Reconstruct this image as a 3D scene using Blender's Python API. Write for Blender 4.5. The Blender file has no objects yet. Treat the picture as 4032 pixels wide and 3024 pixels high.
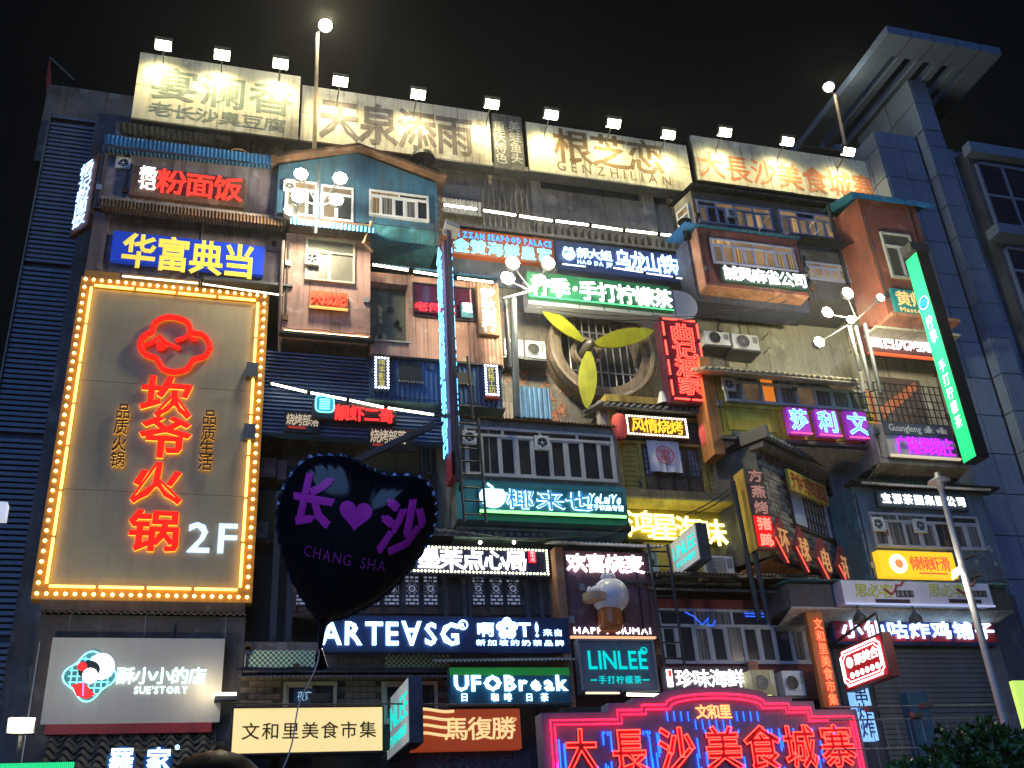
import bpy, bmesh, math, random
from mathutils import Vector, Matrix, noise
random.seed(7)
PI = math.pi
sc = bpy.context.scene
COL = sc.collection
# ------------------------------------------------------------------ camera
CR = Vector((0.96018773, -0.27256855, -0.06120384))
CU = Vector((-0.07432143, -0.46044128, 0.88457343))
CF = Vector((0.26928767, 0.8448078, 0.46236775))
CAM = Vector((0.0, -20.0, 1.6))
FPX = 4054.0
cd = bpy.data.cameras.new('camera'); cam = bpy.data.objects.new('camera', cd); COL.objects.link(cam)
cd.sensor_width = 36; cd.lens = FPX/4032*36; cd.clip_end = 2000; cd.clip_start = 0.05
M = Matrix((CR, CU, -CF)).transposed().to_4x4(); M.translation = CAM
cam.matrix_world = M
sc.camera = cam
# ------------------------------------------------------------------ sky, faint night sun, exposure
wd = bpy.data.worlds.new('World'); sc.world = wd; wd.use_nodes = True
nt = wd.node_tree; bg = nt.nodes['Background']
sky = nt.nodes.new('ShaderNodeTexSky'); sky.sky_type = 'NISHITA'; sky.sun_disc = False
SUN_EL, SUN_AZ = math.radians(24), math.radians(205)
sky.sun_elevation = SUN_EL; sky.sun_rotation = SUN_AZ
nt.links.new(sky.outputs[0], bg.inputs[0]); bg.inputs[1].default_value = 0.0012
sl = bpy.data.lights.new('night_fill_sun', 'SUN'); so = bpy.data.objects.new('night_fill_sun', sl); COL.objects.link(so)
sl.energy = 0.95; sl.color = (0.22, 0.44, 1.0); sl.angle = math.radians(50)
so.rotation_euler = Vector((0.38, 0.86, -0.34)).to_track_quat('-Z', 'Y').to_euler()
sc.view_settings.view_transform = 'Standard'; sc.view_settings.look = 'None'
sc.view_settings.exposure = 0.2; sc.view_settings.gamma = 1.0
sc.view_settings.use_curve_mapping = False
sc.cycles.use_denoising = True
sc.cycles.max_bounces = 5; sc.cycles.sample_clamp_indirect = 3.0
# ------------------------------------------------------------------ frames: a picture point (2212 x 1659) onto a local plane
class Fr:
    def __init__(s, o=(0, 0, 0), rz=0.0, m=None):
        s.o = Vector(o); s.m = m if m else Matrix.Rotation(rz, 3, 'Z'); s.mi = s.m.transposed()
    def p(s, px, py, y=0.0):
        k = 4032/2212
        d = CR*(px*k-2016) - CU*(py*k-1512) + CF*FPX
        c = s.mi @ (CAM-s.o); d = s.mi @ d
        t = (y-c.y)/d.y
        return (c.x+d.x*t, c.z+d.z*t)
    def px_y(s, px, py, x):           # local y, z where the ray meets local plane x = x
        k = 4032/2212
        d = CR*(px*k-2016) - CU*(py*k-1512) + CF*FPX
        c = s.mi @ (CAM-s.o); d = s.mi @ d
        t = (x-c.x)/d.x
        return (c.y+d.y*t, c.z+d.z*t)
    def r(s, a, b, y=0.0):
        x0, z1 = s.p(a[0], a[1], y); x1, z0 = s.p(b[0], b[1], y)
        return (min(x0, x1), max(x0, x1), min(z0, z1), max(z0, z1))
    def w(s, v): return s.o + s.m @ Vector(v)
G = Fr()
# ------------------------------------------------------------------ mesh builder
class MB:
    def __init__(s): s.v = []; s.f = []; s.sm = False
    def box(s, x0, x1, y0, y1, z0, z1):
        n = len(s.v)
        s.v += [(x0,y0,z0),(x1,y0,z0),(x1,y1,z0),(x0,y1,z0),(x0,y0,z1),(x1,y0,z1),(x1,y1,z1),(x0,y1,z1)]
        s.f += [tuple(n+i for i in q) for q in ((0,3,2,1),(4,5,6,7),(0,1,5,4),(1,2,6,5),(2,3,7,6),(3,0,4,7))]
        return s
    def prism(s, poly, y0, y1):           # polygon in x,z
        n = len(s.v); k = len(poly)
        s.v += [(x, y0, z) for x, z in poly] + [(x, y1, z) for x, z in poly]
        s.f.append(tuple(n+i for i in range(k))); s.f.append(tuple(n+k+i for i in reversed(range(k))))
        for i in range(k):
            j = (i+1) % k; s.f.append((n+i, n+k+i, n+k+j, n+j))
        return s
    def poly3(s, pts, t=(0, 0.02, 0)):    # any planar polygon given thickness t
        n = len(s.v); k = len(pts); t = Vector(t)
        s.v += [tuple(p) for p in pts] + [tuple(Vector(p)+t) for p in pts]
        s.f.append(tuple(n+i for i in range(k))); s.f.append(tuple(n+k+i for i in reversed(range(k))))
        for i in range(k):
            j = (i+1) % k; s.f.append((n+i, n+k+i, n+k+j, n+j))
        return s
    def tube(s, pts, r, n=8, cap=True, r2=None):
        pts = [Vector(p) for p in pts]; b = len(s.v)
        for i, p in enumerate(pts):
            t = (pts[min(i+1, len(pts)-1)]-pts[max(i-1, 0)])
            t = t.normalized() if t.length > 1e-9 else Vector((0, 0, 1))
            a = t.cross(Vector((0.31, 0.11, 0.94)) if abs(t.z) < .95 else Vector((1, 0, 0))).normalized(); c = t.cross(a)
            rr = r if r2 is None else r+(r2-r)*i/(len(pts)-1)
            for k in range(n):
                q = 2*PI*k/n; s.v.append(tuple(p+a*math.cos(q)*rr+c*math.sin(q)*rr))
        for i in range(len(pts)-1):
            for k in range(n):
                l = (k+1) % n; s.f.append((b+i*n+k, b+(i+1)*n+k, b+(i+1)*n+l, b+i*n+l))
        if cap:
            s.f.append(tuple(b+k for k in range(n))); s.f.append(tuple(b+(len(pts)-1)*n+k for k in reversed(range(n))))
        return s
    def ring(s, cx, cz, y0, y1, ri, ro, n=40):  # annulus facing -y
        b = len(s.v)
        for k in range(n):
            q = 2*PI*k/n; c, d = math.cos(q), math.sin(q)
            s.v += [(cx+c*ri,y0,cz+d*ri),(cx+c*ro,y0,cz+d*ro),(cx+c*ro,y1,cz+d*ro),(cx+c*ri,y1,cz+d*ri)]
        for k in range(n):
            a = b+4*k; e = b+4*((k+1) % n)
            for i in range(4):
                j = (i+1) % 4; s.f.append((a+i, a+j, e+j, e+i))
        return s
    def disc(s, cx, cz, y0, y1, r, n=32): return s.prism([(cx+math.cos(2*PI*k/n)*r, cz+math.sin(2*PI*k/n)*r) for k in range(n)], y0, y1)
    def lathe(s, c, prof, n=24, ax='z'):  # prof: (radius, height)
        b = len(s.v); cx, cy, cz = c
        for r, h in prof:
            for k in range(n):
                q = 2*PI*k/n
                if ax == 'z': s.v.append((cx+r*math.cos(q), cy+r*math.sin(q), cz+h))
                else: s.v.append((cx+r*math.cos(q), cy+h, cz+r*math.sin(q)))
        for i in range(len(prof)-1):
            for k in range(n):
                l = (k+1) % n; s.f.append((b+i*n+k, b+i*n+l, b+(i+1)*n+l, b+(i+1)*n+k))
        return s
    def corr(s, p0, p1, dvec, period=0.08, amp=0.012, nrm=(0, 0, 1), th=0.004, per=6):
        """corrugated sheet: waves along p0->p1, straight along dvec"""
        p0, p1, dvec, nrm = Vector(p0), Vector(p1), Vector(dvec), Vector(nrm).normalized()
        L = (p1-p0).length; n = max(4, int(L/period*per)); b = len(s.v)
        for i in range(n+1):
            t = i/n; o = nrm*(amp*math.sin(2*PI*L*t/period)); a = p0+(p1-p0)*t+o
            s.v += [tuple(a), tuple(a+dvec), tuple(a+nrm*th), tuple(a+dvec+nrm*th)]
        for i in range(n):
            a = b+4*i; e = a+4
            s.f += [(a,e,e+1,a+1),(a+2,a+3,e+3,e+2),(a,a+2,e+2,e),(a+1,e+1,e+3,a+3)]
        return s
    def mesh(s, name, off=(0, 0, 0)):
        m = bpy.data.meshes.new(name)
        ox, oy, oz = off
        m.from_pydata([(x-ox, y-oy, z-oz) for x, y, z in s.v], [], s.f); m.validate()
        b = bmesh.new(); b.from_mesh(m); bmesh.ops.recalc_face_normals(b, faces=b.faces); b.to_mesh(m); b.free()
        if s.sm: m.shade_smooth()
        return m
# ------------------------------------------------------------------ objects
INFO = {}
def props(o, label=None, cat=None, group=None, kind=None):
    if label: o['label'] = label
    if cat: o['category'] = cat
    if group: o['group'] = group
    if kind: o['kind'] = kind
    return o
def thing(name, label, cat, loc, fr=G, group=None, kind=None):
    o = bpy.data.objects.new(name, None); COL.objects.link(o); o.empty_display_size = .1
    o.matrix_world = Matrix.Translation(fr.w(loc)) @ fr.m.to_4x4()
    INFO[o.name] = (fr, Vector(loc)); return props(o, label, cat, group, kind)
def part(name, mb, m, par, label=None, kind=None):
    fr, off = INFO[par.name]
    o = bpy.data.objects.new(name, mb.mesh(name, off)); COL.objects.link(o); o.parent = par
    INFO[o.name] = (fr, off)
    o.data.materials.append(m); return props(o, label, kind=kind)
def inst(name, mesh, loc, par, scale=(1, 1, 1), rot=None, label=None):
    fr, off = INFO[par.name]
    o = bpy.data.objects.new(name, mesh); COL.objects.link(o); o.parent = par
    o.location = Vector(loc)-off; o.scale = scale
    if rot: o.rotation_euler = rot
    return props(o, label)
def single(name, mb, m, label, cat, fr=G, group=None, kind=None):
    xs = [v[0] for v in mb.v]; ys = [v[1] for v in mb.v]; zs = [v[2] for v in mb.v]
    loc = Vector(((min(xs)+max(xs))/2, (min(ys)+max(ys))/2, min(zs)))
    o = bpy.data.objects.new(name, mb.mesh(name, loc)); COL.objects.link(o)
    o.matrix_world = Matrix.Translation(fr.w(loc)) @ fr.m.to_4x4(); INFO[o.name] = (fr, loc)
    o.data.materials.append(m); return props(o, label, cat, group, kind)
# ------------------------------------------------------------------ materials
MATS = {}
def mat(col, rough=.75, metal=0., var=.35, scale=1.6, streak=.35, bump=.12, stain=None, spec=.4):
    key = ('m', col, rough, metal, var, scale, streak, bump, stain)
    if key in MATS: return MATS[key]
    m = bpy.data.materials.new('surface'); m.use_nodes = True; n = m.node_tree.nodes; L = m.node_tree.links
    b = n['Principled BSDF']; b.inputs['Roughness'].default_value = rough; b.inputs['Metallic'].default_value = metal
    b.inputs['Specular IOR Level'].default_value = spec
    tc = n.new('ShaderNodeTexCoord'); n1 = n.new('ShaderNodeTexNoise'); n1.inputs['Scale'].default_value = scale; n1.inputs['Detail'].default_value = 8; n1.inputs['Roughness'].default_value = .65
    L.new(tc.outputs['Object'], n1.inputs['Vector'])
    mp = n.new('ShaderNodeMapping'); mp.inputs['Scale'].default_value = (7, 7, .7); L.new(tc.outputs['Object'], mp.inputs['Vector'])
    n2 = n.new('ShaderNodeTexNoise'); n2.inputs['Scale'].default_value = 1.3; n2.inputs['Detail'].default_value = 5; L.new(mp.outputs[0], n2.inputs['Vector'])
    def mix(fac, a, bcol):
        x = n.new('ShaderNodeMix'); x.data_type = 'RGBA'
        L.new(fac, x.inputs[0])
        if hasattr(a, 'node'): L.new(a, x.inputs[6])
        else: x.inputs[6].default_value = (*a, 1)
        x.inputs[7].default_value = (*bcol, 1); return x.outputs[2]
    def rng(s, lo, hi, t):
        r = n.new('ShaderNodeMapRange'); L.new(s, r.inputs[0]); r.inputs[1].default_value = lo; r.inputs[2].default_value = hi; r.inputs[3].default_value = 0; r.inputs[4].default_value = t; return r.outputs[0]
    c = mix(rng(n1.outputs[0], .38, .68, 1), tuple(x*(1+var*.4) for x in col), tuple(x*(1-var) for x in col))
    if streak: c = mix(rng(n2.outputs[0], .5, .72, streak), c, stain or tuple(x*.3 for x in col))
    if streak and rough > .6:      # broad soot patches and brown runs
        n4 = n.new('ShaderNodeTexNoise'); n4.inputs['Scale'].default_value = .9; n4.inputs['Detail'].default_value = 6; n4.inputs['Roughness'].default_value = .7; L.new(tc.outputs['Object'], n4.inputs['Vector'])
        c = mix(rng(n4.outputs[0], .52, .68, .55), c, (.045, .036, .03))
        mp5 = n.new('ShaderNodeMapping'); mp5.inputs['Scale'].default_value = (16, 16, .45); mp5.inputs['Location'].default_value = (3.1, 1.7, .6); L.new(tc.outputs['Object'], mp5.inputs['Vector'])
        n5 = n.new('ShaderNodeTexNoise'); n5.inputs['Scale'].default_value = 1.0; n5.inputs['Detail'].default_value = 3; L.new(mp5.outputs[0], n5.inputs['Vector'])
        c = mix(rng(n5.outputs[0], .56, .72, .6), c, (.10, .05, .028))
        n6 = n.new('ShaderNodeTexNoise'); n6.inputs['Scale'].default_value = 2.7; n6.inputs['Detail'].default_value = 9; L.new(tc.outputs['Object'], n6.inputs['Vector'])
        c = mix(rng(n6.outputs[0], .60, .66, .45), c, tuple(min(.6, x*1.5+.06) for x in col))
    L.new(c, b.inputs['Base Color'])
    if bump:
        bp = n.new('ShaderNodeBump'); bp.inputs['Strength'].default_value = bump; bp.inputs['Distance'].default_value = .03
        n3 = n.new('ShaderNodeTexNoise'); n3.inputs['Scale'].default_value = 14; n3.inputs['Detail'].default_value = 4
        L.new(tc.outputs['Object'], n3.inputs['Vector']); L.new(n3.outputs[0], bp.inputs['Height']); L.new(bp.outputs[0], b.inputs['Normal'])
    MATS[key] = m; return m
def emit(col, st, base=None):
    key = ('e', col, st)
    if key in MATS: return MATS[key]
    m = bpy.data.materials.new('glow'); m.use_nodes = True; b = m.node_tree.nodes['Principled BSDF']
    b.inputs['Base Color'].default_value = (*(base or tuple(.5*x for x in col)), 1); b.inputs['Roughness'].default_value = .6; b.inputs['Specular IOR Level'].default_value = .08
    b.inputs['Emission Color'].default_value = (*col, 1); b.inputs['Emission Strength'].default_value = st
    MATS[key] = m; return m
def glass(col=(.02, .025, .03), rough=.12, glow=None):
    key = ('g', col, rough, glow)
    if key in MATS: return MATS[key]
    m = bpy.data.materials.new('pane_glass'); m.use_nodes = True; n = m.node_tree.nodes; L = m.node_tree.links; b = n['Principled BSDF']
    b.inputs['Roughness'].default_value = rough; b.inputs['Specular IOR Level'].default_value = .6
    tc = n.new('ShaderNodeTexCoord'); n1 = n.new('ShaderNodeTexNoise'); n1.inputs['Scale'].default_value = 2.2
    L.new(tc.outputs['Object'], n1.inputs['Vector'])
    x = n.new('ShaderNodeMix'); x.data_type = 'RGBA'; L.new(n1.outputs[0], x.inputs[0]); x.inputs[6].default_value = (*[c*.4 for c in col], 1); x.inputs[7].default_value = (*[c*1.8 for c in col], 1)
    L.new(x.outputs[2], b.inputs['Base Color'])
    if glow:
        y = n.new('ShaderNodeMix'); y.data_type = 'RGBA'; L.new(n1.outputs[0], y.inputs[0]); y.inputs[6].default_value = (0, 0, 0, 1); y.inputs[7].default_value = (*glow, 1)
        L.new(y.outputs[2], b.inputs['Emission Color']); b.inputs['Emission Strength'].default_value = 1
    MATS[key] = m; return m
CONC = mat((.20, .20, .20), .9, scale=1.2, var=.45, streak=.6)
CONCD = mat((.09, .095, .105), .9, var=.4, streak=.5)
DARK = mat((.03, .032, .036), .7, var=.3, streak=.2)
BEIGE = mat((.34, .31, .26), .9, var=.25, streak=.35)
METAL = mat((.11, .115, .12), .5, .7, var=.3)
BLACKM = mat((.02, .022, .026), .45, .4, var=.2, streak=0)
GREYM = mat((.30, .31, .32), .45, .5, var=.25)
WFRAME = mat((.55, .56, .58), .5, 0, var=.15, streak=.2, bump=.03)
BLUEC = mat((.05, .20, .38), .5, .3, var=.3, streak=.45)
TEAL = mat((.06, .22, .27), .7, var=.3, streak=.4)
ORANGE = mat((.42, .20, .12), .85, var=.25, streak=.5)
REDW = mat((.20, .035, .035), .8, var=.3, streak=.4)
WHITEP = mat((.62, .62, .60), .55, var=.12, streak=.25, bump=.05)
RUST = mat((.16, .085, .05), .8, .2, var=.5, streak=.5)
def curtained(col, fac=1.0):
    key = ('c', col, fac)
    if key in MATS: return MATS[key]
    m = bpy.data.materials.new('curtained_glass'); m.use_nodes = True; n = m.node_tree.nodes; L = m.node_tree.links; b = n['Principled BSDF']; b.inputs['Roughness'].default_value = .22
    tc = n.new('ShaderNodeTexCoord'); mp = n.new('ShaderNodeMapping'); mp.inputs['Scale'].default_value = (22, 22, .5); L.new(tc.outputs['Object'], mp.inputs['Vector'])
    a = n.new('ShaderNodeTexNoise'); a.inputs['Scale'].default_value = 1; a.inputs['Detail'].default_value = 2; L.new(mp.outputs[0], a.inputs['Vector'])
    r = n.new('ShaderNodeValToRGB'); r.color_ramp.elements[0].position = .38; r.color_ramp.elements[1].position = .62
    r.color_ramp.elements[0].color = (*[x*.25 for x in col], 1); r.color_ramp.elements[1].color = (*col, 1); L.new(a.outputs[0], r.inputs[0]); L.new(r.outputs[0], b.inputs['Base Color'])
    if fac != 1.0: L.new(r.outputs[0], b.inputs['Emission Color']); b.inputs['Emission Strength'].default_value = fac
    MATS[key] = m; return m
GW = [glass((.018, .022, .03)), glass((.03, .03, .035)), curtained((.20, .19, .18)), curtained((.10, .13, .16)), glass((.05, .045, .04)), curtained((.26, .17, .09), .35)]
WARM = [glass((.1, .07, .04), .3, (.42, .26, .12)), glass((.1, .07, .04), .3, (.30, .18, .09)), glass((.06, .05, .04), .3, (.16, .10, .05)), curtained((.5, .30, .13), .8), curtained((.30, .2, .1), .55)]
WHT = emit((1, 1, .98), 2.6); WHB = emit((.42, .68, 1), 3.8); REDN = emit((1, .03, .02), 4.0); REDS = emit((1, .045, .03), 1.15)
# ------------------------------------------------------------------ lettering
GL = {}
def _text_mesh(ch, line, off, rad):
    c = bpy.data.curves.new('t', 'FONT'); c.body = ch; c.resolution_u = 2
    if not line: c.extrude = .5
    else: c.fill_mode = 'NONE'; c.bevel_depth = rad; c.bevel_resolution = 0; c.offset = off; c.resolution_u = 1
    o = bpy.data.objects.new('t', c); m = o.to_mesh()
    vs = [tuple(v.co) for v in m.vertices]; fs = [tuple(p.vertices) for p in m.polygons]
    bad = {i for i, v in enumerate(vs) if not (-.2 < v[0] < 1.25 and -.35 < v[1] < 1.1)}; fs = [f for f in fs if not any(i in bad for i in f)]; vs = [(.5, .4, 0) if i in bad else v for i, v in enumerate(vs)]
    o.to_mesh_clear(); bpy.data.objects.remove(o); bpy.data.curves.remove(c); return vs, fs
def glyph(ch, off=0.0, style='fill', rad=.03):
    """outline of one written character; a bold one is the plain shape with its outline thickened all round"""
    if style == 'fill': off = round(off*.46, 4)
    key = (ch, off, style, rad)
    if key in GL: return GL[key]
    if style == 'fill':
        vs, fs = _text_mesh(ch, False, 0, 0)
        if off > 0:
            v2, f2 = _text_mesh(ch, True, 0, off); n = len(vs)
            vs = vs+[(a, b, c/off*.5) for a, b, c in v2]; fs = fs+[tuple(n+i for i in f) for f in f2]
    else: vs, fs = _text_mesh(ch, True, min(off, .015), rad)
    xs = [v[0] for v in vs] or [0]; ys = [v[1] for v in vs] or [0]
    GL[key] = (vs, fs, (min(xs), max(xs), min(ys), max(ys))); return GL[key]
def put(g, x0, x1, z0, z1, box, y, d, style='fill', slant=0.0):
    """glyph mapped so that box (gx0,gx1,gy0,gy1) fills the rectangle; front at y-d, back at y"""
    vs, fs, _ = g; a0, a1, b0, b1 = box; sx = (x1-x0)/(a1-a0); sz = (z1-z0)/(b1-b0); mb = MB()
    if style == 'fill': mb.v = [(x0+(v[0]-a0)*sx+slant*(v[1]-b0)*sz, y-d/2-v[2]*d, z0+(v[1]-b0)*sz) for v in vs]
    else:
        k = (sx+sz)/2; mb.v = [(x0+(v[0]-a0)*sx+slant*(v[1]-b0)*sz, y-d-v[2]*k, z0+(v[1]-b0)*sz) for v in vs]
    mb.f = list(fs); return mb
def chars(par, text, a, b, y, m, d=.03, gap=.0, off=.02, style='fill', vert=False, fill=1.0, rad=.03, fr=None, name='character', slant=0., rect=None):
    fr = fr or INFO[par.name][0]
    x0, x1, z0, z1 = rect or fr.r(a, b, y)
    n = len(text); out = []; cell = (z1-z0)/n if vert else z1-z0
    d = min(d, .06*cell+.004); gap = min(gap, .07*cell)
    for i, ch in enumerate(text):
        if ch == ' ': continue
        if vert: c = (x0, x1, z1-(i+1)*(z1-z0)/n, z1-i*(z1-z0)/n)
        else: c = (x0+i*(x1-x0)/n, x0+(i+1)*(x1-x0)/n, z0, z1)
        cx, cz = (c[0]+c[1])/2, (c[2]+c[3])/2; hw, hh = (c[1]-c[0])/2*fill, (c[3]-c[2])/2*fill
        bx = (.03, .97, -.09, .85)
        g = glyph(ch, off, style, rad)
        out.append(part(name, put(g, cx-hw, cx+hw, cz-hh, cz+hh, bx, y-gap, d, style, slant), m, par))
    return out
def latin(par, text, a, b, y, m, d=.03, gap=0., off=.02, style='fill', sp=.12, one=False, rad=.03, name='letter', slant=0., rect=None, lower=False):
    fr = INFO[par.name][0]; x0, x1, z0, z1 = rect or fr.r(a, b, y)
    W = []; t = 0
    for ch in text:
        if ch == ' ': W.append(None); t += .35
        else:
            g = glyph(ch, off, style, rad); W.append(g); t += g[2][1]-g[2][0]+sp
    s = (x1-x0)/(t-sp); x = x0; acc = MB(); d = min(d, .08*(z1-z0)+.004); gap = min(gap, .08*(z1-z0))
    lo, hi = (-.02, .70)
    if lower: lo = -.2
    for ch, g in zip(text, W):
        if g is None: x += .35*s; continue
        bb = g[2]; w = (bb[1]-bb[0])*s
        mb = put(g, x, x+w, z0, z1, (bb[0], bb[1], lo, hi), y-gap, d, style, slant); x += w+sp*s
        if one:
            n = len(acc.v); acc.v += mb.v; acc.f += [tuple(n+i for i in f) for f in mb.f]
        else: part(name, mb, m, par)
    if one: return part('lettering', acc, m, par)
def board(name, label, a, b, y, d, m, cat='sign', fr=G, group=None, rect=None, edge=None, pname='panel'):
    x0, x1, z0, z1 = rect or fr.r(a, b, y)
    t = thing(name, label, cat, ((x0+x1)/2, y+d, z0), fr, group)
    part(pname, MB().box(x0, x1, y, y+d, z0, z1), m, t)
    if edge:
        e, em, pr = edge; mb = MB()
        mb.box(x0-e, x1+e, y-pr, y+d+.01, z1, z1+e).box(x0-e, x1+e, y-pr, y+d+.01, z0-e, z0).box(x0-e, x0, y-pr, y+d+.01, z0, z1).box(x1, x1+e, y-pr, y+d+.01, z0, z1)
        part('frame', mb, em, t)
    return t, (x0, x1, z0, z1)
BULB = {}
def bulbs(par, rect, y, n_w, n_h, r, m, sides='tblr'):
    key = (round(r, 3), m.name)
    if key not in BULB:
        mb = MB(); mb.sm = True; mb.lathe((0, 0, 0), [(0.001, -r*1.2), (r*.7, -r*.9), (r, 0), (r*.6, r*.5)], 8, 'y'); BULB[key] = mb.mesh('bulb'); BULB[key].materials.append(m)
    x0, x1, z0, z1 = rect; P = []
    for i in range(n_w):
        x = x0+(x1-x0)*i/(n_w-1)
        if 't' in sides: P.append((x, z1))
        if 'b' in sides: P.append((x, z0))
    for i in range(1, n_h-1):
        z = z0+(z1-z0)*i/(n_h-1)
        if 'l' in sides: P.append((x0, z))
        if 'r' in sides: P.append((x1, z))
    for x, z in P: inst('bulb', BULB[key], (x, y-r*.5, z), par)
def window(par, rect, y, cols, fm=None, transom=.25, panes=None, fw=.035, nt=None, glow=0.2, proud=.06):
    """window in a wall at y: frame stands proud, panes set back behind it"""
    x0, x1, z0, z1 = rect; fm = fm or WFRAME; panes = panes or GW
    zt = z1-(z1-z0)*transom if transom else z1
    mb = MB(); f = fw; yf, yb = y-proud, y+.01
    mb.box(x0, x1, yf, yb, z1-f, z1).box(x0, x1, yf-.02, yb, z0, z0+f).box(x0, x0+f, yf, yb, z0+f, z1-f).box(x1-f, x1, yf, yb, z0+f, z1-f)
    if transom: mb.box(x0+f, x1-f, yf-.004, yb, zt-f*.5, zt+f*.5)
    w = part('window', mb, fm, par)
    for i in range(1, cols):
        x = x0+(x1-x0)*i/cols; part('mullion', MB().box(x-f*.5, x+f*.5, yf+.004, yb, z0+f, zt-(f*.5 if transom else f)), fm, w)
    nt = nt or max(1, cols//2)
    if transom:
        for i in range(1, nt):
            x = x0+(x1-x0)*i/nt; part('mullion', MB().box(x-f*.5, x+f*.5, yf+.004, yb, zt+f*.5, z1-f), fm, w)
    def pane(a, b, c, e, sash):
        part('pane', MB().box(a, b, y-.028, y-.012, c, e), random.choice(panes), w)
        if sash:
            s = MB(); q = f*.55
            s.box(a, a+q, yf+.012, y-.01, c, e).box(b-q, b, yf+.012, y-.01, c, e).box(a+q, b-q, yf+.012, y-.01, e-q, e).box(a+q, b-q, yf+.012, y-.01, c, c+q)
            part('sash', s, fm, w)
    for i in range(cols): 
        a = x0+(x1-x0)*i/cols+f*.5; b = x0+(x1-x0)*(i+1)/cols-f*.5
        pane(max(a, x0+f), min(b, x1-f), z0+f, zt-f*.5 if transom else z1-f, i % 3 != 1)
    if transom:
        for i in range(nt):
            a = x0+(x1-x0)*i/nt+f*.5; b = x0+(x1-x0)*(i+1)/nt-f*.5
            pane(max(a, x0+f), min(b, x1-f), zt+f*.5, z1-f, False)
    return w
def fan_unit(label, c, y, s=.3, fr=G, m=None):
    x, z = fr.p(c[0], c[1], y)
    t = thing('extractor_fan', label, 'fan', (x, y, z-s/2), fr, 'small extractor fans set in windows and walls')
    h = s/2; mb = MB().box(x-h, x+h, y-.05, y+.02, z-h, z-h*.82).box(x-h, x+h, y-.05, y+.02, z+h*.82, z+h).box(x-h, x-h*.82, y-.05, y+.02, z-h*.82, z+h*.82).box(x+h*.82, x+h, y-.05, y+.02, z-h*.82, z+h*.82)
    mb.ring(x, z, y-.055, y, h*.74, h*.98, 24); part('housing', mb, m or WHITEP, t)
    part('backing', MB().box(x-h*.82, x+h*.82, y-.01, y+.01, z-h*.82, z+h*.82), DARK, t)
    for k in range(5):
        q = 2*PI*k/5+.3; p = [(x+math.cos(q+a)*r*h, z+math.sin(q+a)*r*h) for a, r in ((0, .15), (-.25, .66), (.05, .7), (.35, .6))]
        part('blade', MB().prism(p, y-.035, y-.03), GREYM, t)
    part('hub', MB().disc(x, z, y-.045, y-.02, h*.17, 12), WHITEP, t)
    return t
def ac_unit(label, a, b, y, d=.32, fr=G, m=None, grille='ring', fan=.5):
    x0, x1, z0, z1 = fr.r(a, b, y)
    t = thing('air_conditioner', label, 'air conditioner', ((x0+x1)/2, y+d/2, z0), fr, 'air conditioner units on the facade')
    part('casing', MB().box(x0, x1, y, y+d, z0, z1), m or WHITEP, t)
    if grille == 'louvre':
        for i in range(11):
            z = z0+(z1-z0)*(.1+.8*i/10); part('slat', MB().box(x0+.04, x0+(x1-x0)*.72, y-.02, y-.004, z-.012, z+.008), GREYM, t)
    else:
        cx = x0+(x1-x0)*(fan if fan < .5 else .38); r = min((z1-z0)*.42, (x1-x0)*.3); cz = (z0+z1)/2
        part('fan_opening', MB().disc(cx, cz, y-.006, y-.002, r, 28), DARK, t)
        g = MB()
        for k in range(1, 5): g.ring(cx, cz, y-.03, y-.02, r*k/4.2-.006, r*k/4.2+.004, 24)
        for k in range(8):
            q = PI*k/8; g.tube([(cx-math.cos(q)*r, y-.025, cz-math.sin(q)*r), (cx+math.cos(q)*r, y-.025, cz+math.sin(q)*r)], .004, 4)
        part('grille', g, METAL if grille == 'ring' else GREYM, t)
        part('grille_rim', MB().ring(cx, cz, y-.035, y-.002, r, r*1.06, 28), m or WHITEP, t)
    part('badge_panel', MB().box(x0+(x1-x0)*.78, x1-.03, y-.008, y-.002, z0+(z1-z0)*.45, z1-.05), GREYM, t)
    part('bracket', MB().box(x0-.03, x1+.03, y+.02, y+d+.2, z0-.05, z0-.012), METAL, t)
    return t
def led_tube(label, a, b, y, m, r=.022, group='strip light tubes along the facade ledges', fr=G):
    p = fr.p(*a, y); q = fr.p(*b, y); c = ((p[0]+q[0])/2, y, (p[1]+q[1])/2)
    t = thing('tube_light', label, 'light', c, fr, group)
    part('tube', MB().tube([(p[0], y, p[1]), (q[0], y, q[1])], r, 8), m, t)
    part('batten', MB().tube([(p[0]+.01, y+r*1.9, p[1]+.02), (q[0]-.01, y+r*1.9, q[1]+.02)], r*.8, 6), METAL, t)
    for e in (p, q): part('end_clip', MB().box(e[0]-.015, e[0]+.015, y-r*1.3, y+r*2.6, e[1]-r*1.4, e[1]+r*1.4+.02), BLACKM, t)
    return t
def roof_corr(par, a, b, y0, y1, dz, m, period=.09, amp=.016, name='roof', fr=None):
    """sloping corrugated roof edge: from picture points a to b at depth y0, rising dz back to y1"""
    fr = fr or INFO[par.name][0]
    p = fr.p(*a, y0); q = fr.p(*b, y0)
    return part(name, MB().corr((p[0], y0, p[1]), (q[0], y0, q[1]), (0, y1-y0, dz), period, amp, (0, 0, 1)), m, par)
def cable(label, pts, r=.012, m=None, name='cable', cat='cable', sag=0.0, group='cables slung across the facade'):
    P = []
    for i in range(len(pts)-1):
        a, b = Vector(pts[i]), Vector(pts[i+1])
        for k in range(8):
            t = k/8; p = a.lerp(b, t); p.z -= sag*4*t*(1-t); P.append(p)
    P.append(Vector(pts[-1])); mb = MB().tube(P, r, 6); return single(name, mb, m or BLACKM, label, cat, group=group)
def g3(px, py, y): x, z = G.p(px, py, y); return (x, y, z)
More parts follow.
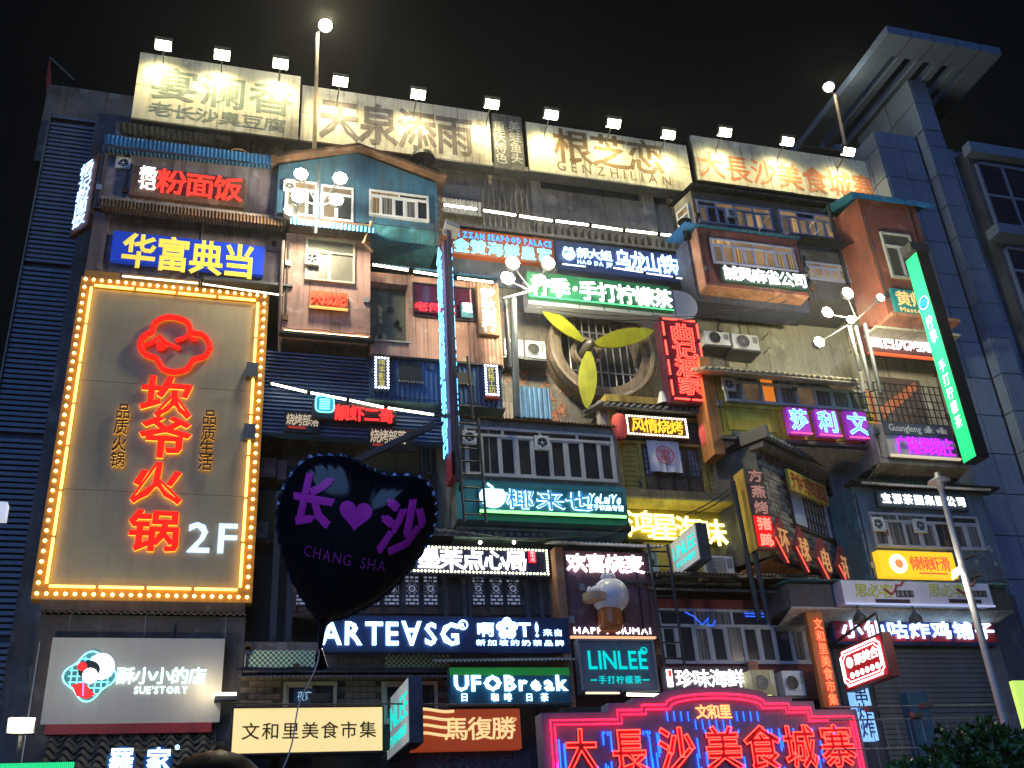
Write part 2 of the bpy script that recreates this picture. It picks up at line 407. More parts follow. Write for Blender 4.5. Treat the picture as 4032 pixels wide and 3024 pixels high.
# ================================================================== SETTING
gm = mat((.09, .09, .095), .55, scale=.5, var=.3, streak=0)
single('plaza_ground', MB().box(-35, 50, -30, 20, -.2, 0), gm, 'wide dark paved plaza in front of the night market building', 'ground', kind='structure')
# main body of the building behind everything
mb_t = thing('market_building', 'dark concrete food market building covered in shop fronts and signs', 'building', (7, .3, 0))
part('wall', MB().box(-3.3, 17.15, 0, 8, 0, 18.9), CONCD, mb_t)
part('parapet', MB().box(*G.r((105, 182), (300, 262), .4)[:2], .4, 4, 17.6, 19.9), mat((.12, .12, .115), .9, streak=.5), mb_t)
x0, x1, z0, z1 = G.r((252, 262), (612, 345), -.25)
part('upper_band', MB().box(x0, x1, -.25, 0, z0-.6, z1), mat((.30, .27, .25), .85, streak=.75, var=.3), mb_t)
for i in range(1, 5): part('panel_joint', MB().box(x0+(x1-x0)*i/5-.01, x0+(x1-x0)*i/5+.01, -.262, -.25, z0-.5, z1), DARK, mb_t)
# attic wall between the tall concrete posts
x0, x1, z0, z1 = G.r((945, 372), (1500, 470), -.15)
part('attic_wall', MB().box(x0, x1, -.15, 0, z0-1.5, z1+.3), mat((.20, .19, .18), .9, streak=.6), mb_t)
for px in (1145, 1385, 1445):
    a, z = G.p(px, 400, -.22); part('post', MB().box(a, a+.28, -.24, -.15, z0-1.2, z1+.2), CONC, mb_t)
for a, b in (((1160, 377), (1380, 425)), ((1402, 410), (1440, 440))):
    r_ = G.r(a, b, -.18); part('high_window', MB().box(r_[0], r_[1], -.17, -.155, r_[3]-.42, r_[3]+.05), glass((.02, .03, .05)), mb_t)
# ledge with short struts under the row of strip lights
for i in range(24):
    px = 1160+i*14.5; x, z = G.p(px, 492+(px-1160)*.128, -.35); part('strut', MB().box(x, x+.03, -.37, -.16, z-.16, z+.16), METAL, mb_t)
x0, z0_ = G.p(950, 478, -.35); x1, z1_ = G.p(1500, 545, -.35)
part('ledge', MB().box(x0, x1, -.55, -.16, z0_-.22, z0_-.14), CONCD, mb_t)
part('signboard_wall', MB().box(x0, x1, -.42, -.16, z0_-1.75, z0_-.22), mat((.10, .12, .17), .8), mb_t)
# ---- louvred cladding on the left
lc = thing('slatted_cladding', 'tall dark blue wall of horizontal metal slats on the building edge', 'wall', (-4.6, .2, 0))
xl, zt = G.p(112, 246, .15)
part('backing', MB().box(xl, -2.5, .25, 1.5, 0, zt), mat((.03, .04, .055), .7), lc)
SLM = MB().box(0, 1, -.04, .02, -.036, .036).mesh('slat'); SLM.materials.append(mat((.085, .115, .16), .5, .4, var=.3, streak=.3))
n = 0; z = zt-.05
while z > 2.2:
    inst('slat', SLM, (xl, .2+random.uniform(-.006, .006), z), lc, (-2.5-xl, 1, 1)); z -= .118 if n % 33 else .22; n += 1
part('corner_trim', MB().box(xl-.03, xl, .1, 1.5, 0, zt+.05), METAL, lc)
# thin red and green flag-like banner strip at the roof corner
bn = thing('roof_banner', 'narrow faded red banner strip at the dark roof corner beside the slats', 'banner', g3(103, 180, .6))
p_ = [g3(107, 122, .6), g3(110, 160, .6), g3(112, 240, .6), g3(108, 300, .6), g3(100, 250, .6), g3(100, 170, .6)]
part('cloth', MB().poly3(p_, (0, .02, 0)), mat((.22, .02, .02), .8), bn)
part('stay', MB().tube([g3(108, 124, .6), g3(160, 172, .6)], .02, 6), METAL, bn)
# ================================================================== ROOF BILLBOARDS
BBM = mat((.47, .465, .36), .85, var=.12, scale=.7, streak=.35, bump=.08, stain=(.30, .27, .16))
BBM2 = mat((.47, .45, .37), .85, var=.12, scale=.7, streak=.35, bump=.08, stain=(.28, .26, .2))
YB = -.75
def billboard(label, a, b, y, m=BBM, cols=2, rows=2):
    x0, x1, z0, z1 = G.r(a, b, y)
    t = thing('billboard', label, 'billboard', ((x0+x1)/2, y+.2, z0))
    g = .006
    for i in range(cols):
        for j in range(rows):
            part('panel', MB().box(x0+(x1-x0)*i/cols+g, x0+(x1-x0)*(i+1)/cols-g, y+random.uniform(0, .008), y+.06, z0+(z1-z0)*j/rows+g, z0+(z1-z0)*(j+1)/rows-g), m, t)
    part('back_frame', MB().box(x0, x1, y+.06, y+.2, z0, z1), METAL, t)
    fr = MB()
    for i in range(4): 
        x = x0+(x1-x0)*(i+.5)/4; fr.tube([(x, y+.2, z1-.1), (x, y+1.4, z0-.3)], .03, 6)
    part('stay', fr, METAL, t)
    return t
t = billboard('roof billboard with grey green title characters, leftmost of the floodlit row', (303, 112), (644, 302), YB-.12, cols=2)
PG = mat((.13, .17, .15), .8, var=.2); PGB = mat((.15, .135, .13), .85, var=.35, streak=.4); PBR = mat((.15, .10, .05), .8); PRD = mat((.52, .17, .07), .8, streak=.4)
chars(t, '宴澜香', None, None, YB-.12, PG, .003, 0, .035, rect=(*[G.p(326, 165, YB-.12)[0], G.p(636, 230, YB-.12)[0]], G.p(326, 213, YB-.12)[1], G.p(326, 138, YB-.12)[1]), fill=.93)
chars(t, '老长沙臭豆腐', None, None, YB-.12, PG, .003, 0, .03, rect=(*[G.p(322, 230, YB-.12)[0], G.p(618, 262, YB-.12)[0]], G.p(322, 247, YB-.12)[1], G.p(322, 217, YB-.12)[1]))
t = billboard('narrow blank white roof panel behind the tall ball lamp pole', (653, 183), (682, 307), YB, BBM2, 1, 2)
t = billboard('roof billboard with four worn brown grey block characters and a circled R', (683, 187), (1064, 357), YB, BBM2, 3)
R_ = (G.p(690, 270, YB)[0], G.p(1022, 300, YB)[0], G.p(855, 318, YB)[1], G.p(855, 231, YB)[1])
chars(t, '天泉添雨', None, None, YB, PGB, .003, 0, .05, rect=R_, fill=.98)
x, z = G.p(1037, 265, YB); ring = MB().ring(x, z, YB-.012, YB, .075, .09, 24); part('registered_mark_ring', ring, PBR, t)
latin(t, 'R', None, None, YB, PBR, .012, rect=(x-.03, x+.035, z-.045, z+.045))
BK = mat((.10, .105, .10), .85, var=.5, streak=.6); LT = mat((.42, .43, .40), .85, var=.2)
t = billboard('dark grey vertical roof panel with two columns of pale characters between cream billboards', (1062, 243), (1136, 370), YB-.03, BK, 1, 1)
for q, s_ in ((1068, '重庆特色'), (1101, '美蛙鱼头')):
    xa = G.p(q, 300, YB-.03)[0]; zt_ = G.p(q+10, 262, YB-.03)[1]; zb_ = G.p(q+16, 353, YB-.03)[1]
    chars(t, s_, None, None, YB-.03, LT, .003, 0, .03, vert=True, rect=(xa, xa+.30, zb_, zt_))
t = billboard('cream roof billboard with three brown characters over spaced Latin capitals', (1135, 262), (1500, 415), YB, BBM, 3)
chars(t, '根芝恋', None, None, YB, PBR, .003, 0, .045, rect=(G.p(1197, 320, YB)[0], G.p(1430, 330, YB)[0], G.p(1310, 362, YB)[1], G.p(1310, 292, YB)[1]))
latin(t, 'GENZHILIAN', None, None, YB, PBR, .003, 0, .012, sp=.42, rect=(G.p(1203, 355, YB)[0], G.p(1448, 385, YB)[0], G.p(1320, 383, YB)[1], G.p(1320, 363, YB)[1]))
t = billboard('tallest cream roof billboard with orange red characters beside the panelled tower', (1491, 291), (1925, 446), YB, BBM, 4)
chars(t, '大長沙美食城寨', None, None, YB, PRD, .003, 0, .03, rect=(G.p(1510, 370, YB)[0], G.p(1892, 400, YB)[0], G.p(1700, 409, YB)[1], G.p(1700, 352, YB)[1]), fill=.95)
# service pipe and gutter under the boards
x0, z0 = G.p(640, 305, YB+.3); x1, z1 = G.p(1500, 425, YB+.3)
single('billboard_gutter', MB().box(x0, x1, YB+.05, YB+.4, z0-.16, z0-.04), METAL, 'dark steel gutter running under the roof billboards', 'gutter')
x0, z0 = G.p(255, 258, YB); x1, z1 = G.p(500, 300, YB)
single('corrugated_flashing', MB().corr((x0, YB+.05, z0-.02), (x1, YB+.05, z0-.02), (0, .7, .12), .12, .02), mat((.4, .38, .3), .8), 'pale wavy roofing sheet edge under the leftmost roof billboard', 'roof sheet')
# floodlights on arms over the boards
LENS = emit((1, .93, .62), 26); LENSW = emit((1, .95, .80), 30)
FX = [(353, 97), (480, 118), (606, 137), (735, 175), (903, 203), (1062, 224), (1190, 247), (1325, 266), (1443, 290), (1565, 285), (1700, 305), (1832, 327)]
ORD = ['first', 'second', 'third', 'fourth', 'fifth', 'sixth', 'seventh', 'eighth', 'ninth', 'tenth', 'eleventh', 'twelfth', 'thirteenth', 'fourteenth', 'fifteenth', 'sixteenth']
for i, (px, py) in enumerate(FX):
    y = YB-.60; x, z = G.p(px, py, y)
    t = thing('floodlight', ORD[i]+' lit floodlight along the roof billboards, counted from the slatted wall', 'floodlight', (x, YB, z), G, 'floodlights along the roof billboards')
    tl = Matrix.Rotation(math.radians(38), 3, 'X')
    def rb(mb):
        mb.v = [tuple(Vector((x, y, z))+tl @ (Vector(v)-Vector((x, y, z)))) for v in mb.v]; return mb
    part('housing', rb(MB().box(x-.19, x+.19, y-.06, y+.05, z-.10, z+.17)), METAL, t)
    part('lens', rb(MB().box(x-.17, x+.17, y-.03, y+.055, z-.115, z-.098)), LENS, t)
    part('lens', rb(MB().box(x-.17, x+.17, y-.066, y-.058, z-.09, z+.09)), LENS, t)
    part('arm', MB().tube([(x, y+.02, z+.05), (x, YB-.05, z-.12), (x, YB+.1, z-.5)], .018, 6), METAL, t)
    l = bpy.data.lights.new('flood_beam', 'SPOT'); l.energy = 190; l.color = (1, .83, .40); l.spot_size = math.radians(155); l.spot_blend = 1; l.shadow_soft_size = .12
    lo = bpy.data.objects.new('flood_beam', l); COL.objects.link(lo); lo.parent = t; lo.location = Vector((x, y+.05, z-.16))-INFO[t.name][1]
    lo.rotation_euler = Vector((0, .62, -1)).to_track_quat('-Z', 'Y').to_euler()
# ball lamps on poles
for lab, b0, t0, lp, s_, e in (('tall rusty pole with a round lit lamp rising past the roof billboards', (679, 325), (686, 72), (703, 55), .165, 420), ('shorter leaning pole with a round lit lamp beside the panelled tower', (1829, 330), (1803, 205), (1790, 188), .15, 45)):
    y = YB-.35; a = g3(*b0, y); c = g3(*t0, y); d_ = g3(*lp, y-.15)
    t = thing('pole_lamp', lab, 'lamp post', a)
    part('pole', MB().tube([a, c], .055, 10, r2=.045), mat((.34, .27, .18), .7, .3, streak=.7, var=.5), t)
    part('arm', MB().tube([c, (d_[0], d_[1]+.1, d_[2]+.02)], .03, 8), METAL, t)
    part('shade', MB().lathe((d_[0], d_[1]+.12, d_[2]), [(.02, .06), (s_*.8, .02), (s_*1.02, -.06)], 20, 'y'), METAL, t)
    m_ = MB(); m_.sm = True; part('lamp_globe', m_.lathe(d_, [(s_*math.sin(PI*k/10)+.0001, -s_*.8*math.cos(PI*k/10)) for k in range(11)], 20), LENSW, t)
    l = bpy.data.lights.new('globe_light', 'POINT'); l.energy = e; l.color = (1, .9, .62); l.shadow_soft_size = .15
    lo = bpy.data.objects.new('globe_light', l); COL.objects.link(lo); lo.parent = t; lo.location = Vector((d_[0], d_[1]-.25, d_[2]))-INFO[t.name][1]
# ================================================================== PANELLED TOWER ON THE RIGHT
tw = thing('panelled_tower', 'tall blue grey office tower clad in large square panels with a slotted roof canopy', 'building', (18, 0, 0))
PAN = mat((.13, .18, .26), .5, .1, var=.12, scale=.8, streak=.25, bump=.03); CORE = mat((.03, .032, .035), .8, streak=0)
XT = 17.2
part('core', MB().box(XT+.05, 21.5, -1.33, 8, 0, 20.7), CORE, tw)
part('pier_core', MB().box(18.68, 19.3, -1.68, 1.1, 0, 22.8), CORE, tw)
zs = [20.88, 20.3]
while zs[-1] > 2.5: zs.append(zs[-1]-1.045)
def panel(x0, x1, y0, y1, z0, z1):
    g = .014
    if x1-x0 < .06: part('panel', MB().box(x0, x1, y0+g, y1-g, z0+g, z1-g), PAN, tw)
    else: part('panel', MB().box(x0+g, x1-g, y0, y1, z0+g, z1-g), PAN, tw)
for a, b in zip(zs[1:], zs[:-1]):
    panel(XT+.05, 17.95, -1.40, -1.35, a, b); panel(17.95, 18.6, -1.40, -1.35, a, b)
    if b > 5:
        panel(XT, XT+.05, -1.40, -.9, a, b); panel(XT, XT+.05, -.9, -.3, a, b); panel(XT, XT+.05, -.3, .3, a, b)
    if b > 8: panel(18.63, 18.68, -1.75, -1.42, a, b); panel(18.68, 19.25, -1.75, -1.70, a, b)
    if b > 11: panel(19.3, 19.75, -1.45, -1.40, a-.3, b-.3); panel(19.75, 20.4, -1.36, -1.31, a-.3, b-.3)
for a, b in ((20.9, 21.9), (21.9, 22.8)):
    panel(18.63, 18.68, -1.75, -.6, a, b); panel(18.63, 18.68, -.6, .9, a, b); panel(18.68, 19.25, -1.75, -1.70, a, b)
# canopy: frame with long slots
cx0, cx1, cy0, cy1, cz = 17.05, 20.85, -3.15, 3.0, 22.85
cn = part('canopy', MB().box(cx0, cx1, cy0, cy0+.75, cz, cz+.28).box(cx0, cx1, 1.6, cy1, cz, cz+.28), PAN, tw)
for i in range(6):
    w_ = .62 if i in (0, 5) else .22; c_ = cx0+.31+(cx1-cx0-.62)*i/5
    for j in range(3): part('panel', MB().box(c_-w_/2, c_+w_/2, cy0+.76+j*.53*1.0, cy0+.75+(j+1)*.53, cz+.01, cz+.26) if False else MB().box(c_-w_/2, c_+w_/2, cy0+.765+j*1.33, cy0+.75+(j+1)*1.33, cz+.01, cz+.26), PAN, cn)
for i in range(1, 5):
    x = cx0+(cx1-cx0)*i/5; part('joint', MB().box(x-.012, x+.012, cy0-.004, cy0+.75, cz-.004, cz+.285), CORE, cn)
# window block further right
wb = thing('office_block', 'dark glazed office block with white grid windows behind the panelled tower', 'building', (23, -1.9, 0))
xw = G.p(2083, 320, -1.9)[0]; zw = G.p(2083, 320, -1.9)[1]
part('wall', MB().box(xw, 31, -1.9, 6, 0, zw), mat((.06, .07, .09), .7), wb)
part('cornice', MB().box(xw-.1, 31, -2.2, -1.9, zw-.35, zw), PAN, wb)
wfm = mat((.15, .2, .28), .5, .2, var=.1, streak=.1); gd = glass((.01, .015, .03))
zz = zw-.5
for k, (h, rows) in enumerate(((2.3, 2), (3.0, 4), (3.0, 4), (3.0, 4), (2.6, 3))):
    for c_ in range(3):
        a = xw+.15+c_*1.95; w_ = part('window', MB().box(a, a+1.8, -1.98, -1.9, zz-.07, zz).box(a, a+1.8, -1.98, -1.9, zz-h, zz-h+.07).box(a, a+.07, -1.98, -1.9, zz-h, zz).box(a+1.73, a+1.8, -1.98, -1.9, zz-h, zz).box(a+.87, a+.93, -1.97, -1.9, zz-h, zz), wfm, wb)
        for r_ in range(rows):
            z = zz-h*r_/rows
            if r_: part('mullion', MB().box(a+.07, a+1.73, -1.965, -1.9, z-.03, z+.03), wfm, w_)
            part('pane', MB().box(a+.07, a+.87, -1.93, -1.91, z-h/rows+.03, z-.03), gd, w_); part('pane', MB().box(a+.93, a+1.73, -1.93, -1.91, z-h/rows+.03, z-.03), gd, w_)
    part('ledge', MB().box(xw-.25, 31, -2.35, -1.9, zz-h-.45, zz-h-.15), PAN, wb); zz -= h+.6
for k in range(4):
    a = g3(2040+k*5, 335+k*3, -1.5); b = g3(2165+k*4, 640+k*12, -1.6)
    cable(['black cable hanging down the tower face', 'second black cable down the tower face', 'third thin cable down the tower face', 'last cable down the tower near the window block'][k], [a, b], .008)
def pod(name, label, a, b, y, m, back=0.0, cat='house front', rect=None):
    x0, x1, z0, z1 = rect or G.r(a, b, y)
    t = thing(name, label, cat, ((x0+x1)/2, (y+back)/2, z0))
    part('wall', MB().box(x0, x1, y, back, z0, z1), m, t)
    if x1-x0 > 1.2:
        rnd = random.Random(int(abs(x0*977+z0*131)*10))
        for k in range(3):          # conduits, junction boxes and patches screwed to the wall
            x = rnd.choice((x0+rnd.uniform(.04, .12), x1-rnd.uniform(.06, .2), x0+rnd.uniform(.05, .95)*(x1-x0))) if k else x0+.06
            if k < 2: part('conduit', MB().tube([(x, y-.02, z0+rnd.uniform(0, .2)*(z1-z0)), (x, y-.02, z1-rnd.uniform(0, .15)*(z1-z0))], rnd.uniform(.010, .022), 5), rnd.choice((METAL, BLACKM, GREYM, RUST)), t)
            z = z0+rnd.uniform(.1, .9)*(z1-z0); part('junction_box', MB().box(x-.05, x+.06, y-.06, y-.002, z-.06, z+.07), rnd.choice((METAL, GREYM, RUST)), t)
        part('wire_run', MB().tube([(x0+(x1-x0)*k/12, y-.03, z0+.06+rnd.uniform(-.03, .03)) for k in range(13)], .009, 4), BLACKM, t)
    return t, (x0, x1, z0, z1)
def trim(par, a, b, y, h, d, m, name='trim'):
    x0, z0 = G.p(*a, y); x1, z1 = G.p(*b, y); z = (z0+z1)/2
    return part(name, MB().box(x0, x1, y-d, y, z-h/2, z+h/2), m, par)
PURPW = mat((.20, .16, .18), .85, streak=.7, var=.45, scale=1.1)
# ---------------- P1 upper left noodle house
Y = -1.25
x0, x1, z0, z1 = G.r((222, 330), (615, 470), Y); 
t, r1 = pod('noodle_house', 'stained purple grey upstairs front under a blue corrugated roof edge', None, None, Y, PURPW, rect=(G.p(208, 400, Y)[0], G.p(620, 420, Y)[0], G.p(400, 470, Y)[1], G.p(400, 335, Y)[1]))
roof_corr(t, (226, 320), (588, 358), Y-.25, Y+.9, .45, BLUEC, .085, .018)
x, z = G.p(226, 306, Y-.2); xb, zb = G.p(590, 350, Y-.2)
zm = (G.p(400, 333, Y-.22)[1])
part('fascia', MB().corr((x, Y-.24, zm), (xb, Y-.24, zm), (0, -.03, .22), .085, .014, (0, 1, 0)), BLUEC, t)
e = G.p(400, 470, Y-.1); xa = G.p(218, 455, Y-.1)[0]; xb = G.p(615, 490, Y-.1)[0]
part('ledge', MB().box(xa, xb, Y-.42, Y, e[1]-.02, e[1]+.08), mat((.30, .25, .22), .85, streak=.6), t)
part('eave', MB().corr((xa, Y-.5, e[1]-.05), (xb, Y-.5, e[1]-.05), (0, .5, .04), .07, .022, (0, 0, 1), per=8), RUST, t)
part('eave_valance', MB().corr((xa, Y-.5, e[1]-.22), (xb, Y-.5, e[1]-.22), (0, 0, .16), .07, .012, (0, 1, 0), per=6), RUST, t)
x, z = G.p(515, 335, -.7); m_ = MB().lathe((x, -.7, z-.05), [(.09, -.3), (.09, 0), (.26, .0), (.22, .06), (.02, .16)], 16); single('roof_vent', m_, RUST, 'small rusty mushroom vent on the roof above the noodle board', 'vent')
fan_unit('square white fan with grey blades left of the brown noodle board', (266, 354), Y, .30)
BRN = mat((.15, .075, .05), .7, var=.3, streak=.2)
t, r_ = board('lit_sign', 'brown board with white and red glowing brush characters on the purple grey front', (287, 357), (527, 449), Y-.12, .1, BRN)
chars(t, '杨记', None, None, Y-.12, WHT, .03, .03, .05, vert=True, rect=(*[G.p(300, 390, Y-.12)[0], G.p(338, 390, Y-.12)[0]], G.p(318, 411, Y-.12)[1], G.p(318, 361, Y-.12)[1]))
chars(t, '粉面饭', None, None, Y-.12, REDS, .03, .03, .05, rect=(G.p(338, 400, Y-.12)[0], G.p(523, 410, Y-.12)[0], G.p(430, 428, Y-.12)[1], G.p(430, 377, Y-.12)[1]))
led_tube('warm strip light below the brown noodle board', (284, 434), (524, 463), Y-.25, emit((1, .62, .25), 1.6), .03)
# angled neon sign at the corner
xq, zq = G.p(188, 490, Y); fr = Fr((r1[0], Y, 0), math.radians(-52)); 
q0 = fr.p(226, 322, -.04); q1 = fr.p(190, 486, -.04); xx = fr.p(228, 400, -.04)[0]; xl_ = fr.p(190, 400, -.04)[0]
wd_ = .62
t, r_ = board('vertical_sign', 'slim brown vertical sign with cyan white neon, angled at the corner by the slats', None, None, -.04, .1, mat((.30, .10, .05), .7), fr=fr, rect=(-wd_-.02, -.02, q1[1], q0[1]))
chars(t, '杨记粉面饭', None, None, -.04, emit((.35, .55, 1), 2.6), .02, .02, .0, style='line', rad=.02, vert=True, rect=(-wd_+.06, -.1, q1[1]+.1, q0[1]-.1))
# ---------------- P1b blue pawn sign house
Y = -1.2
rr = (G.p(192, 560, Y)[0], G.p(612, 560, Y)[0], G.p(400, 625, Y)[1], G.p(400, 478, Y)[1])
t, r2 = pod('pawn_shop_front', 'dark stained front holding the blue board with yellow characters', None, None, Y, mat((.15, .12, .13), .85, streak=.7, var=.5), rect=rr)
part('side_column', MB().box(rr[0]-.02, rr[0]+.28, Y-.1, Y, rr[2]-.25, rr[3]-.1), mat((.12, .09, .1), .8, streak=.6), t)
x, z = G.p(592, 530, Y); part('steel_box', MB().box(x-.15, x+.17, Y-.05, Y, z-.17, z+.2), mat((.24, .2, .18), .8), t)
part('meter', MB().disc(x, z, Y-.1, Y-.05, .06, 12), BLACKM, t)
BLUP = emit((.012, .045, .42), .55, (.01, .04, .4)); YEL = emit((1, .78, .12), .62, (.7, .5, .05))
t, r_ = board('lit_sign', 'blue lightbox with four large yellow block characters above the hotpot panel', (246, 498), (569, 594), Y-.14, .12, BLUP)
chars(t, '华富典当', None, None, Y-.14, YEL, .015, 0, .055, rect=(G.p(263, 540, Y-.14)[0], G.p(552, 560, Y-.14)[0], G.p(405, 590, Y-.14)[1], G.p(405, 516, Y-.14)[1]), fill=.97)
YG = emit((1, .56, .09), 5); YG2 = emit((1, .72, .22), 5)
led_tube('long thin white strip light on the ledge under the blue pawn board', (262, 596), (430, 612), Y-.3, emit((1, .95, .7), 2.0), .02)
led_tube('thin white strip light near the pink house under the blue pawn board', (436, 613), (612, 638), Y-.3, emit((1, .95, .8), 2.0), .02)
single('steel_ledge_rail', MB().box(G.p(440, 600, Y-.4)[0], G.p(632, 620, Y-.4)[0], Y-.42, Y, G.p(530, 607, Y-.4)[1]-.03, G.p(530, 607, Y-.4)[1]+.02), METAL, 'steel bracket rail reaching from the blue pawn board to the pink house', 'rail')
# ---------------- hotpot panel
Y = -1.35; hx0, hx1, hz0, hz1 = (G.p(203, 627, Y)[0]+G.p(100, 1268, Y)[0])/2, (G.p(556, 650, Y)[0]+G.p(515, 1270, Y)[0])/2, (G.p(100, 1268, Y)[1]+G.p(515, 1272, Y)[1])/2, (G.p(203, 627, Y)[1]+G.p(556, 650, Y)[1])/2
t = thing('hotpot_sign', 'huge cream vertical sign with red characters ringed by yellow bulbs and tubes', 'sign', ((hx0+hx1)/2, Y+.3, hz0))
CRM = mat((.40, .33, .19), .55, var=.16, scale=.6, streak=.12, bump=.02)
for i in range(3): part('panel', MB().box(hx0, hx1, Y, Y+.25, hz0+(hz1-hz0)*(0, .295, .66)[i]+.004, hz0+(hz1-hz0)*(.295, .66, 1)[i]-.004), CRM, t)
FRM = mat((.42, .20, .03), .6, var=.2); e = .24; f_ = MB()
f_.box(hx0-e, hx1+e, Y-.02, Y+.25, hz1, hz1+e).box(hx0-e, hx1+e, Y-.02, Y+.25, hz0-e, hz0).box(hx0-e, hx0, Y-.02, Y+.25, hz0, hz1).box(hx1, hx1+e, Y-.02, Y+.25, hz0, hz1)
part('frame', f_, FRM, t)
for side in (0, 1):
    for i in range(4):
        a, b = hx0+(hx1-hx0)*i/4+.03, hx0+(hx1-hx0)*(i+1)/4-.03; z = (hz0-.02, hz1+.02)[side]
        part('glow_tube', MB().tube([(a, Y-.07, z), (b, Y-.07, z)], .024, 8), YG, t)
    for i in range(7):
        a, b = hz0+(hz1-hz0)*i/7+.03, hz0+(hz1-hz0)*(i+1)/7-.03; x = (hx0-.02, hx1+.02)[side]
        part('glow_tube', MB().tube([(x, Y-.07, a), (x, Y-.07, b)], .024, 8), YG, t)
bulbs(t, (hx0-.15, hx1+.15, hz0-.15, hz1+.15), Y-.05, 24, 35, .034, YG2)
def HP(px, py): return G.p(px, py, Y)
def mid(a, b): return ((a[0]+b[0])/2, (a[1]+b[1])/2)
REDH = emit((1, .02, .01), .85, (.7, .01, .01)); HALO = emit((1, .5, .05), 2.2)
def halo_char(ch, cx, cy, w, h, m, off=.03, d=.03, gp=.04, halo=HALO):
    c = HP(cx, cy); s = HP(cx+w/2, cy)[0]-HP(cx-w/2, cy)[0]; hh = HP(cx, cy-h/2)[1]-HP(cx, cy+h/2)[1]
    bx = (.03, .97, -.09, .85); rc = (c[0]-s/2, c[0]+s/2, c[1]-hh/2, c[1]+hh/2)
    o = part('character', put(glyph(ch, off), *rc, bx, Y-gp-.012, d), m, t)
    if halo: part('back_light', put(glyph(ch, off), *rc, bx, Y-gp+.006, .012), halo, o)
for ch, cx, cy in (('坎', 360, 860), ('爷', 357, 947), ('火', 340, 1045), ('锅', 334, 1148)): halo_char(ch, cx, cy, 108, 88, REDH, .06)
BRC = mat((.06, .02, .01), .5, var=.1, streak=0)
for ch, cx, cy in zip('品质火锅', (267, 262, 258, 255), (892, 926, 962, 996)): halo_char(ch, cx, cy, 31, 33, BRC, .01, .04, .05, emit((1, .5, .06), 1.5))
for ch, cx, cy in zip('品质生活', (453, 450, 446, 443), (905, 939, 971, 1003)): halo_char(ch, cx, cy, 31, 33, BRC, .01, .04, .05, emit((1, .5, .06), 1.1))
latin(t, '2F', None, None, Y, emit((.45, .62, 1), 1.7), .03, .03, .028, rect=(HP(405, 1165)[0], HP(512, 1165)[0], HP(455, 1197)[1], HP(455, 1131)[1]), sp=.16)
# cloud face emblem: three overlapping lobes outline, two brows and a dot
cl = []; 
for q in range(0, 361, 6):
    a = math.radians(q); rr_ = 1+.13*math.cos(4*a)*1.0
    cl.append(HP(378+74*rr_*math.cos(a)*.93, 757-58*rr_*math.sin(a)*.95))
# cloud outline from the four bulges
cl = [HP(*p) for p in [(328,722),(335,702),(358,690),(385,692),(406,702),(414,722),(436,727),(450,742),(452,760),(440,775),(418,782),(404,801),(378,808),(352,801),(338,779),(318,772),(305,757),(305,740),(316,727),(328,722)]]
def smooth(P, n=4):
    out = []
    for i in range(len(P)-1):
        p0, p1, p2, p3 = P[i-1 if i else -2], P[i], P[i+1], P[(i+2) if i+2 < len(P) else 1]
        for k in range(n):
            s = k/n; out.append(tuple(.5*((2*p1[j])+(-p0[j]+p2[j])*s+(2*p0[j]-5*p1[j]+4*p2[j]-p3[j])*s*s+(-p0[j]+3*p1[j]-3*p2[j]+p3[j])*s**3) for j in (0, 1)))
    return out+[P[-1]]
cp = smooth(cl)
em = part('emblem_outline', MB().tube([(x, Y-.08, z) for x, z in cp], .06, 8), REDH, t); part('back_light', MB().tube([(x, Y-.03, z) for x, z in cp], .03, 6), HALO, em)
for pp in ([(308, 752), (333, 742), (345, 730), (358, 745), (388, 757)], [(380, 740), (397, 735), (406, 727), (414, 736), (425, 738)]):
    part('emblem_stroke', MB().tube([(HP(*p)[0], Y-.08, HP(*p)[1]) for p in pp], .045, 8), REDH, t)
c = HP(348, 752); part('emblem_dot', MB().disc(c[0], c[1], Y-.1, Y-.05, .09, 16), REDH, t)
for py in (802, 935): x, z = G.p(545 if py < 900 else 540, py, Y-.1); part('power_box', MB().box(x-.12, x+.1, Y-.18, Y-.02, z-.16, z+.16), METAL, t)
x, z = HP(200, 610); single('amber_lintel', MB().box(hx0-.2, hx1+.22, Y+.02, Y+.3, hz1+.24, hz1+.42), FRM, 'orange painted lintel strip along the top of the hotpot panel', 'beam')
# box below the hotpot panel
Y = -1.35; rr = (G.p(90, 1300, Y)[0], G.p(530, 1300, Y)[0], G.p(300, 1322, Y)[1], hz0-.24)
single('brown_cornice', MB().box(*rr[:2], Y-.02, -.1, *rr[2:]), mat((.09, .06, .05), .8), 'dark brown cornice box directly under the hotpot panel', 'beam')
rr2 = (G.p(75, 1400, Y)[0], G.p(527, 1400, Y)[0], 3.2, G.p(300, 1328, Y)[1])
t, _ = pod('cafe_front', 'dark grey panelled front framing the cream sign with round portrait emblem', None, None, Y+.05, mat((.065, .06, .062), .75, streak=.3), rect=rr2)
for f in (.14, .5, .9): part('joint', MB().box(rr2[0]+(rr2[1]-rr2[0])*f, rr2[0]+(rr2[1]-rr2[0])*f+.015, Y+.035, Y+.05, rr2[3]-.7, rr2[3]), CONC, t)
part('wavy_edge', MB().corr((rr2[0], Y-.08, rr2[3]), (rr2[1], Y-.08, rr2[3]), (0, .1, .05), .11, .02), CONCD, t)
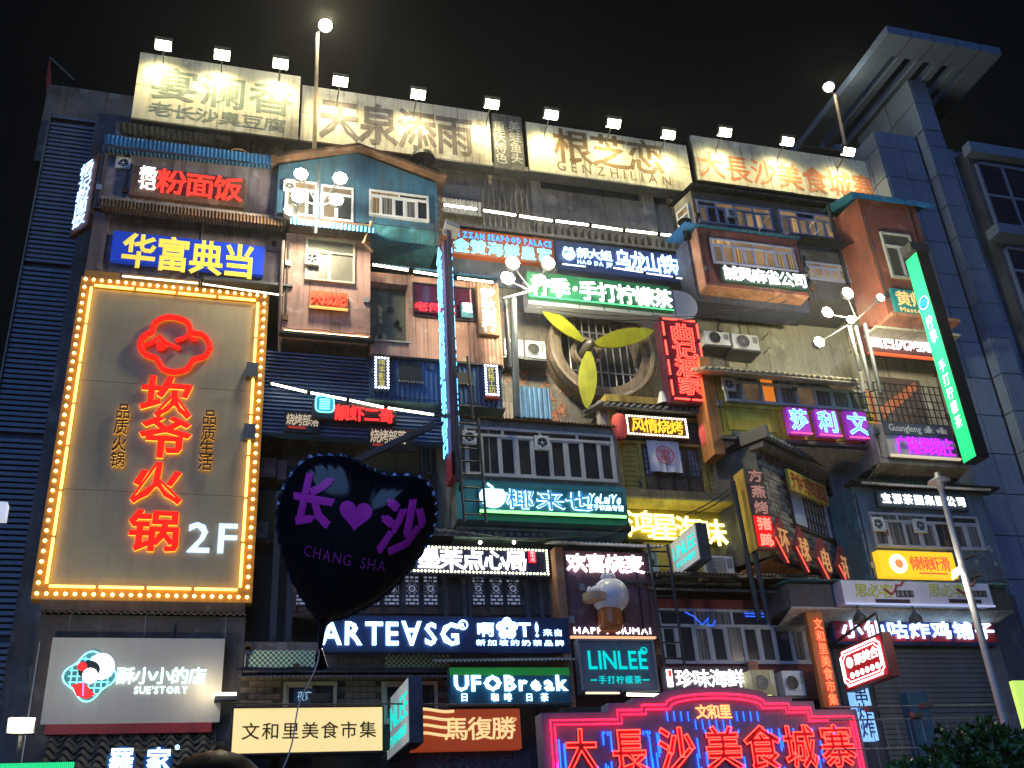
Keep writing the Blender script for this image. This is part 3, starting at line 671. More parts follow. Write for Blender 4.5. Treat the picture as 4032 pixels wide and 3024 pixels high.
# cream sign
Y = -1.5
CRS = mat((.40, .39, .37), .5, var=.1, scale=.4, streak=.1, bump=.02)
t, r_ = board('lit_sign', 'cream rectangular sign with a round portrait emblem and cyan white lettering', (114, 1377), (474, 1560), Y, .12, CRS)
part('base_trim', MB().box(r_[0]+.08, r_[1]-.12, Y-.02, Y+.1, r_[2]-.16, r_[2]-.002), mat((.28, .02, .03), .6), t)
CY = emit((.75, 1, .95), 2.2)
chars(t, '酥小小的店', None, None, Y, CY, .03, .03, .025, rect=(G.p(252, 1460, Y)[0], G.p(446, 1460, Y)[0], G.p(350, 1478, Y)[1], G.p(350, 1442, Y)[1]))
latin(t, "SUE'STORY", None, None, Y, CY, .03, .03, .03, rect=(G.p(290, 1490, Y)[0], G.p(406, 1490, Y)[0], G.p(350, 1499, Y)[1], G.p(350, 1483, Y)[1]))
c = G.p(194, 1462, Y); s = .36
lob = [(c[0]+s*(1+.14*math.cos(4*a))*math.cos(a), c[1]+s*(1+.14*math.cos(4*a))*math.sin(a)) for a in [2*PI*k/48 for k in range(48)]]
part('emblem_disc', MB().prism(lob, Y-.03, Y-.001), mat((.10, .32, .36), .6), t)
part('emblem_rim', MB().tube([(x, Y-.05, z) for x, z in lob+lob[:1]], .014, 5), emit((.3, .9, .95), 1.6), t)
for k in range(-3, 4):
    q = k*.095; h = math.sqrt(max(0, (s*.93)**2-q*q)); 
    part('emblem_grid', MB().box(c[0]+q-.01, c[0]+q+.01, Y-.04, Y-.031, c[1]-h, c[1]+h), emit((.3, .9, .95), 1.0), t)
    part('emblem_grid', MB().box(c[0]-h, c[0]+h, Y-.045, Y-.041, c[1]+q-.01, c[1]+q+.01), emit((.3, .9, .95), 1.0), t)
def blob(cx, cz, rx, rz, y0, y1, m, nm, rot=0): part(nm, MB().prism([(cx+rx*math.cos(a)*math.cos(rot)-rz*math.sin(a)*math.sin(rot), cz+rx*math.cos(a)*math.sin(rot)+rz*math.sin(a)*math.cos(rot)) for a in [2*PI*k/24 for k in range(24)]], y0, y1), m, t)
WB = emit((1, .98, .95), 1.6); RB = emit((1, .04, .04), .8); BB = mat((.02, .03, .04), .5, streak=0)
blob(c[0]+.17, c[1]+.16, .20, .22, Y-.062, Y-.05, WB, 'emblem_fan', .4)
blob(c[0]-.02, c[1]+.1, .17, .15, Y-.075, Y-.063, BB, 'emblem_hair'); blob(c[0]-.13, c[1]+.15, .08, .07, Y-.085, Y-.076, RB, 'emblem_flower')
blob(c[0]+.01, c[1]-.0, .12, .13, Y-.088, Y-.077, WB, 'emblem_face', .5)
part('emblem_robe', MB().prism([(c[0]-.25, c[1]-.15), (c[0]-.08, c[1]-.1), (c[0]+.12, c[1]-.3), (c[0]-.0, c[1]-.37), (c[0]-.16, c[1]-.32)], Y-.075, Y-.063), RB, t)
part('emblem_collar', MB().tube([(c[0]-.08, Y-.08, c[1]-.1), (c[0]-.06, Y-.08, c[1]-.32)], .014, 5), emit((.4, .3, 1), 1), t)
# small lamp box at its edge
x, z = G.p(488, 1500, Y-.2); t = thing('sign_lamp', 'small lit lamp box sticking out beside the cream portrait sign', 'lamp', (x, Y, z))
part('housing', MB().box(x-.18, x+.17, Y-.25, Y-.02, z-.1, z-.03), METAL, t); part('lens', MB().box(x-.2, x+.17, Y-.27, Y-.05, z-.028, z+.02), emit((1, .8, .5), 4), t)
l = bpy.data.lights.new('lamp_light', 'POINT'); l.energy = 9; l.color = (1, .82, .5); l.shadow_soft_size = .08
lo = bpy.data.objects.new('lamp_light', l); COL.objects.link(lo); lo.parent = t; lo.location = (-.35, -.35, .12)
# tiled roof below
t = thing('tiled_canopy', 'dark curved clay tile roof below the cream portrait sign', 'roof', (-2, -1.6, 3.5))
Y = -1.75; ya = G.r((100, 1576), (455, 1659), Y); rows = 6
TM = MB(); TM.corr((0, -.14, 0), (.26, -.14, 0), (0, .28, .11), .26, .05, (0, 0, 1), .02, 8); TM = TM.mesh('tile'); TM.materials.append(mat((.045, .05, .055), .6, var=.4, scale=4))
xs = ya[0]; nrow = 9
for j in range(nrow):
    for i in range(int((ya[1]-ya[0])/.26)+1):
        inst('tile', TM, (xs+i*.26+random.uniform(-.008, .008), Y-1.3+j*.22, ya[3]-1.15+j*.135+random.uniform(-.01, .01)), t)
part('ridge', MB().box(ya[0]-.05, ya[1]+.1, Y+.6, Y+.72, ya[3]-.05, ya[3]+.05), CONCD, t)
part('deck', MB().poly3([(ya[0], Y-1.4, ya[3]-1.3), (ya[1]+.2, Y-1.4, ya[3]-1.3), (ya[1]+.2, Y+.6, ya[3]-.06), (ya[0], Y+.6, ya[3]-.06)], (0, 0, -.04)), DARK, t)
# round lit letters
Y = -3.2
t = thing('round_letter_sign', 'two glowing white brush characters on round dark blue discs in front of clay tiles', 'sign', g3(300, 1690, Y))
BD = mat((.015, .05, .13), .5, streak=0)
for ch, px in (('羅', 262), ('家', 342)):
    c = G.p(px, 1643, Y); part('disc', MB().disc(c[0], c[1], Y+.03, Y+.08, .21, 32), BD, t)
    part('character', put(glyph(ch, .045), c[0]-.17, c[0]+.17, c[1]-.17, c[1]+.18, (.03, .97, -.09, .85), Y, .03), WHB, t)
c = G.p(383, 1614, Y); part('registered_mark_ring', MB().ring(c[0], c[1], Y-.01, Y+.01, .025, .033, 20), WHB, t); latin(t, 'R', None, None, Y, WHB, .01, rect=(c[0]-.01, c[0]+.012, c[1]-.015, c[1]+.015))
part('rail', MB().tube([(c[0]-.9, Y+.1, c[1]-.03), (c[0]+.1, Y+.1, c[1]-.03)], .012, 5), METAL, t)
part('post', MB().tube([(c[0]-.35, Y+.1, c[1]-.03), (c[0]-.35, Y+.1, 0)], .02, 6), METAL, t)
r_ = G.r((-6, 1650), (157, 1685), Y-.3); t, _ = board('green_light_strip', 'bright green ribbed light strip low beside the round blue discs', None, None, Y-.3, .1, METAL, rect=r_, pname='casing')
for i in range(40):
    x = r_[0]+(r_[1]-r_[0])*i/40; part('rib', MB().box(x, x+(r_[1]-r_[0])/40*.7, Y-.32, Y-.301, r_[2], r_[3]), emit((.03, .85, .3), .9), t)
part('post', MB().tube([(r_[0]+.3, Y-.25, 0), (r_[0]+.3, Y-.25, r_[2])], .03, 6), METAL, t)
# floodlight bottom left
Y = -3.4
x, z = G.p(47, 1567, Y); t = thing('floodlight', 'large lit floodlight low at the slatted wall, left of the cream portrait sign', 'floodlight', (x, Y, z))
part('lens', MB().prism([(x-.17, z-.09), (x+.14, z-.08), (x+.16, z+.09), (x-.12, z+.09)], Y-.02, Y), emit((1, .92, .7), 30), t)
part('housing', MB().box(x-.19, x+.17, Y, Y+.14, z-.11, z+.11), METAL, t); part('post', MB().tube([(x, Y+.1, 0), (x, Y+.1, z)], .035, 8), METAL, t)
l = bpy.data.lights.new('flood_beam', 'SPOT'); l.energy = 210; l.color = (1, .88, .6); l.spot_size = math.radians(160); l.spot_blend = 1; l.shadow_soft_size = .15
lo = bpy.data.objects.new('flood_beam', l); COL.objects.link(lo); lo.parent = t; lo.location = (-.1, -.2, .05); lo.rotation_euler = Vector((.75, .55, .45)).to_track_quat('-Z', 'Y').to_euler()
# ================================================================== blue gabled house
Y = -1.5
TEALW = mat((.035, .125, .20), .7, var=.35, streak=.55, scale=1.2)
t = thing('gabled_house', 'blue green corrugated gable house with white windows under the roof billboards', 'house front', g3(775, 500, Y))
pa = [g3(598, 478, Y), g3(600, 356, Y), g3(770, 330, Y), g3(942, 396, Y), g3(944, 484, Y)]; xa = (pa[0][0]+pa[1][0])/2; xb = (pa[3][0]+pa[4][0])/2
zb_ = G.p(800, 482, Y)[1]; poly = [(xa, zb_), (xa, pa[1][2]), (pa[2][0], pa[2][2]), (xb, pa[3][2]), (xb, zb_)]
part('wall', MB().prism(poly, Y, 0), TEALW, t)
zz_ = G.p(870, 522, Y)[1]; xm = G.p(802, 500, Y)[0]
part('lower_wall', MB().box(xm, xb, Y+.01, 0, zz_, zb_), mat((.045, .20, .23), .7, streak=.55), t)
part('corner_board', MB().box(xb-.04, xb+.02, Y-.02, Y+.08, zz_, pa[3][2]), TEALW, t)
for nm, a, b in (('roof', pa[1], pa[2]), ('roof', pa[2], pa[3])):
    a = Vector(a); b = Vector(b); dr = (b-a).normalized(); a2 = a-dr*(.12 if a is not pa[2] else 0); b2 = b+dr*.1
    part('roof', MB().corr((a.x-(.15 if b.z > a.z else 0), Y-.28, a.z+.06-(.03 if b.z > a.z else 0)), (a.x-(.15 if b.z > a.z else 0), -.0, a.z+.06), (b.x-a.x+.2, 0, b.z-a.z+.0), .10, .02, (0, 0, 1)), RUST, t)
    part('bargeboard', MB().poly3([(a.x-.05, Y-.29, a.z+.0), (b.x+.05, Y-.29, b.z+.0), (b.x+.05, Y-.29, b.z+.07), (a.x-.05, Y-.29, a.z+.07)], (0, .03, 0)), RUST, t)
# side strips (weathered boards) on the right slope
for i in range(6):
    a = g3(945-i*1.5, 418+i*15, Y-.02); part('plank', MB().box(xb+.02, xb+.17, Y+.1, Y+.9, a[2]-.04, a[2]+.05), mat((.28, .2, .14), .9, streak=.5), t)
window(t, G.r((797, 411), (926, 482), Y), Y, 5, None, .22, GW, .045, 2)
part('window_surround', MB().box(*[G.p(790, 440, Y)[0], G.p(934, 440, Y)[0]], Y-.03, Y, G.p(860, 490, Y)[1], G.p(860, 487, Y)[1]+.03), TEALW, t)
window(t, (G.p(615, 430, Y)[0], G.p(684, 430, Y)[0], G.p(650, 470, Y)[1], G.p(650, 393, Y)[1]), Y, 3, None, .25, WARM[1:]+GW, .045)
window(t, (G.p(692, 430, Y)[0], G.p(763, 430, Y)[0], G.p(727, 480, Y)[1], G.p(727, 405, Y)[1]), Y, 2, None, .25, WARM[1:]+GW, .045)
fan_unit('white fan unit in the gabled house window beside the floodlight cluster', (625, 403), Y-.08, .26)
x0, z0 = G.p(626, 470, Y-.3); x1, z1 = G.p(808, 497, Y-.3)
part('awning', MB().corr((x0, Y-.55, (z0+z1)/2-.16), (x1, Y-.55, (z0+z1)/2-.16), (0, .55, .30), .085, .018), BLUEC, t)
part('awning_edge', MB().corr((x0, Y-.55, (z0+z1)/2-.3), (x1, Y-.55, (z0+z1)/2-.3), (0, 0, .14), .085, .012, (0, 1, 0)), BLUEC, t)
# floodlight cluster on cross
def cluster(label, lamps, base, top, y, face=(0, -1, .1), e=90, warm=LENSW, s=.13, mid=None, energy_dir=(0, 1, -.3)):
    a = g3(*base, y+.1); b = g3(*top, y+.1); t = thing('floodlight_cluster', label, 'floodlight', a)
    part('pole', MB().tube([a, b], .032, 8), METAL, t); c = Vector(g3(*mid, y+.1)) if mid else Vector(b)
    for px, py, fs in lamps:
        p = Vector(g3(px, py, y)); part('arm', MB().tube([tuple(c), tuple(p+Vector((0, .08, 0)))], .018, 6), METAL, t)
        k = s*fs; h = part('housing', MB().lathe((p.x, p.y+.02, p.z), [(k*1.1, 0), (k*1.0, .1), (k*.5, .17), (.001, .18)], 8, 'y'), METAL, t)
        part('lens', MB().disc(p.x, p.z, p.y-.0, p.y+.015, k, 8), warm, h)
    cc = Vector(g3(*(mid or top), y))
    l = bpy.data.lights.new('cluster_light', 'POINT'); l.energy = e; l.color = (1, .9, .62); l.shadow_soft_size = .25
    lo = bpy.data.objects.new('cluster_light', l); COL.objects.link(lo); lo.parent = t; lo.location = cc+Vector((0, -.35, 0))-INFO[t.name][1]
    return t
cluster('cross shaped pole with four lit floodlights before the blue gabled house', [(650, 375, 1.15), (735, 384, 1.2), (645, 424, 1.15), (727, 430, 1.15)], (682, 505), (690, 350), -2.3, mid=(687, 445), e=560)
x, z = G.p(628, 462, -1.9); single('spare_floodlight', MB().lathe((x, -1.9, z), [(.16, -.14), (.16, .02), (.07, .1), (.001, .11)], 10, 'y'), WHITEP, 'unlit pale floodlight drum at the awning corner of the blue gabled house', 'floodlight')
# ================================================================== pink house
Y = -1.55
PINK = mat((.42, .25, .21), .85, var=.2, streak=.5, scale=1.1); BRW = mat((.17, .09, .075), .85, streak=.5)
rr = (G.p(614, 600, Y)[0], G.p(800, 620, Y)[0], G.p(705, 722, Y)[1], G.p(705, 512, Y)[1])
t, _ = pod('pink_house', 'salmon pink house front with sliding window and small red lit board', None, None, Y, PINK, rect=rr)
part('upper_band', MB().box(rr[0]+.05, rr[1], Y-.04, -.5, rr[3], G.p(715, 487, Y)[1]+.12), BRW, t)
part('downlight_strip', MB().tube([(rr[0]+.05, Y-.03, rr[2]-.01), (rr[1]-.05, Y-.03, rr[2]-.01)], .014, 6), emit((1, .5, .22), 12), t)
part('sill_beam', MB().box(rr[0]-.05, rr[1]+.08, Y-.12, Y+.05, rr[2]-.12, rr[2]-.06), BLACKM, t)
wr = (G.p(659, 560, Y)[0], G.p(766, 560, Y)[0], G.p(712, 612, Y)[1], G.p(712, 520, Y)[1])
PALE = mat((.5, .46, .36), .6, var=.1)
w_ = window(t, wr, Y, 2, PALE, .32, [glass((.16, .15, .12), .3), glass((.13, .13, .10), .3)], .04, 1)
fan_unit('white fan in the sliding window of the salmon pink house', (674, 561), Y-.08, .3)
OR = mat((.40, .13, .03), .6, var=.15)
t, r_ = board('lit_sign', 'small orange board with three glowing red characters under the pink house window', (669, 626), (751, 670), Y-.1, .08, OR)
chars(t, '大成記', None, None, Y-.1, emit((1, .06, .03), 2.8), .03, .04, .02, rect=(r_[0]+.03, r_[1]-.03, r_[2]+.07, r_[3]-.05))
part('light_bar', MB().box(r_[0], r_[1], Y-.16, Y-.1, r_[2]-.03, r_[2]+.0), emit((1, .45, .12), 1.3), t)
a = g3(802, 480, -1.9); b = g3(785, 525, -2.1); c = g3(803, 543, -1.6)
single('bent_lamp_arm', MB().tube([a, b, c], .04, 8), mat((.35, .22, .14), .6, .3), 'bent rusty metal arm at the corner of the pink house and gabled house', 'bracket')
# recess below pink house
rr3 = (G.p(612, 745, -.6)[0], G.p(800, 745, -.6)[0], G.p(700, 800, -.6)[1], rr[2]-.05)
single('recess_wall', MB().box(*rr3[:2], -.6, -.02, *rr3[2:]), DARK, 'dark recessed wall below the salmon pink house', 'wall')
single('drain_pipe', MB().tube([g3(612, 520, -1.65), g3(606, 640, -1.65), g3(604, 760, -1.3)], .035, 8), mat((.25, .2, .17), .7), 'thin pale drain pipe along the left edge of the pink house', 'pipe')
# ================================================================== orange house
Y = -1.15
ORW = mat((.46, .26, .19), .85, var=.22, streak=.45, scale=1.0)
zt = G.p(930, 600, Y)[1]; zb = G.p(930, 783, Y)[1]; xa = G.p(800, 680, Y)[0]; xb = G.p(1082, 700, Y)[0]
t = thing('orange_house', 'orange plaster house front with a dark green opening and corrugated right side', 'house front', ((xa+xb)/2, Y, zb))
ox0, ox1, oz0, oz1 = G.p(803, 670, Y)[0]+.0, G.p(881, 670, Y)[0], G.p(842, 737, Y)[1], G.p(842, 612, Y)[1]
part('wall', MB().box(xa, xb, Y+.3, -.3, zb, zt), ORW, t)
part('wall_panel', MB().box(xa, xb, Y, Y+.3, zb, oz0), ORW, t); part('wall_panel', MB().box(xa, xb, Y, Y+.3, oz1, zt), ORW, t)
part('wall_panel', MB().box(ox1, xb, Y, Y+.3, oz0, oz1), ORW, t)
mur = mat((.10, .11, .085), .9, var=.3, scale=1.5, streak=.3); part('recess_mural', MB().box(xa, ox1, Y+.24, Y+.3, oz0, oz1), mur, t)
for k in range(10):
    px, pz = random.uniform(xa+.1, ox1-.12), random.uniform(oz0+.1, oz1-.25)
    pts = [(px+random.uniform(.03, .10)*math.cos(2*PI*q/7), pz+random.uniform(.04, .14)*math.sin(2*PI*q/7)) for q in range(7)]
    part('peeled_patch', MB().prism(pts, Y+.225, Y+.24), mat((.36, .33, .22), .9) if k % 2 else BLACKM, t)
part('sill', MB().box(xa, ox1+.05, Y-.05, Y+.24, oz0-.03, oz0), PALE, t)
part('side_pilaster', MB().box(ox1, ox1+.14, Y-.04, Y, oz0-.5, zt), ORW, t)
cr = (G.p(1012, 700, Y)[0], xb, zb, G.p(1040, 630, Y)[1]+.25)
part('corrugated_cladding', MB().corr((cr[0], Y-.025, cr[2]), (cr[1], Y-.025, cr[2]), (0, 0, cr[3]-cr[2]), .09, .016, (0, 1, 0)), ORW, t)
dw = (G.p(894, 660, Y)[0], G.p(1022, 660, Y)[0], G.p(950, 688, Y)[1], G.p(950, 620, Y)[1])
part('dark_window', MB().box(dw[0], dw[1], Y-.03, Y, dw[2], dw[3]), glass((.05, .01, .03), .2), t)
part('window_frame', MB().box(dw[0]-.03, dw[0], Y-.06, Y, dw[2], dw[3]).box(dw[1], dw[1]+.03, Y-.06, Y, dw[2], dw[3]).box(dw[0]-.03, dw[1]+.03, Y-.06, Y, dw[3], dw[3]+.03).box(dw[0]-.03, dw[1]+.03, Y-.06, Y, dw[2]-.03, dw[2]), BLACKM, t)
part('awning', MB().corr((xa, Y-.3, zt+.02), (xb, Y-.3, zt-.0), (0, .8, .35), .085, .018), BLUEC, t)
for i, (a, b) in enumerate((((803, 571), (883, 584)), ((892, 586), (956, 596)), ((986, 600), (1066, 610)))):
    led_tube(['warm white strip light over the dark green opening of the orange house', 'warm white strip light in the middle of the orange house top', 'warm white strip light at the corrugated end of the orange house'][i], a, b, Y-.18, emit((1, .82, .52), 10), .025)
t, r_ = board('lit_sign', 'dark sign with three glowing red characters in the orange house window', (893, 650), (986, 681), Y-.12, .06, mat((.08, .01, .02), .5))
chars(t, '老师父', None, None, Y-.12, emit((1, .03, .05), 2.2), .03, .03, .03, rect=(r_[0]+.02, r_[1]-.02, r_[2]+.02, r_[3]-.02))
t, r_ = board('lit_sign', 'small white glowing sign over teal in the orange house window behind the neon blade', (996, 654), (1022, 687), Y-.12, .06, TEAL)
chars(t, '理', None, None, Y-.12, WHT, .03, .03, .05, rect=(r_[0]+.02, r_[1]-.02, r_[2]+.12, r_[3]))
t, r_ = board('vertical_sign', 'tan vertical sign with four glowing white characters at the orange house edge', (1030, 617), (1080, 724), Y-.16, .12, mat((.34, .20, .10), .6, var=.1))
chars(t, '梦秋商行', None, None, Y-.16, WHT, .03, .03, .06, vert=True, rect=(r_[0]+.07, r_[1]-.07, r_[2]+.06, r_[3]-.06))
# ================================================================== blue corrugated pod
Y = -1.5
rr = (G.p(800, 830, Y)[0], G.p(1083, 840, Y)[0], G.p(940, 872, Y)[1], G.p(940, 785, Y)[1])
BLW = mat((.035, .10, .22), .55, .3, var=.3, streak=.5)
t, _ = pod('blue_annex', 'dark blue corrugated annex with two openings and bulb framed signs', None, None, Y, BLW, rect=rr)
part('cladding', MB().corr((rr[0], Y-.02, rr[2]), (rr[1], Y-.02, rr[2]), (0, 0, rr[3]-rr[2]), .10, .018, (0, 1, 0)), BLW, t)
part('roof_edge', MB().box(rr[0]-.05, rr[1]+.05, Y-.1, Y+.1, rr[3], rr[3]+.05), BLACKM, t)
part('base_sheet', MB().poly3([(rr[0]-.1, Y-.05, rr[2]), (rr[1]+.05, Y-.05, rr[2]), (rr[1]+.1, -.1, rr[2]-.25), (rr[0]-.1, -.1, rr[2]-.25)], (0, 0, -.03)), mat((.03, .07, .09), .6), t)
for a, b in (((862, 782), (913, 828)), ((984, 803), (1022, 832))):
    q = G.r(a, b, Y-.05); part('opening', MB().box(q[0], q[1], Y-.05, Y-.02, q[2], q[3]), CORE, t)
    part('scalloped_sill', MB().corr((q[0]-.03, Y-.09, q[2]), (q[1]+.03, Y-.09, q[2]), (0, .05, .01), .06, .018), WHITEP, t)
for lab, s_, a, b, base in (('narrow blue bulb framed sign near the ribbed wall end of the blue annex', '伟丰影音', (808, 769), (842, 842), .05), ('narrow blue bulb framed sign with a red foot on the blue annex', '优格工坊', (1044, 786), (1080, 857), .05)):
    t, r_ = board('bulb_sign', lab, a, b, Y-.14, .1, mat((.03, .06, .16), .5), group='narrow bulb framed signs on the blue annex')
    bulbs(t, (r_[0]+.035, r_[1]-.035, r_[2]+.035, r_[3]-.035), Y-.14, 5, 11, .022, emit((1, .96, .85), 6))
    chars(t, s_, None, None, Y-.14, emit((.75, .68, .18), .55), .012, 0, .0, vert=True, rect=(r_[0]+.09, r_[1]-.09, r_[2]+.07, r_[3]-.07))
    if '工' in s_: part('foot', MB().box(r_[0], r_[1], Y-.15, Y-.05, r_[2]-.05, r_[2]-.003), mat((.4, .02, .02), .5), t)
# ================================================================== ribbed horizontal wall with strip lights
Y = -1.3
t = thing('ribbed_wall', 'dark blue wall of horizontal ribs slanting behind the row of strip lights', 'wall', g3(750, 900, Y))
pts = [g3(556, 760, Y), g3(800, 830, Y), g3(962, 905, Y), g3(962, 960, Y), g3(556, 885, Y)]
part('backing', MB().box(pts[0][0], pts[2][0], Y+.02, Y+.2, pts[3][2], pts[1][2]+.0), BLW, t)
xa, za = pts[0][0], pts[0][2]; xb, zb = pts[3][0], pts[3][2]
z = za; RBM = MB().prism([(0, 0), (1, 0), (1, .03), (0, .03)], -.03, .02).mesh('rib'); RBM.materials.append(mat((.07, .12, .24), .5, .4, streak=.2))
while z > zb: inst('rib', RBM, (xa, Y-.0, z), t, (xb-xa, 1, 1)); z -= .085
for i, (a, b) in enumerate((((584, 828), (664, 847)), ((669, 848), (749, 863)), ((753, 864), (830, 880)), ((836, 881), (938, 896)))):
    led_tube(['first', 'second', 'third', 'last'][i]+' yellowish strip light down the dark blue ribbed wall, from the hotpot panel', a, b, Y-.25, emit((1, .93, .62), 9), .022)
t, r_ = board('lit_sign', 'dark sign with cyan lantern emblem and red characters under the ribbed wall strip lights', (675, 866), (856, 914), Y-.22, .12, mat((.03, .015, .02), .6), rect=None)
chars(t, '靓虾二哥', None, None, Y-.22, emit((1, .02, .02), 2.6), .03, .03, .06, rect=(G.p(722, 885, Y-.22)[0], G.p(850, 895, Y-.22)[0], G.p(786, 912, Y-.22)[1], G.p(786, 880, Y-.22)[1]))
c = G.p(701, 875, Y-.22); CYN = emit((.15, .85, 1), 3)
part('emblem', MB().prism([(c[0]+.17*math.copysign(abs(math.cos(a))**.5, math.cos(a)), c[1]+.17*math.copysign(abs(math.sin(a))**.5, math.sin(a))) for a in [2*PI*k/24 for k in range(24)]], Y-.25, Y-.225), emit((.05, .35, .45), .6), t)
part('emblem_rim', MB().tube([(c[0]+.18*math.copysign(abs(math.cos(a))**.5, math.cos(a)), Y-.27, c[1]+.18*math.copysign(abs(math.sin(a))**.5, math.sin(a))) for a in [2*PI*k/24 for k in range(25)]], .014, 5), CYN, t)
for k in range(-2, 3): part('emblem_bar', MB().box(c[0]-.1, c[0]+.1, Y-.28, Y-.26, c[1]+k*.05-.01, c[1]+k*.05+.01), CYN, t)
for i, (a, b) in enumerate((((615, 886), (692, 936)), ((796, 920), (896, 975)))):
    t, r_ = board('printed_sign', ['black board with cream brush lettering near the hotpot panel', 'black board with cream brush lettering behind the slanting beam'][i], a, b, Y-.1, .06, BLACKM)
    CRL = emit((1, .8, .55), .42)
    chars(t, '烧烤部落', None, None, Y-.1, CRL, .01, 0, .03, rect=(r_[0]+.04, r_[1]-.04-(0 if i == 0 else .13), r_[2]+.14, r_[3]-.06))
    part('ribbon', MB().box(r_[0]+.08, r_[0]+.42, Y-.115, Y-.1, r_[2]+.07, r_[2]+.12), emit((.7, .06, .05), .3), t)
    if i: part('stamp', MB().box(r_[1]-.1, r_[1]-.04, Y-.115, Y-.1, r_[3]-.14, r_[3]-.06), emit((.7, .06, .05), .3), t)
# grey wall beneath
Y = -.3
t, rr = pod('grey_wall_bay', 'stained olive grey wall behind the two black brush lettering boards', (556, 890), (945, 1060), Y, mat((.17, .16, .13), .9, var=.35, streak=.5, scale=.8), cat='wall')
x = G.p(612, 950, Y)[0]
part('rusty_cladding', MB().corr((rr[0]+.05, Y-.03, rr[2]), (x, Y-.03, rr[2]), (0, 0, rr[3]-rr[2]-.05), .1, .018, (0, 1, 0)), mat((.13, .04, .04), .7, streak=.5), t)
x1 = G.p(905, 1000, Y)[0]; part('blue_cladding', MB().corr((x1, Y-.03, rr[2]-.2), (rr[1]+.3, Y-.03, rr[2]-.2), (0, 0, rr[3]-rr[2]+.1), .1, .018, (0, 1, 0)), BLW, t)
a = g3(577, 1012, Y-.2); part('pink_cabinet', MB().box(a[0]-.13, a[0]+.17, Y-.25, Y, a[2]-.2, a[2]+.22), mat((.3, .17, .2), .7), t); part('pink_cabinet', MB().box(a[0]+.2, a[0]+.38, Y-.25, Y, a[2]-.24, a[2]+.18), mat((.3, .17, .2), .7), t)
part('lower_panel', MB().box(rr[0], rr[1], Y-.06, Y, rr[2]-.0, rr[2]+.35), CONCD, t)
single('slanting_beam', MB().poly3([g3(762, 990, -1.55), g3(938, 908, -1.85), g3(942, 920, -1.85), g3(770, 1000, -1.55)], (0, .12, 0)), BLACKM, 'black steel beam slanting up from behind the balloon to the teal shop', 'beam')
# wall below, dark with posts; corrugated olive skirt
t, rr = pod('dark_lower_wall', 'very dark wall with twin steel posts between the hotpot panel and the balloon', (528, 1055), (640, 1400), -.25, mat((.055, .055, .06), .85), cat='wall')
part('olive_cladding', MB().corr((rr[0], -.29, rr[3]-1.0), (rr[0]+.9, -.29, rr[3]-1.0), (0, 0, .95), .1, .018, (0, 1, 0)), mat((.15, .15, .09), .8), t)
part('white_sheet', MB().corr((rr[0], -.33, rr[3]-1.05), (rr[0]+.5, -.33, rr[3]-1.05), (0, 0, .35), .1, .014, (0, 1, 0)), mat((.35, .34, .3), .8), t)
for i in range(5): part('scallop_tile', MB().lathe((rr[0]+.1+i*.13, -.5, rr[3]-1.2), [(.001, -.1), (.06, -.1), (.06, .15)], 8, 'y'), RUST, t)
for px in (592, 625): single('steel_post', MB().box(*[G.p(px-7, 1300, -1.2)[0], G.p(px+7, 1300, -1.2)[0]], -1.26, -1.1, 2.5, G.p(px, 1160, -1.2)[1]+(.9 if px < 600 else 0)), mat((.03, .035, .05), .5, .3), 'dark steel post close to the hotpot panel' if px < 600 else 'dark steel post nearer the black balloon', 'post', group='twin steel posts')

q = G.r((-14, 1088), (12, 1125), -4.2); single('white_lamp_box', MB().box(q[0], q[1], -4.3, -4.1, q[2], q[3]), emit((.75, .8, 1), .6), 'small pale box lamp before the slats beside the hotpot panel', 'lamp')
single('lamp_box_post', MB().tube([(q[0]+.05, -4.05, 0), (q[0]+.05, -4.05, q[3])], .025, 6), METAL, 'thin post carrying the small pale box lamp before the slats', 'post')
# ================================================================== neon blade on a pole (faces left)
def side_frame(x): return Fr((x, 0, 0), -PI/2)     # local x = towards the street, local -y faces west
xs = G.p(962, 760, -1.9)[0]; fr = side_frame(xs)
y0 = -1.75; zt = fr.px_y; 
def SP(fr, px, py): return fr.p(px, py, 0)
a = SP(fr, 955, 560); b = SP(fr, 975, 1015); 
xl, xr = 1.62, 2.12; zlo, zhi = G.p(975, 1035, -1.9)[1], G.p(958, 530, -1.9)[1]
t = thing('neon_blade_sign', 'tall projecting sign with blue neon outlined characters on a dark post', 'sign', ((xl+xr)/2, .05, zlo), fr)
part('panel', MB().box(xl, xr, 0, .12, zlo, zhi), mat((.12, .06, .12), .6), t)
part('red_tip', MB().box(xl, xr, -.01, .13, zlo-.05, zlo+.5), mat((.35, .03, .06), .6), t)
BN = emit((.12, .5, 1), 3)
chars(t, '金赞海鲜皇宫', None, None, 0, BN, .03, .03, 0, style='line', rad=.014, vert=True, rect=(xl+.02, xr-.02, zlo+.5, zhi-.05))
chars(t, '金赞海鲜皇宫', None, None, .18, BN, .03, .0, 0, style='line', rad=.014, vert=True, rect=(xr-.03, xr+.1, zlo+.5, zhi-.05))
p0 = g3(962, 495, -2.15); p1 = g3(1000, 1040, -2.15)
single('sign_post', MB().box(p0[0]+.03, p0[0]+.12, -2.2, -2.1, p1[2], p0[2]), mat((.05, .05, .08), .4, .4), 'dark square steel post carrying the tall blue neon blade sign', 'post')
x, _, z = p0; single('post_camera', MB().poly3([(x-.03, -2.35, z+.12), (x+.28, -2.35, z+.02), (x+.28, -2.0, z-.02), (x-.03, -2.0, z+.08)], (0, 0, -.12)), GREYM, 'grey box lamp hood capping the post of the blue neon blade', 'lamp')
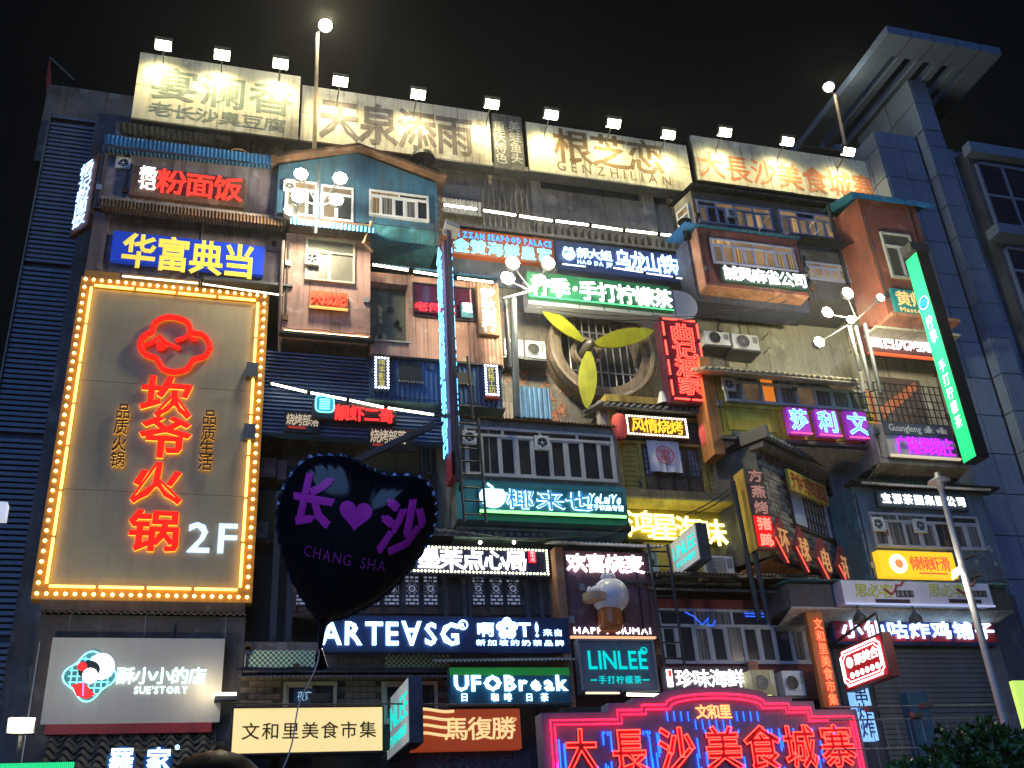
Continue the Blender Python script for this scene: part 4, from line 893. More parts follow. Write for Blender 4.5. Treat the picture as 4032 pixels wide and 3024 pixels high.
# ================================================================== attic details
Y = -.4
q = G.r((945, 425), (1045, 468), Y); single('zinc_sheet', MB().corr((q[0], Y, q[2]), (q[1], Y, q[2]), (0, 0, q[3]-q[2]), .1, .018, (0, 1, 0)), mat((.36, .37, .38), .5, .3, streak=.5), 'pale upright corrugated zinc sheet beside the gabled house roof', 'roof sheet')
q = G.r((948, 395), (1048, 432), -.3); m_ = MB()
for i in range(16):
    x = q[0]+(q[1]-q[0])*i/16; m_.tube([(x, -.3, q[2]), (x+.35, -.3, q[3])], .006, 4); m_.tube([(x+.35, -.3, q[2]), (x, -.3, q[3])], .006, 4)
single('chain_link_mesh', m_, GREYM, 'chain link mesh above the zinc sheet under the billboards', 'fence')
q = G.r((1040, 385), (1142, 482), -.45); t = thing('folding_gate', 'folded dark steel lattice gate hanging below the dark vertical roof panel', 'gate', (q[0], -.45, q[2]))
for i in range(9):
    x = q[0]+(q[1]-q[0])*i/8; part('bar', MB().box(x-.015, x+.015, -.47, -.44, q[2]-.25, q[3]), METAL, t)
for i in range(8):
    x = q[0]+(q[1]-q[0])*i/8; w_ = (q[1]-q[0])/8
    for zz_ in (q[3]-.5, q[2]+.1): part('lattice_strap', MB().tube([(x, -.46, zz_), (x+w_, -.46, zz_+.2)], .008, 4).tube([(x, -.46, zz_+.2), (x+w_, -.46, zz_)], .008, 4), METAL, t)
x, z = G.p(914, 345, -.9); m_ = MB().lathe((x, -.9, z), [(.07, -.95), (.07, 0), (.3, .0), (.27, .12), (.03, .2)], 18); single('roof_vent', m_, BLACKM, 'black mushroom chimney vent between the gabled roof and the billboards', 'vent')
WT = emit((1, .93, .70), 13)
SEG = [((957, 442), (1031, 452)), ((1042, 454), (1115, 465)), ((1120, 466), (1194, 477)), ((1199, 477), (1272, 486)), ((1277, 487), (1345, 497)), ((1350, 497), (1420, 505)), ((1425, 506), (1495, 513))]
for i, (a, b) in enumerate(SEG): led_tube(ORD[i]+' white strip light in the long attic row, from the gabled house', a, b, -.72, WT, .028)
# ================================================================== sign boards row
Y = -.75
ORS = mat((.40, .075, .015), .6, var=.15, streak=.1)
r0 = (G.p(952, 520, Y)[0], G.p(1196, 540, Y)[0], G.p(1075, 559, Y)[1], G.p(1075, 504, Y)[1])
t, r_ = board('seafood_sign', 'orange sign with cyan neon outlined characters and blue Latin line above', None, None, Y, .15, ORS, rect=r0)
CN = emit((.12, .75, 1), 4.2)
chars(t, '金贊海鮮皇宮', None, None, Y, CN, .02, .03, 0.0, style='line', rad=.026, rect=(G.p(978, 540, Y)[0], G.p(1192, 550, Y)[0], G.p(1085, 558, Y)[1], G.p(1085, 527, Y)[1]), fill=.9)
latin(t, 'JIN ZZAN SEAFOOD PALACE', None, None, Y, emit((.03, .25, 1), 2.4), .02, .03, .0, style='line', rad=.045, rect=(G.p(972, 525, Y)[0], G.p(1190, 525, Y)[0], G.p(1080, 523, Y)[1], G.p(1080, 511, Y)[1]), sp=.15)
Y = -.8
BLS = mat((.02, .05, .17), .5, var=.15, streak=.1)
r0 = (G.p(1204, 550, Y)[0], G.p(1530, 590, Y)[0], G.p(1362, 597, Y)[1], G.p(1362, 538, Y)[1])
t, r_ = board('lit_sign', 'dark blue sign with round mascot-free badge and large white glowing characters', None, None, Y, .15, BLS, rect=r0)
t['label'] = 'long dark blue sign with round white badge and glowing white characters under attic lights'
chars(t, '郝大姐', None, None, Y, WHB, .03, .03, .05, rect=(G.p(1245, 550, Y)[0], G.p(1322, 560, Y)[0], G.p(1283, 562, Y)[1], G.p(1283, 540, Y)[1]))
latin(t, 'HAO DA JIE', None, None, Y, WHB, .03, .04, .03, rect=(G.p(1247, 565, Y)[0], G.p(1322, 570, Y)[0], G.p(1284, 574, Y)[1], G.p(1284, 565, Y)[1]), sp=.14)
chars(t, '乌龙山铁板烧', None, None, Y, WHB, .03, .03, .06, rect=(G.p(1328, 560, Y)[0], G.p(1522, 585, Y)[0], G.p(1425, 592, Y)[1], G.p(1425, 552, Y)[1]))
c = G.p(1227, 552, Y); part('badge_ring', MB().ring(c[0], c[1], Y-.08, Y-.04, .13, .16, 24), WHB, t); part('badge', MB().disc(c[0], c[1]-.03, Y-.07, Y-.04, .09, 20), WHB, t)
for k in (-1, 1): part('badge_knob', MB().disc(c[0]+k*.07, c[1]+.15, Y-.08, Y-.04, .05, 12), WHB, t)
for i, (a, b) in enumerate((((1213, 570), (1266, 576)), ((1323, 578), (1390, 588)), ((1394, 590), (1454, 598)), ((1458, 600), (1520, 607)))):
    led_tube(['nearest the floodlights', 'second', 'third', 'fourth'][i]+' faint strip light segment under the long dark blue sign' if i else 'faint strip light under the dark blue sign closest to the twin floodlights', a, b, Y-.2, emit((.9, .93, 1), 1.6 if i != 1 else 3), .018)
# lemon tea sign with rounded grey shell
Y = -1.7
GSH = mat((.30, .32, .38), .6, var=.12, streak=.1)
c1 = G.p(1450, 655, Y+.1); h = (G.p(1450, 628, Y)[1]-G.p(1450, 688, Y)[1])/2; x0 = G.p(1145, 640, Y)[0]; xe = G.p(1512, 660, Y)[0]
P_ = [(x0, c1[1]-h), (xe-h, c1[1]-h)]+[(xe-h+h*math.sin(a), c1[1]-h*math.cos(a)) for a in [PI*k/14 for k in range(1, 14)]]+[(xe-h, c1[1]+h), (x0, c1[1]+h)]
t = thing('rounded_shell', 'pale grey rounded end panel behind the green lemon tea sign', 'panel', (x0, Y, c1[1]-h)); part('shell', MB().prism(P_, Y+.12, Y+.5), GSH, t)
for i in range(1, 7): x = x0+(xe-x0)*i/7; part('groove', MB().box(x, x+.012, Y+.11, Y+.12, c1[1]-h+.02, c1[1]+h-.02), BLACKM, t)
GRS = mat((.015, .16, .07), .5, var=.2, streak=.1)
r0 = (G.p(1142, 640, Y)[0], G.p(1452, 660, Y)[0], G.p(1297, 657, Y)[1], G.p(1297, 603, Y)[1])
t, r_ = board('lit_sign', 'dark green sign with eight large glowing white characters above the giant fan', None, None, Y, .12, GRS, rect=r0)
x0 = G.p(1147, 630, Y)[0]; xe = G.p(1450, 650, Y)[0]; zb, zt = G.p(1297, 653, Y)[1], G.p(1297, 613, Y)[1]; w_ = (xe-x0)/7.5
chars(t, '柠季', None, None, Y, WHT, .03, .03, .055, rect=(x0, x0+2*w_, zb, zt))
part('dot', MB().disc(x0+2.27*w_, (zb+zt)/2, Y-.09, Y-.04, .05, 12), WHT, t)
chars(t, '手打柠檬茶', None, None, Y, WHT, .03, .03, .055, rect=(x0+2.5*w_, xe, zb, zt))
part('foot_light', MB().tube([(r_[0], Y-.06, r_[2]), (r_[1], Y-.06, r_[2])], .012, 6), emit((.1, .9, .3), 1.5), t)
# ================================================================== giant fan wall
Y = -.35
SCR = mat((.19, .175, .145), .85, var=.45, streak=.6, scale=1.3)
r0 = (G.p(1075, 700, Y)[0], G.p(1560, 700, Y)[0], G.p(1250, 960, Y)[1], G.p(1250, 560, Y)[1])
t, rr = pod('fan_wall', 'grimy concrete wall with orange scribbles around the giant propeller fan', None, None, Y, SCR, rect=r0, cat='wall')
SC = mat((.55, .20, .10), .8, var=.2, streak=0)
random.seed(11)
for k in range(46):
    cx, cy = random.choice([(1130, 830), (1210, 840), (1225, 880), (1370, 820), (1380, 790), (1150, 700), (1360, 700), (1180, 860), (1205, 900)])
    x, z = G.p(cx+random.gauss(0, 16), cy+random.gauss(0, 22), Y)
    pts = [(x, Y-.004, z)]; an = random.uniform(0, 6.28)
    for s in range(random.randint(5, 11)):
        an += random.gauss(0, .8); x += math.cos(an)*.07; z += math.sin(an)*.09; pts.append((x, Y-.004, z))
    part('paint_squiggle', MB().tube(pts, random.choice((.010, .016, .02)), 4), SC, t)
random.seed(5)
fc = G.p(1292, 765, Y-.3); R = (G.p(1292, 664, Y-.3)[1]-G.p(1292, 866, Y-.3)[1])/2; R = 1.24
t = thing('giant_fan', 'giant industrial fan ring with three long yellow propeller blades', 'fan', (fc[0], Y-.4, fc[1]-R))
RG = mat((.25, .19, .13), .8, .1, var=.6, streak=.7, scale=2.5)
m_ = MB(); m_.ring(fc[0], fc[1], Y-.55, Y, R*.80, R*1.0, 56); part('ring', m_, RG, t)
part('inner_lip', MB().ring(fc[0], fc[1], Y-.62, Y-.4, R*.97, R*1.03, 56), mat((.30, .24, .18), .7, var=.3), t)
part('dark_core', MB().disc(fc[0], fc[1], Y-.03, Y-.01, R*.8, 48), CORE, t)
for k in range(-5, 6):
    x = fc[0]+k*R*.145; hh = math.sqrt(max(.01, (R*.8)**2-(x-fc[0])**2)); part('guard_bar', MB().tube([(x, Y-.35, fc[1]-hh), (x, Y-.35, fc[1]+hh)], .018, 6), GREYM, t)
for k in (-.42, .42):
    z = fc[1]+k*R; hh = math.sqrt((R*.8)**2-(z-fc[1])**2); part('guard_bar', MB().tube([(fc[0]-hh, Y-.37, z), (fc[0]+hh, Y-.37, z)], .018, 6), GREYM, t)
YB_ = Y-.95; hc = G.p(1272, 746, YB_)
m_ = MB(); m_.sm = True; part('hub', m_.lathe((hc[0], YB_, hc[1]), [(.001, -.2), (.07, -.18), (.11, -.08), (.12, .05), (.12, .6)], 20, 'y'), mat((.25, .23, .2), .4, .6), t)
part('hub_ring', MB().ring(hc[0]+.04, hc[1]-.02, YB_+.2, YB_+.35, .28, .36, 28), RG, t)
YW = mat((.29, .30, .015), .5, var=.25, scale=3, streak=.3, bump=.05)
for tip, wf in (((1168, 662), .9), ((1412, 714), 1), ((1268, 882), 1.0)):
    e = G.p(*tip, YB_); d = Vector((e[0]-hc[0], 0, e[1]-hc[1])); L = d.length; d.normalize(); n_ = Vector((-d.z, 0, d.x))
    top = []; bot = []
    for k in range(13):
        s = k/12; w_ = .20*math.sin(PI*min(1, (s*.93+.05)))**.75*(1 if s < .96 else .5); c = Vector((hc[0], YB_, hc[1]))+d*(.16+(L-.16)*s)
        tw_ = .22*(1-s*.5); top.append((c+n_*w_+Vector((0, -tw_*w_*1.2, 0)))); bot.append((c-n_*w_+Vector((0, tw_*w_*1.2, 0))))
    mb = MB(); mb.sm = False
    for k in range(12):
        mb.poly3([top[k], top[k+1], bot[k+1], bot[k]], (0, .035, 0))
    part('blade', mb, YW, t)
ac_unit('cream air conditioner half hidden behind the twin poles by the giant fan', (1088, 731), (1132, 770), -.9, .3)
ac_unit('cream air conditioner right against the giant fan ring', (1134, 735), (1180, 775), -.95, .3)
q = G.r((1120, 834), (1192, 905), -.5); single('blue_sheet', MB().corr((q[0], -.5, q[2]), (q[1], -.5, q[2]), (0, 0, q[3]-q[2]), .11, .02, (0, 1, 0)), mat((.10, .22, .38), .5, .3, streak=.5), 'blue corrugated sheet with orange drips below the giant fan', 'roof sheet')
q = G.r((1086, 868), (1110, 900), -.5); single('white_jamb', MB().box(q[0], q[1], -.5, -.35, q[2]-.3, q[3]), BEIGE, 'pale narrow jamb between the blue annex and the blue sheet', 'panel')
# poles carrying floodlights near fan
single('steel_pole', MB().tube([g3(1090, 640, -1.9), g3(1102, 795, -1.9)], .05, 10), METAL, 'thinner grey pole against the corrugated end of the orange house', 'pole')
single('steel_pole', MB().tube([g3(1108, 640, -2.2), g3(1117, 902, -2.2)], .075, 12), mat((.10, .12, .13), .45, .5), 'thick grey pole carrying floodlights left of the giant fan', 'pole')
cluster('bracket of four lit floodlights over the thick pole beside the lemon tea sign', [(1108, 567, 1.2), (1185, 567, 1.15), (1097, 600, 1.2), (1168, 604, 1.05)], (1085, 645), (1160, 625), -2.4, mid=(1150, 630), e=620)
# ================================================================== red neon vertical sign
Y = -2.2
NB = mat((.06, .008, .03), .5, var=.2, streak=.1)
r0 = ((G.p(1422, 685, Y)[0]+G.p(1450, 868, Y)[0])/2, (G.p(1507, 695, Y)[0]+G.p(1533, 872, Y)[0])/2, (G.p(1450, 866, Y)[1]+G.p(1533, 874, Y)[1])/2, (G.p(1422, 686, Y)[1]+G.p(1507, 694, Y)[1])/2)
t, r_ = board('neon_sign', 'black vertical neon sign with four red outlined characters beside the giant fan', None, None, Y, .3, NB, rect=r0)
RN = emit((1, .045, .03), 5)
chars(t, '曲记酒家', None, None, Y, RN, .02, .05, .02, style='line', rad=.026, vert=True, rect=(r_[0]+.2, r_[1]-.14, r_[2]+.16, r_[3]-.14), fill=.95)
chars(t, '曲记酒家', None, None, Y, emit((1, .02, .02), 1.2), .02, .01, -.012, vert=True, rect=(r_[0]+.2, r_[1]-.14, r_[2]+.16, r_[3]-.14), fill=.95)
for x in (r_[0]+.05, r_[1]-.05):
    for k in range(4):
        a = r_[2]+.06+(r_[3]-r_[2]-.12)*k/4; part('glow_tube', MB().tube([(x, Y-.06, a+.07), (x, Y-.06, a+(r_[3]-r_[2])/4-.09)], .02, 6), RN, t)
for z in (r_[2]+.05, r_[3]-.05):
    for k in range(2):
        a = r_[0]+.05+(r_[1]-r_[0]-.1)*k/2; part('glow_tube', MB().tube([(a+.02, Y-.06, z), (a+(r_[1]-r_[0])/2-.09, Y-.06, z)], .02, 6), RN, t)
q = g3(1440, 860, -1.9); single('tin_lamp_hood', MB().lathe((q[0]-.1, -1.9, q[2]), [(.14, -.16), (.05, .14), (.001, .15)], 12), WHITEP, 'small white metal lamp hood at the foot of the red neon vertical sign', 'lamp')
# ================================================================== top right dark houses
Y = -1.3
DKW = mat((.075, .078, .085), .85, var=.3, streak=.5)
r0 = (G.p(1500, 460, Y)[0], G.p(1848, 520, Y)[0], G.p(1680, 560, Y)[1], G.p(1680, 437, Y)[1])
t, rr = pod('attic_house', 'dark grey corrugated top floor house with two rows of lit windows', None, None, Y, DKW, rect=r0)
xl = G.p(1455, 440, -.6)[0]
part('chamfer_wall', MB().poly3([(rr[0], Y, rr[2]), (rr[0], Y, rr[3]), (xl, -.6, rr[3]), (xl, -.6, rr[2])], (.03, .03, 0)), mat((.22, .21, .17), .85, streak=.4), t)
frc = Fr((rr[0], Y, 0), math.atan2(-.6-Y, xl-rr[0])+PI)
x, z = G.p(1590, 418, Y-.2); part('roof', MB().corr((rr[0]-.1, Y-.25, rr[3]+.02), (rr[1]+.05, Y-.25, rr[3]+.02), (0, 2.2, .5), .085, .018), BLACKM, t)
part('roof_lip', MB().corr((rr[0]-.1, Y-.25, rr[3]-.04), (rr[1]+.05, Y-.25, rr[3]-.04), (0, 0, .07), .085, .016, (0, 1, 0)), BLACKM, t)
# slanted side window
wl = (xl+rr[0])/2; a = Vector((xl+.12, -.6+(Y+.6)*.12/(rr[0]-xl)-.03, 0)); 
d_ = Vector((rr[0]-xl, Y+.6, 0)).normalized(); ang = math.atan2(d_.y, d_.x); fw = Fr((xl, -.6, 0), ang); Lc = Vector((rr[0]-xl, Y+.6, 0)).length
tt = thing('corner_window', 'white window on the narrow chamfered side of the top floor house', 'window', (Lc*.5, -.03, rr[3]-1.4), fw); window(tt, (Lc*.18, Lc*.86, rr[3]-1.25, rr[3]-.35), -.03, 2, None, .28, GW, .05)
BLF = mat((.26, .28, .42), .55, var=.12, streak=.15)
w1 = (G.p(1507, 465, Y)[0], G.p(1667, 480, Y)[0], G.p(1588, 492, Y)[1], G.p(1588, 444, Y)[1]); window(t, w1, Y, 8, BLF, .27, WARM+GW[:1], .04, 4)
w2 = (G.p(1686, 490, Y)[0], G.p(1838, 505, Y)[0], G.p(1760, 514, Y)[1], G.p(1760, 465, Y)[1]); window(t, w2, Y, 8, BLF, .27, WARM+GW[:1], .04, 4)
fan_unit('fan in the left of the two top floor lit window bands', (1580, 462), Y-.09, .27); fan_unit('fan in the top floor lit window band nearest the red tower', (1802, 493), Y-.09, .27)
for a, b, lab in (((1640, 498), (1662, 465), 'short antenna rod leaning over the first lit window band'), ((1738, 505), (1762, 476), 'antenna rod leaning before the second lit window band'), ((1758, 508), (1792, 478), 'longer antenna rod before the second lit window band')):
    p = g3(*a, Y-.5); q = g3(*b, Y-.5); single('antenna_rod', MB().tube([p, q], .012, 5).tube([q, (q[0]-.9, q[1]+.2, q[2]+.02)], .008, 4), GREYM, lab, 'rod')
p = G.p(1788, 444, Y-.35); q = G.p(1822, 615, Y-.35); single('drain_pipe', MB().tube([(p[0], Y-.35, p[1]), (p[0]+.02, Y-.35, q[1])], .05, 8), BLACKM, 'black vertical drain pipe in front of the top floor lit windows', 'pipe')
x, z = G.p(1477, 470, Y-.3); single('wall_cowl', MB().lathe((x, Y-.3, z-.15), [(.09, -.5), (.09, 0), (.18, .02), (.02, .14)], 12), BLACKM, 'small dark vent cowl beside the first lit window band', 'vent')
# mahjong pod
Y = -1.95
DRD = mat((.17, .05, .045), .8, var=.3, streak=.4)
r0 = (G.p(1518, 560, Y)[0], G.p(1738, 600, Y)[0], G.p(1630, 626, Y)[1], G.p(1630, 507, Y)[1])
t, rr = pod('mahjong_house', 'dark red projecting house front with lit window band and orange underside', None, None, Y, DRD, rect=r0, back=-1.55)
part('soffit', MB().poly3([(rr[0], Y, rr[2]-.002), (rr[1], Y, rr[2]-.002), (rr[1], -1.55, rr[2]-.002), (rr[0], -1.55, rr[2]-.002)], (0, 0, -.03)), mat((.42, .20, .11), .7), t)
zb_ = G.p(1620, 662, -1.55)[1]
part('left_flank', MB().box(rr[0]-.02, rr[0]-.002, Y+.02, -1.55, rr[2], rr[3]), mat((.45, .22, .14), .75), t)
part('lower_wall', MB().box(rr[0]-.1, rr[1]+.25, -1.55, -.9, zb_, rr[3]), mat((.05, .06, .10), .8), t)
part('roof', MB().corr((rr[0]-.4, Y-.15, rr[3]), (rr[1]+.05, Y-.15, rr[3]), (0, 1.2, .25), .09, .018), BLUEC, t)
w1 = (G.p(1537, 545, Y)[0], G.p(1716, 560, Y)[0], G.p(1627, 579, Y)[1], G.p(1627, 527, Y)[1]); window(t, w1, Y, 8, BLF, .27, WARM+GW[:1], .04, 4)
t, r_ = board('lit_sign', 'dark green strip sign with six glowing white characters under the lit window band', None, None, Y-.08, .08, mat((.02, .06, .045), .5), rect=(G.p(1556, 590, Y)[0], rr[1]-.03, G.p(1645, 620, Y)[1], G.p(1645, 587, Y)[1]))
chars(t, '誠興麻雀公司', None, None, Y-.08, WHT, .03, .03, .04, rect=(r_[0]+.03, r_[1]-.02, r_[2]+.03, r_[3]-.02))
# bay between mahjong house and red tower
Y = -2.0
Y = -1.5
r0 = (G.p(1738, 590, Y)[0], G.p(1850, 600, Y)[0], G.p(1790, 650, Y)[1], G.p(1790, 545, Y)[1])
t, rr = pod('dim_bay', 'dim dark bay with a row of lit windows left of the red tower', None, None, Y, DKW, rect=r0)
window(t, (G.p(1740, 580, Y)[0], G.p(1843, 590, Y)[0], G.p(1790, 608, Y)[1], G.p(1790, 572, Y)[1]), Y, 6, BLF, .3, WARM+GW[:1], .04, 3)
part('eave', MB().corr((rr[0]-.1, Y-.5, rr[3]+.02), (rr[1]+.1, Y-.5, rr[3]+.02), (0, .5, .1), .085, .02), BLACKM, t)
# wall + soffit under the mahjong house (beige shelter)
Y = -.3
r0 = (G.p(1520, 720, Y)[0], G.p(1900, 750, Y)[0], G.p(1700, 830, Y)[1], G.p(1700, 655, Y)[1])
BGS = mat((.38, .36, .27), .85, var=.2, streak=.3, scale=.8)
t, rr = pod('beige_back_wall', 'beige plaster wall behind the paired air conditioners and floodlights', None, None, Y, BGS, rect=r0, cat='wall')
part('soffit', MB().poly3([(rr[0], -1.56, rr[3]+.05), (rr[1]-.6, -1.56, rr[3]+.0), (rr[1]-.6, Y, rr[3]-.06), (rr[0], Y, rr[3])], (0, 0, .05)), BGS, t)
for px, py in ((1645, 735), (1649, 765)): q = g3(px, py, Y-.05); part('wall_hook', MB().tube([q, (q[0]+.1, q[1]-.2, q[2]+.1)], .012, 5), BLACKM, t)
ac_unit('pale grey air conditioner nearer the red neon sign on the beige wall', (1520, 714), (1579, 747), -.85, .35)
ac_unit('newer air conditioner beside its twin on the beige wall', (1580, 720), (1642, 757), -.88, .35, grille='sq')
# ================================================================== red tower
Y = -2.45
RT = mat((.30, .085, .05), .75, var=.25, streak=.35)
r0 = ((G.p(1862, 450, Y)[0]+G.p(1925, 690, Y)[0])/2-.05, (G.p(1982, 455, Y)[0]+G.p(2045, 690, Y)[0])/2, G.p(1985, 692, Y)[1], G.p(1915, 437, Y)[1])
t, rr = pod('red_tower', 'tall orange red stucco bay with one long white window and blue cap roof', None, None, Y, RT, rect=r0, back=-1.45)
part('left_flank', MB().poly3([(rr[0], Y+.01, rr[2]), (rr[0], Y+.01, rr[3]), (rr[0]-.1, -1.5, rr[3]), (rr[0]-.1, -1.5, rr[2])], (.02, .02, 0)), RT, t)
part('roof', MB().corr((rr[0]-.3, Y-.2, rr[3]), (rr[1]+.45, Y-.2, rr[3]-.0), (0, 1.4, .42), .09, .018), mat((.03, .24, .36), .5, .2), t)
part('roof_edge', MB().corr((rr[0]-.3, Y-.2, rr[3]-.16), (rr[1]+.45, Y-.2, rr[3]-.16), (0, 0, .16), .09, .016, (0, 1, 0)), mat((.03, .24, .36), .5, .2), t)
part('foot', MB().box(rr[0]-.1, rr[1]+.1, Y-.25, -1.5, rr[2]-.1, rr[2]-.002), mat((.42, .17, .10), .75), t)
wa = (G.p(1905, 540, Y)[0]+.05, G.p(1968, 540, Y)[0]+.05, G.p(1955, 604, Y)[1], G.p(1920, 505, Y)[1]); window(t, wa, Y, 2, mat((.55, .55, .45), .6, var=.1), .3, [glass((.09, .085, .06), .3)], .05, 1)
t, r_ = board('small_sign', 'teal board with gold characters and a small Latin line on the red tower', (1917, 626), (2010, 678), Y-.1, .08, emit((.01, .2, .19), .35, (.02, .2, .2)), rect=(G.p(1926, 650, Y)[0]-.02, rr[1]-.12, G.p(1965, 682, Y)[1], G.p(1965, 632, Y)[1]))
GOLD = emit((1, .62, .22), .75)
chars(t, '黄师傅', None, None, Y-.1, GOLD, .02, 0, .03, rect=(r_[0]+.08, r_[1]-.1, r_[2]+.2, r_[3]-.06)); latin(t, 'Master bun', None, None, Y-.1, GOLD, .01, 0, .01, one=True, rect=(r_[0]+.12, r_[1]-.2, r_[2]+.03, r_[2]+.16))
# ginseng row: white sign under the tower
Y = -2.0
t, r_ = board('lit_sign', 'dark maroon sign with glowing white characters under the red tower', None, None, Y, .12, mat((.10, .03, .03), .6), rect=(G.p(1866, 730, Y)[0], G.p(2035, 745, Y)[0], G.p(1940, 770, Y)[1], G.p(1940, 712, Y)[1]))
x0 = G.p(1872, 730, Y)[0]; chars(t, '國吉虎烤雞', None, None, Y, WHT, .03, .03, .05, rect=(x0, G.p(2014, 745, Y)[0], G.p(1940, 757, Y)[1], G.p(1940, 720, Y)[1]))
part('light_bar', MB().box(r_[0], r_[1], Y-.08, Y, r_[2]-.02, r_[2]+.02), emit((1, .12, .04), 1.1), t)
# balcony with mural and grid railing
Y = -1.3
r0 = (G.p(1862, 850, Y)[0], 17.15, G.p(1950, 930, Y)[1], G.p(1950, 772, Y)[1])
t, rr = pod('balcony_wall', 'beige balcony back wall with an orange brush stroke mural', None, None, Y, BGS, rect=r0, cat='wall')
mu = MB(); O_ = mat((.55, .17, .08), .8, var=.15)
q = [g3(*p, Y-.02) for p in ((1868, 838), (1885, 850), (1900, 920), (1880, 925))]; part('mural_stroke', MB().poly3(q, (0, .015, 0)), O_, t)
q = [g3(*p, Y-.024) for p in ((1900, 880), (1975, 825), (1985, 838), (1910, 905))]; part('mural_stroke', MB().poly3(q, (0, .015, 0)), O_, t)
q = [g3(*p, Y-.012) for p in ((1890, 812), (1985, 822), (2010, 915), (1905, 918))]; part('mural_ground', MB().poly3(q, (0, .006, 0)), mat((.12, .09, .08), .9), t)
part('slab', MB().box(rr[0]-.1, 17.0, -2.5, Y, rr[3]-.0, rr[3]+.06), BGS, t)
Y = -2.5
x0, z0 = G.p(1872, 920, Y); x1, z1 = G.p(2052, 925, Y); zt_ = G.p(1960, 833, Y)[1]; zb_ = G.p(1960, 915, Y)[1]
t = thing('grid_railing', 'black square grid railing around the mural balcony', 'railing', ((x0+x1)/2, Y, zb_))
for i in range(16): x = x0+(x1-x0)*i/15; part('bar', MB().box(x-.009, x+.009, Y-.01, Y+.01, zb_, zt_), BLACKM, t)
for i in range(6): z = zb_+(zt_-zb_)*i/5; part('rail', MB().box(x0, x1, Y-.028, Y-.011, z-.009, z+.009), BLACKM, t)
# floodlight gang right
cluster('gang of five lit floodlights on a beam before the beige wall and red tower', [(1832, 632, 1.05), (1788, 674, 1.0), (1838, 690, .75), (1903, 642, .7), (1770, 738, .95)], (1858, 800), (1830, 700), -3.3, mid=(1850, 690), e=520)
single('angled_post', MB().tube([g3(1832, 700, -3.1), g3(1866, 848, -3.1)], .055, 8), mat((.33, .31, .24), .7), 'cream square post holding the gang of five floodlights', 'post')
for a, b, lab in (((1848, 705), (1883, 845), 'dark steel post just right of the cream floodlight post'), ((1868, 700), (1902, 850), 'outer dark steel post near the maroon sign')):
    single('steel_post', MB().tube([g3(*a, -3.0), g3(*b, -3.0)], .05, 8), METAL, lab, 'post')
# ================================================================== green blade sign (faces west)
xg = G.p(2000, 760, -3.0)[0]; fr = side_frame(G.p(2020, 780, -3.35)[0])
a = fr.p(1957, 568, 0); b = fr.p(1975, 545, 0); c = fr.p(2083, 1005, 0); d = fr.p(2110, 978, 0)
xl, xr = (a[0]+c[0])/2, (b[0]+d[0])/2; zt, zb = (a[1]+b[1])/2, (c[1]+d[1])/2

t = thing('green_blade_sign', 'tall projecting green lightbox with white characters below a blue round badge', 'sign', ((xl+xr)/2, .1, zb), fr)
part('casing', MB().box(xl-.02, xr+.02, .012, .32, zb-.02, zt+.02), BLACKM, t); part('panel', MB().box(xl, xr, 0, .01, zb, zt), emit((.01, .85, .22), .75, (.02, .5, .15)), t)
def gz(f): return zt-(zt-zb)*f
WG = emit((.85, 1, .95), 1.1)
chars(t, '柠季', None, None, -.001, WG, .01, 0, .03, vert=True, rect=(xl+.08, xr-.08, gz(.45), gz(.31)), fill=.9)
chars(t, '手打柠檬茶', None, None, -.001, WG, .01, 0, .03, vert=True, rect=(xl+.08, xr-.08, gz(.86), gz(.53)), fill=.85)
part('badge', MB().disc((xl+xr)/2, gz(.245), -.012, -.001, (xr-xl)*.36, 28), emit((.02, .2, .7), .8), t); part('badge_rim', MB().ring((xl+xr)/2, gz(.245), -.016, -.001, (xr-xl)*.36, (xr-xl)*.40, 28), WG, t)
latin(t, 'CTV', None, None, -.013, emit((.03, .8, .4), .9), .004, 0, 0, rect=((xl+xr)/2-.1, (xl+xr)/2+.1, gz(.245)-.05, gz(.245)+.06))
q = fr.w((xr-.2, .15, zt+.12)); single('hooded_spotlight', MB().box(q.x-.2, q.x+.3, q.y-.15, q.y+.2, q.z, q.z+.22), METAL, 'grey hooded spotlight box on top of the green blade sign', 'lamp')
# ================================================================== tile roofed yellow shop band
def tile_roof(par, a, b, y0, y1, drop, m, w=.15, name='tile'):
    p = G.p(*a, y0); q = G.p(*b, y0); key = 'tm%.2f%s' % (w, m.name)
    if key not in BULB:
        mb = MB(); mb.sm = True; mb.lathe((0, 0, 0), [(.001, -.01), (w*.32, -.01), (w*.32, .24)], 8, 'y'); BULB[key] = mb.mesh('tile'); BULB[key].materials.append(m)
    n = max(2, int((q[0]-p[0])/w)); rows = max(1, int((y1-y0)/.26))
    zz = (p[1]+q[1])/2
    part('deck', MB().poly3([(p[0], y0, zz-.03), (q[0], y0, zz-.03), (q[0], y1, zz+drop-.03), (p[0], y1, zz+drop-.03)], (0, 0, -.03)), m, par)
    for j in range(rows):
        for i in range(n+1): inst(name, BULB[key], (p[0]+i*w, y0+j*.25+random.uniform(-.008, .008), zz+drop*j/rows+.01), par, rot=(math.atan2(drop, y1-y0), 0, 0))
Y = -2.35
r0 = (G.p(1548, 880, Y)[0], G.p(1885, 900, Y)[0], G.p(1720, 956, Y)[1], G.p(1700, 805, Y)[1])
YLW = mat((.48, .36, .03), .65, var=.15, streak=.25, scale=1)
t, rr = pod('yellow_shop_house', 'yellow house front with tiled eave and a long white window band', None, None, Y, YLW, rect=r0)
tile_roof(t, (1528, 800), (1868, 818), Y-.55, Y+1.0, .55, mat((.33, .29, .20), .8, var=.4, scale=5), .15)
part('corner_post', MB().box(rr[0]-.24, rr[0], Y-.03, Y+.5, rr[2]-.4, rr[3]+.2), mat((.42, .17, .05), .7), t)
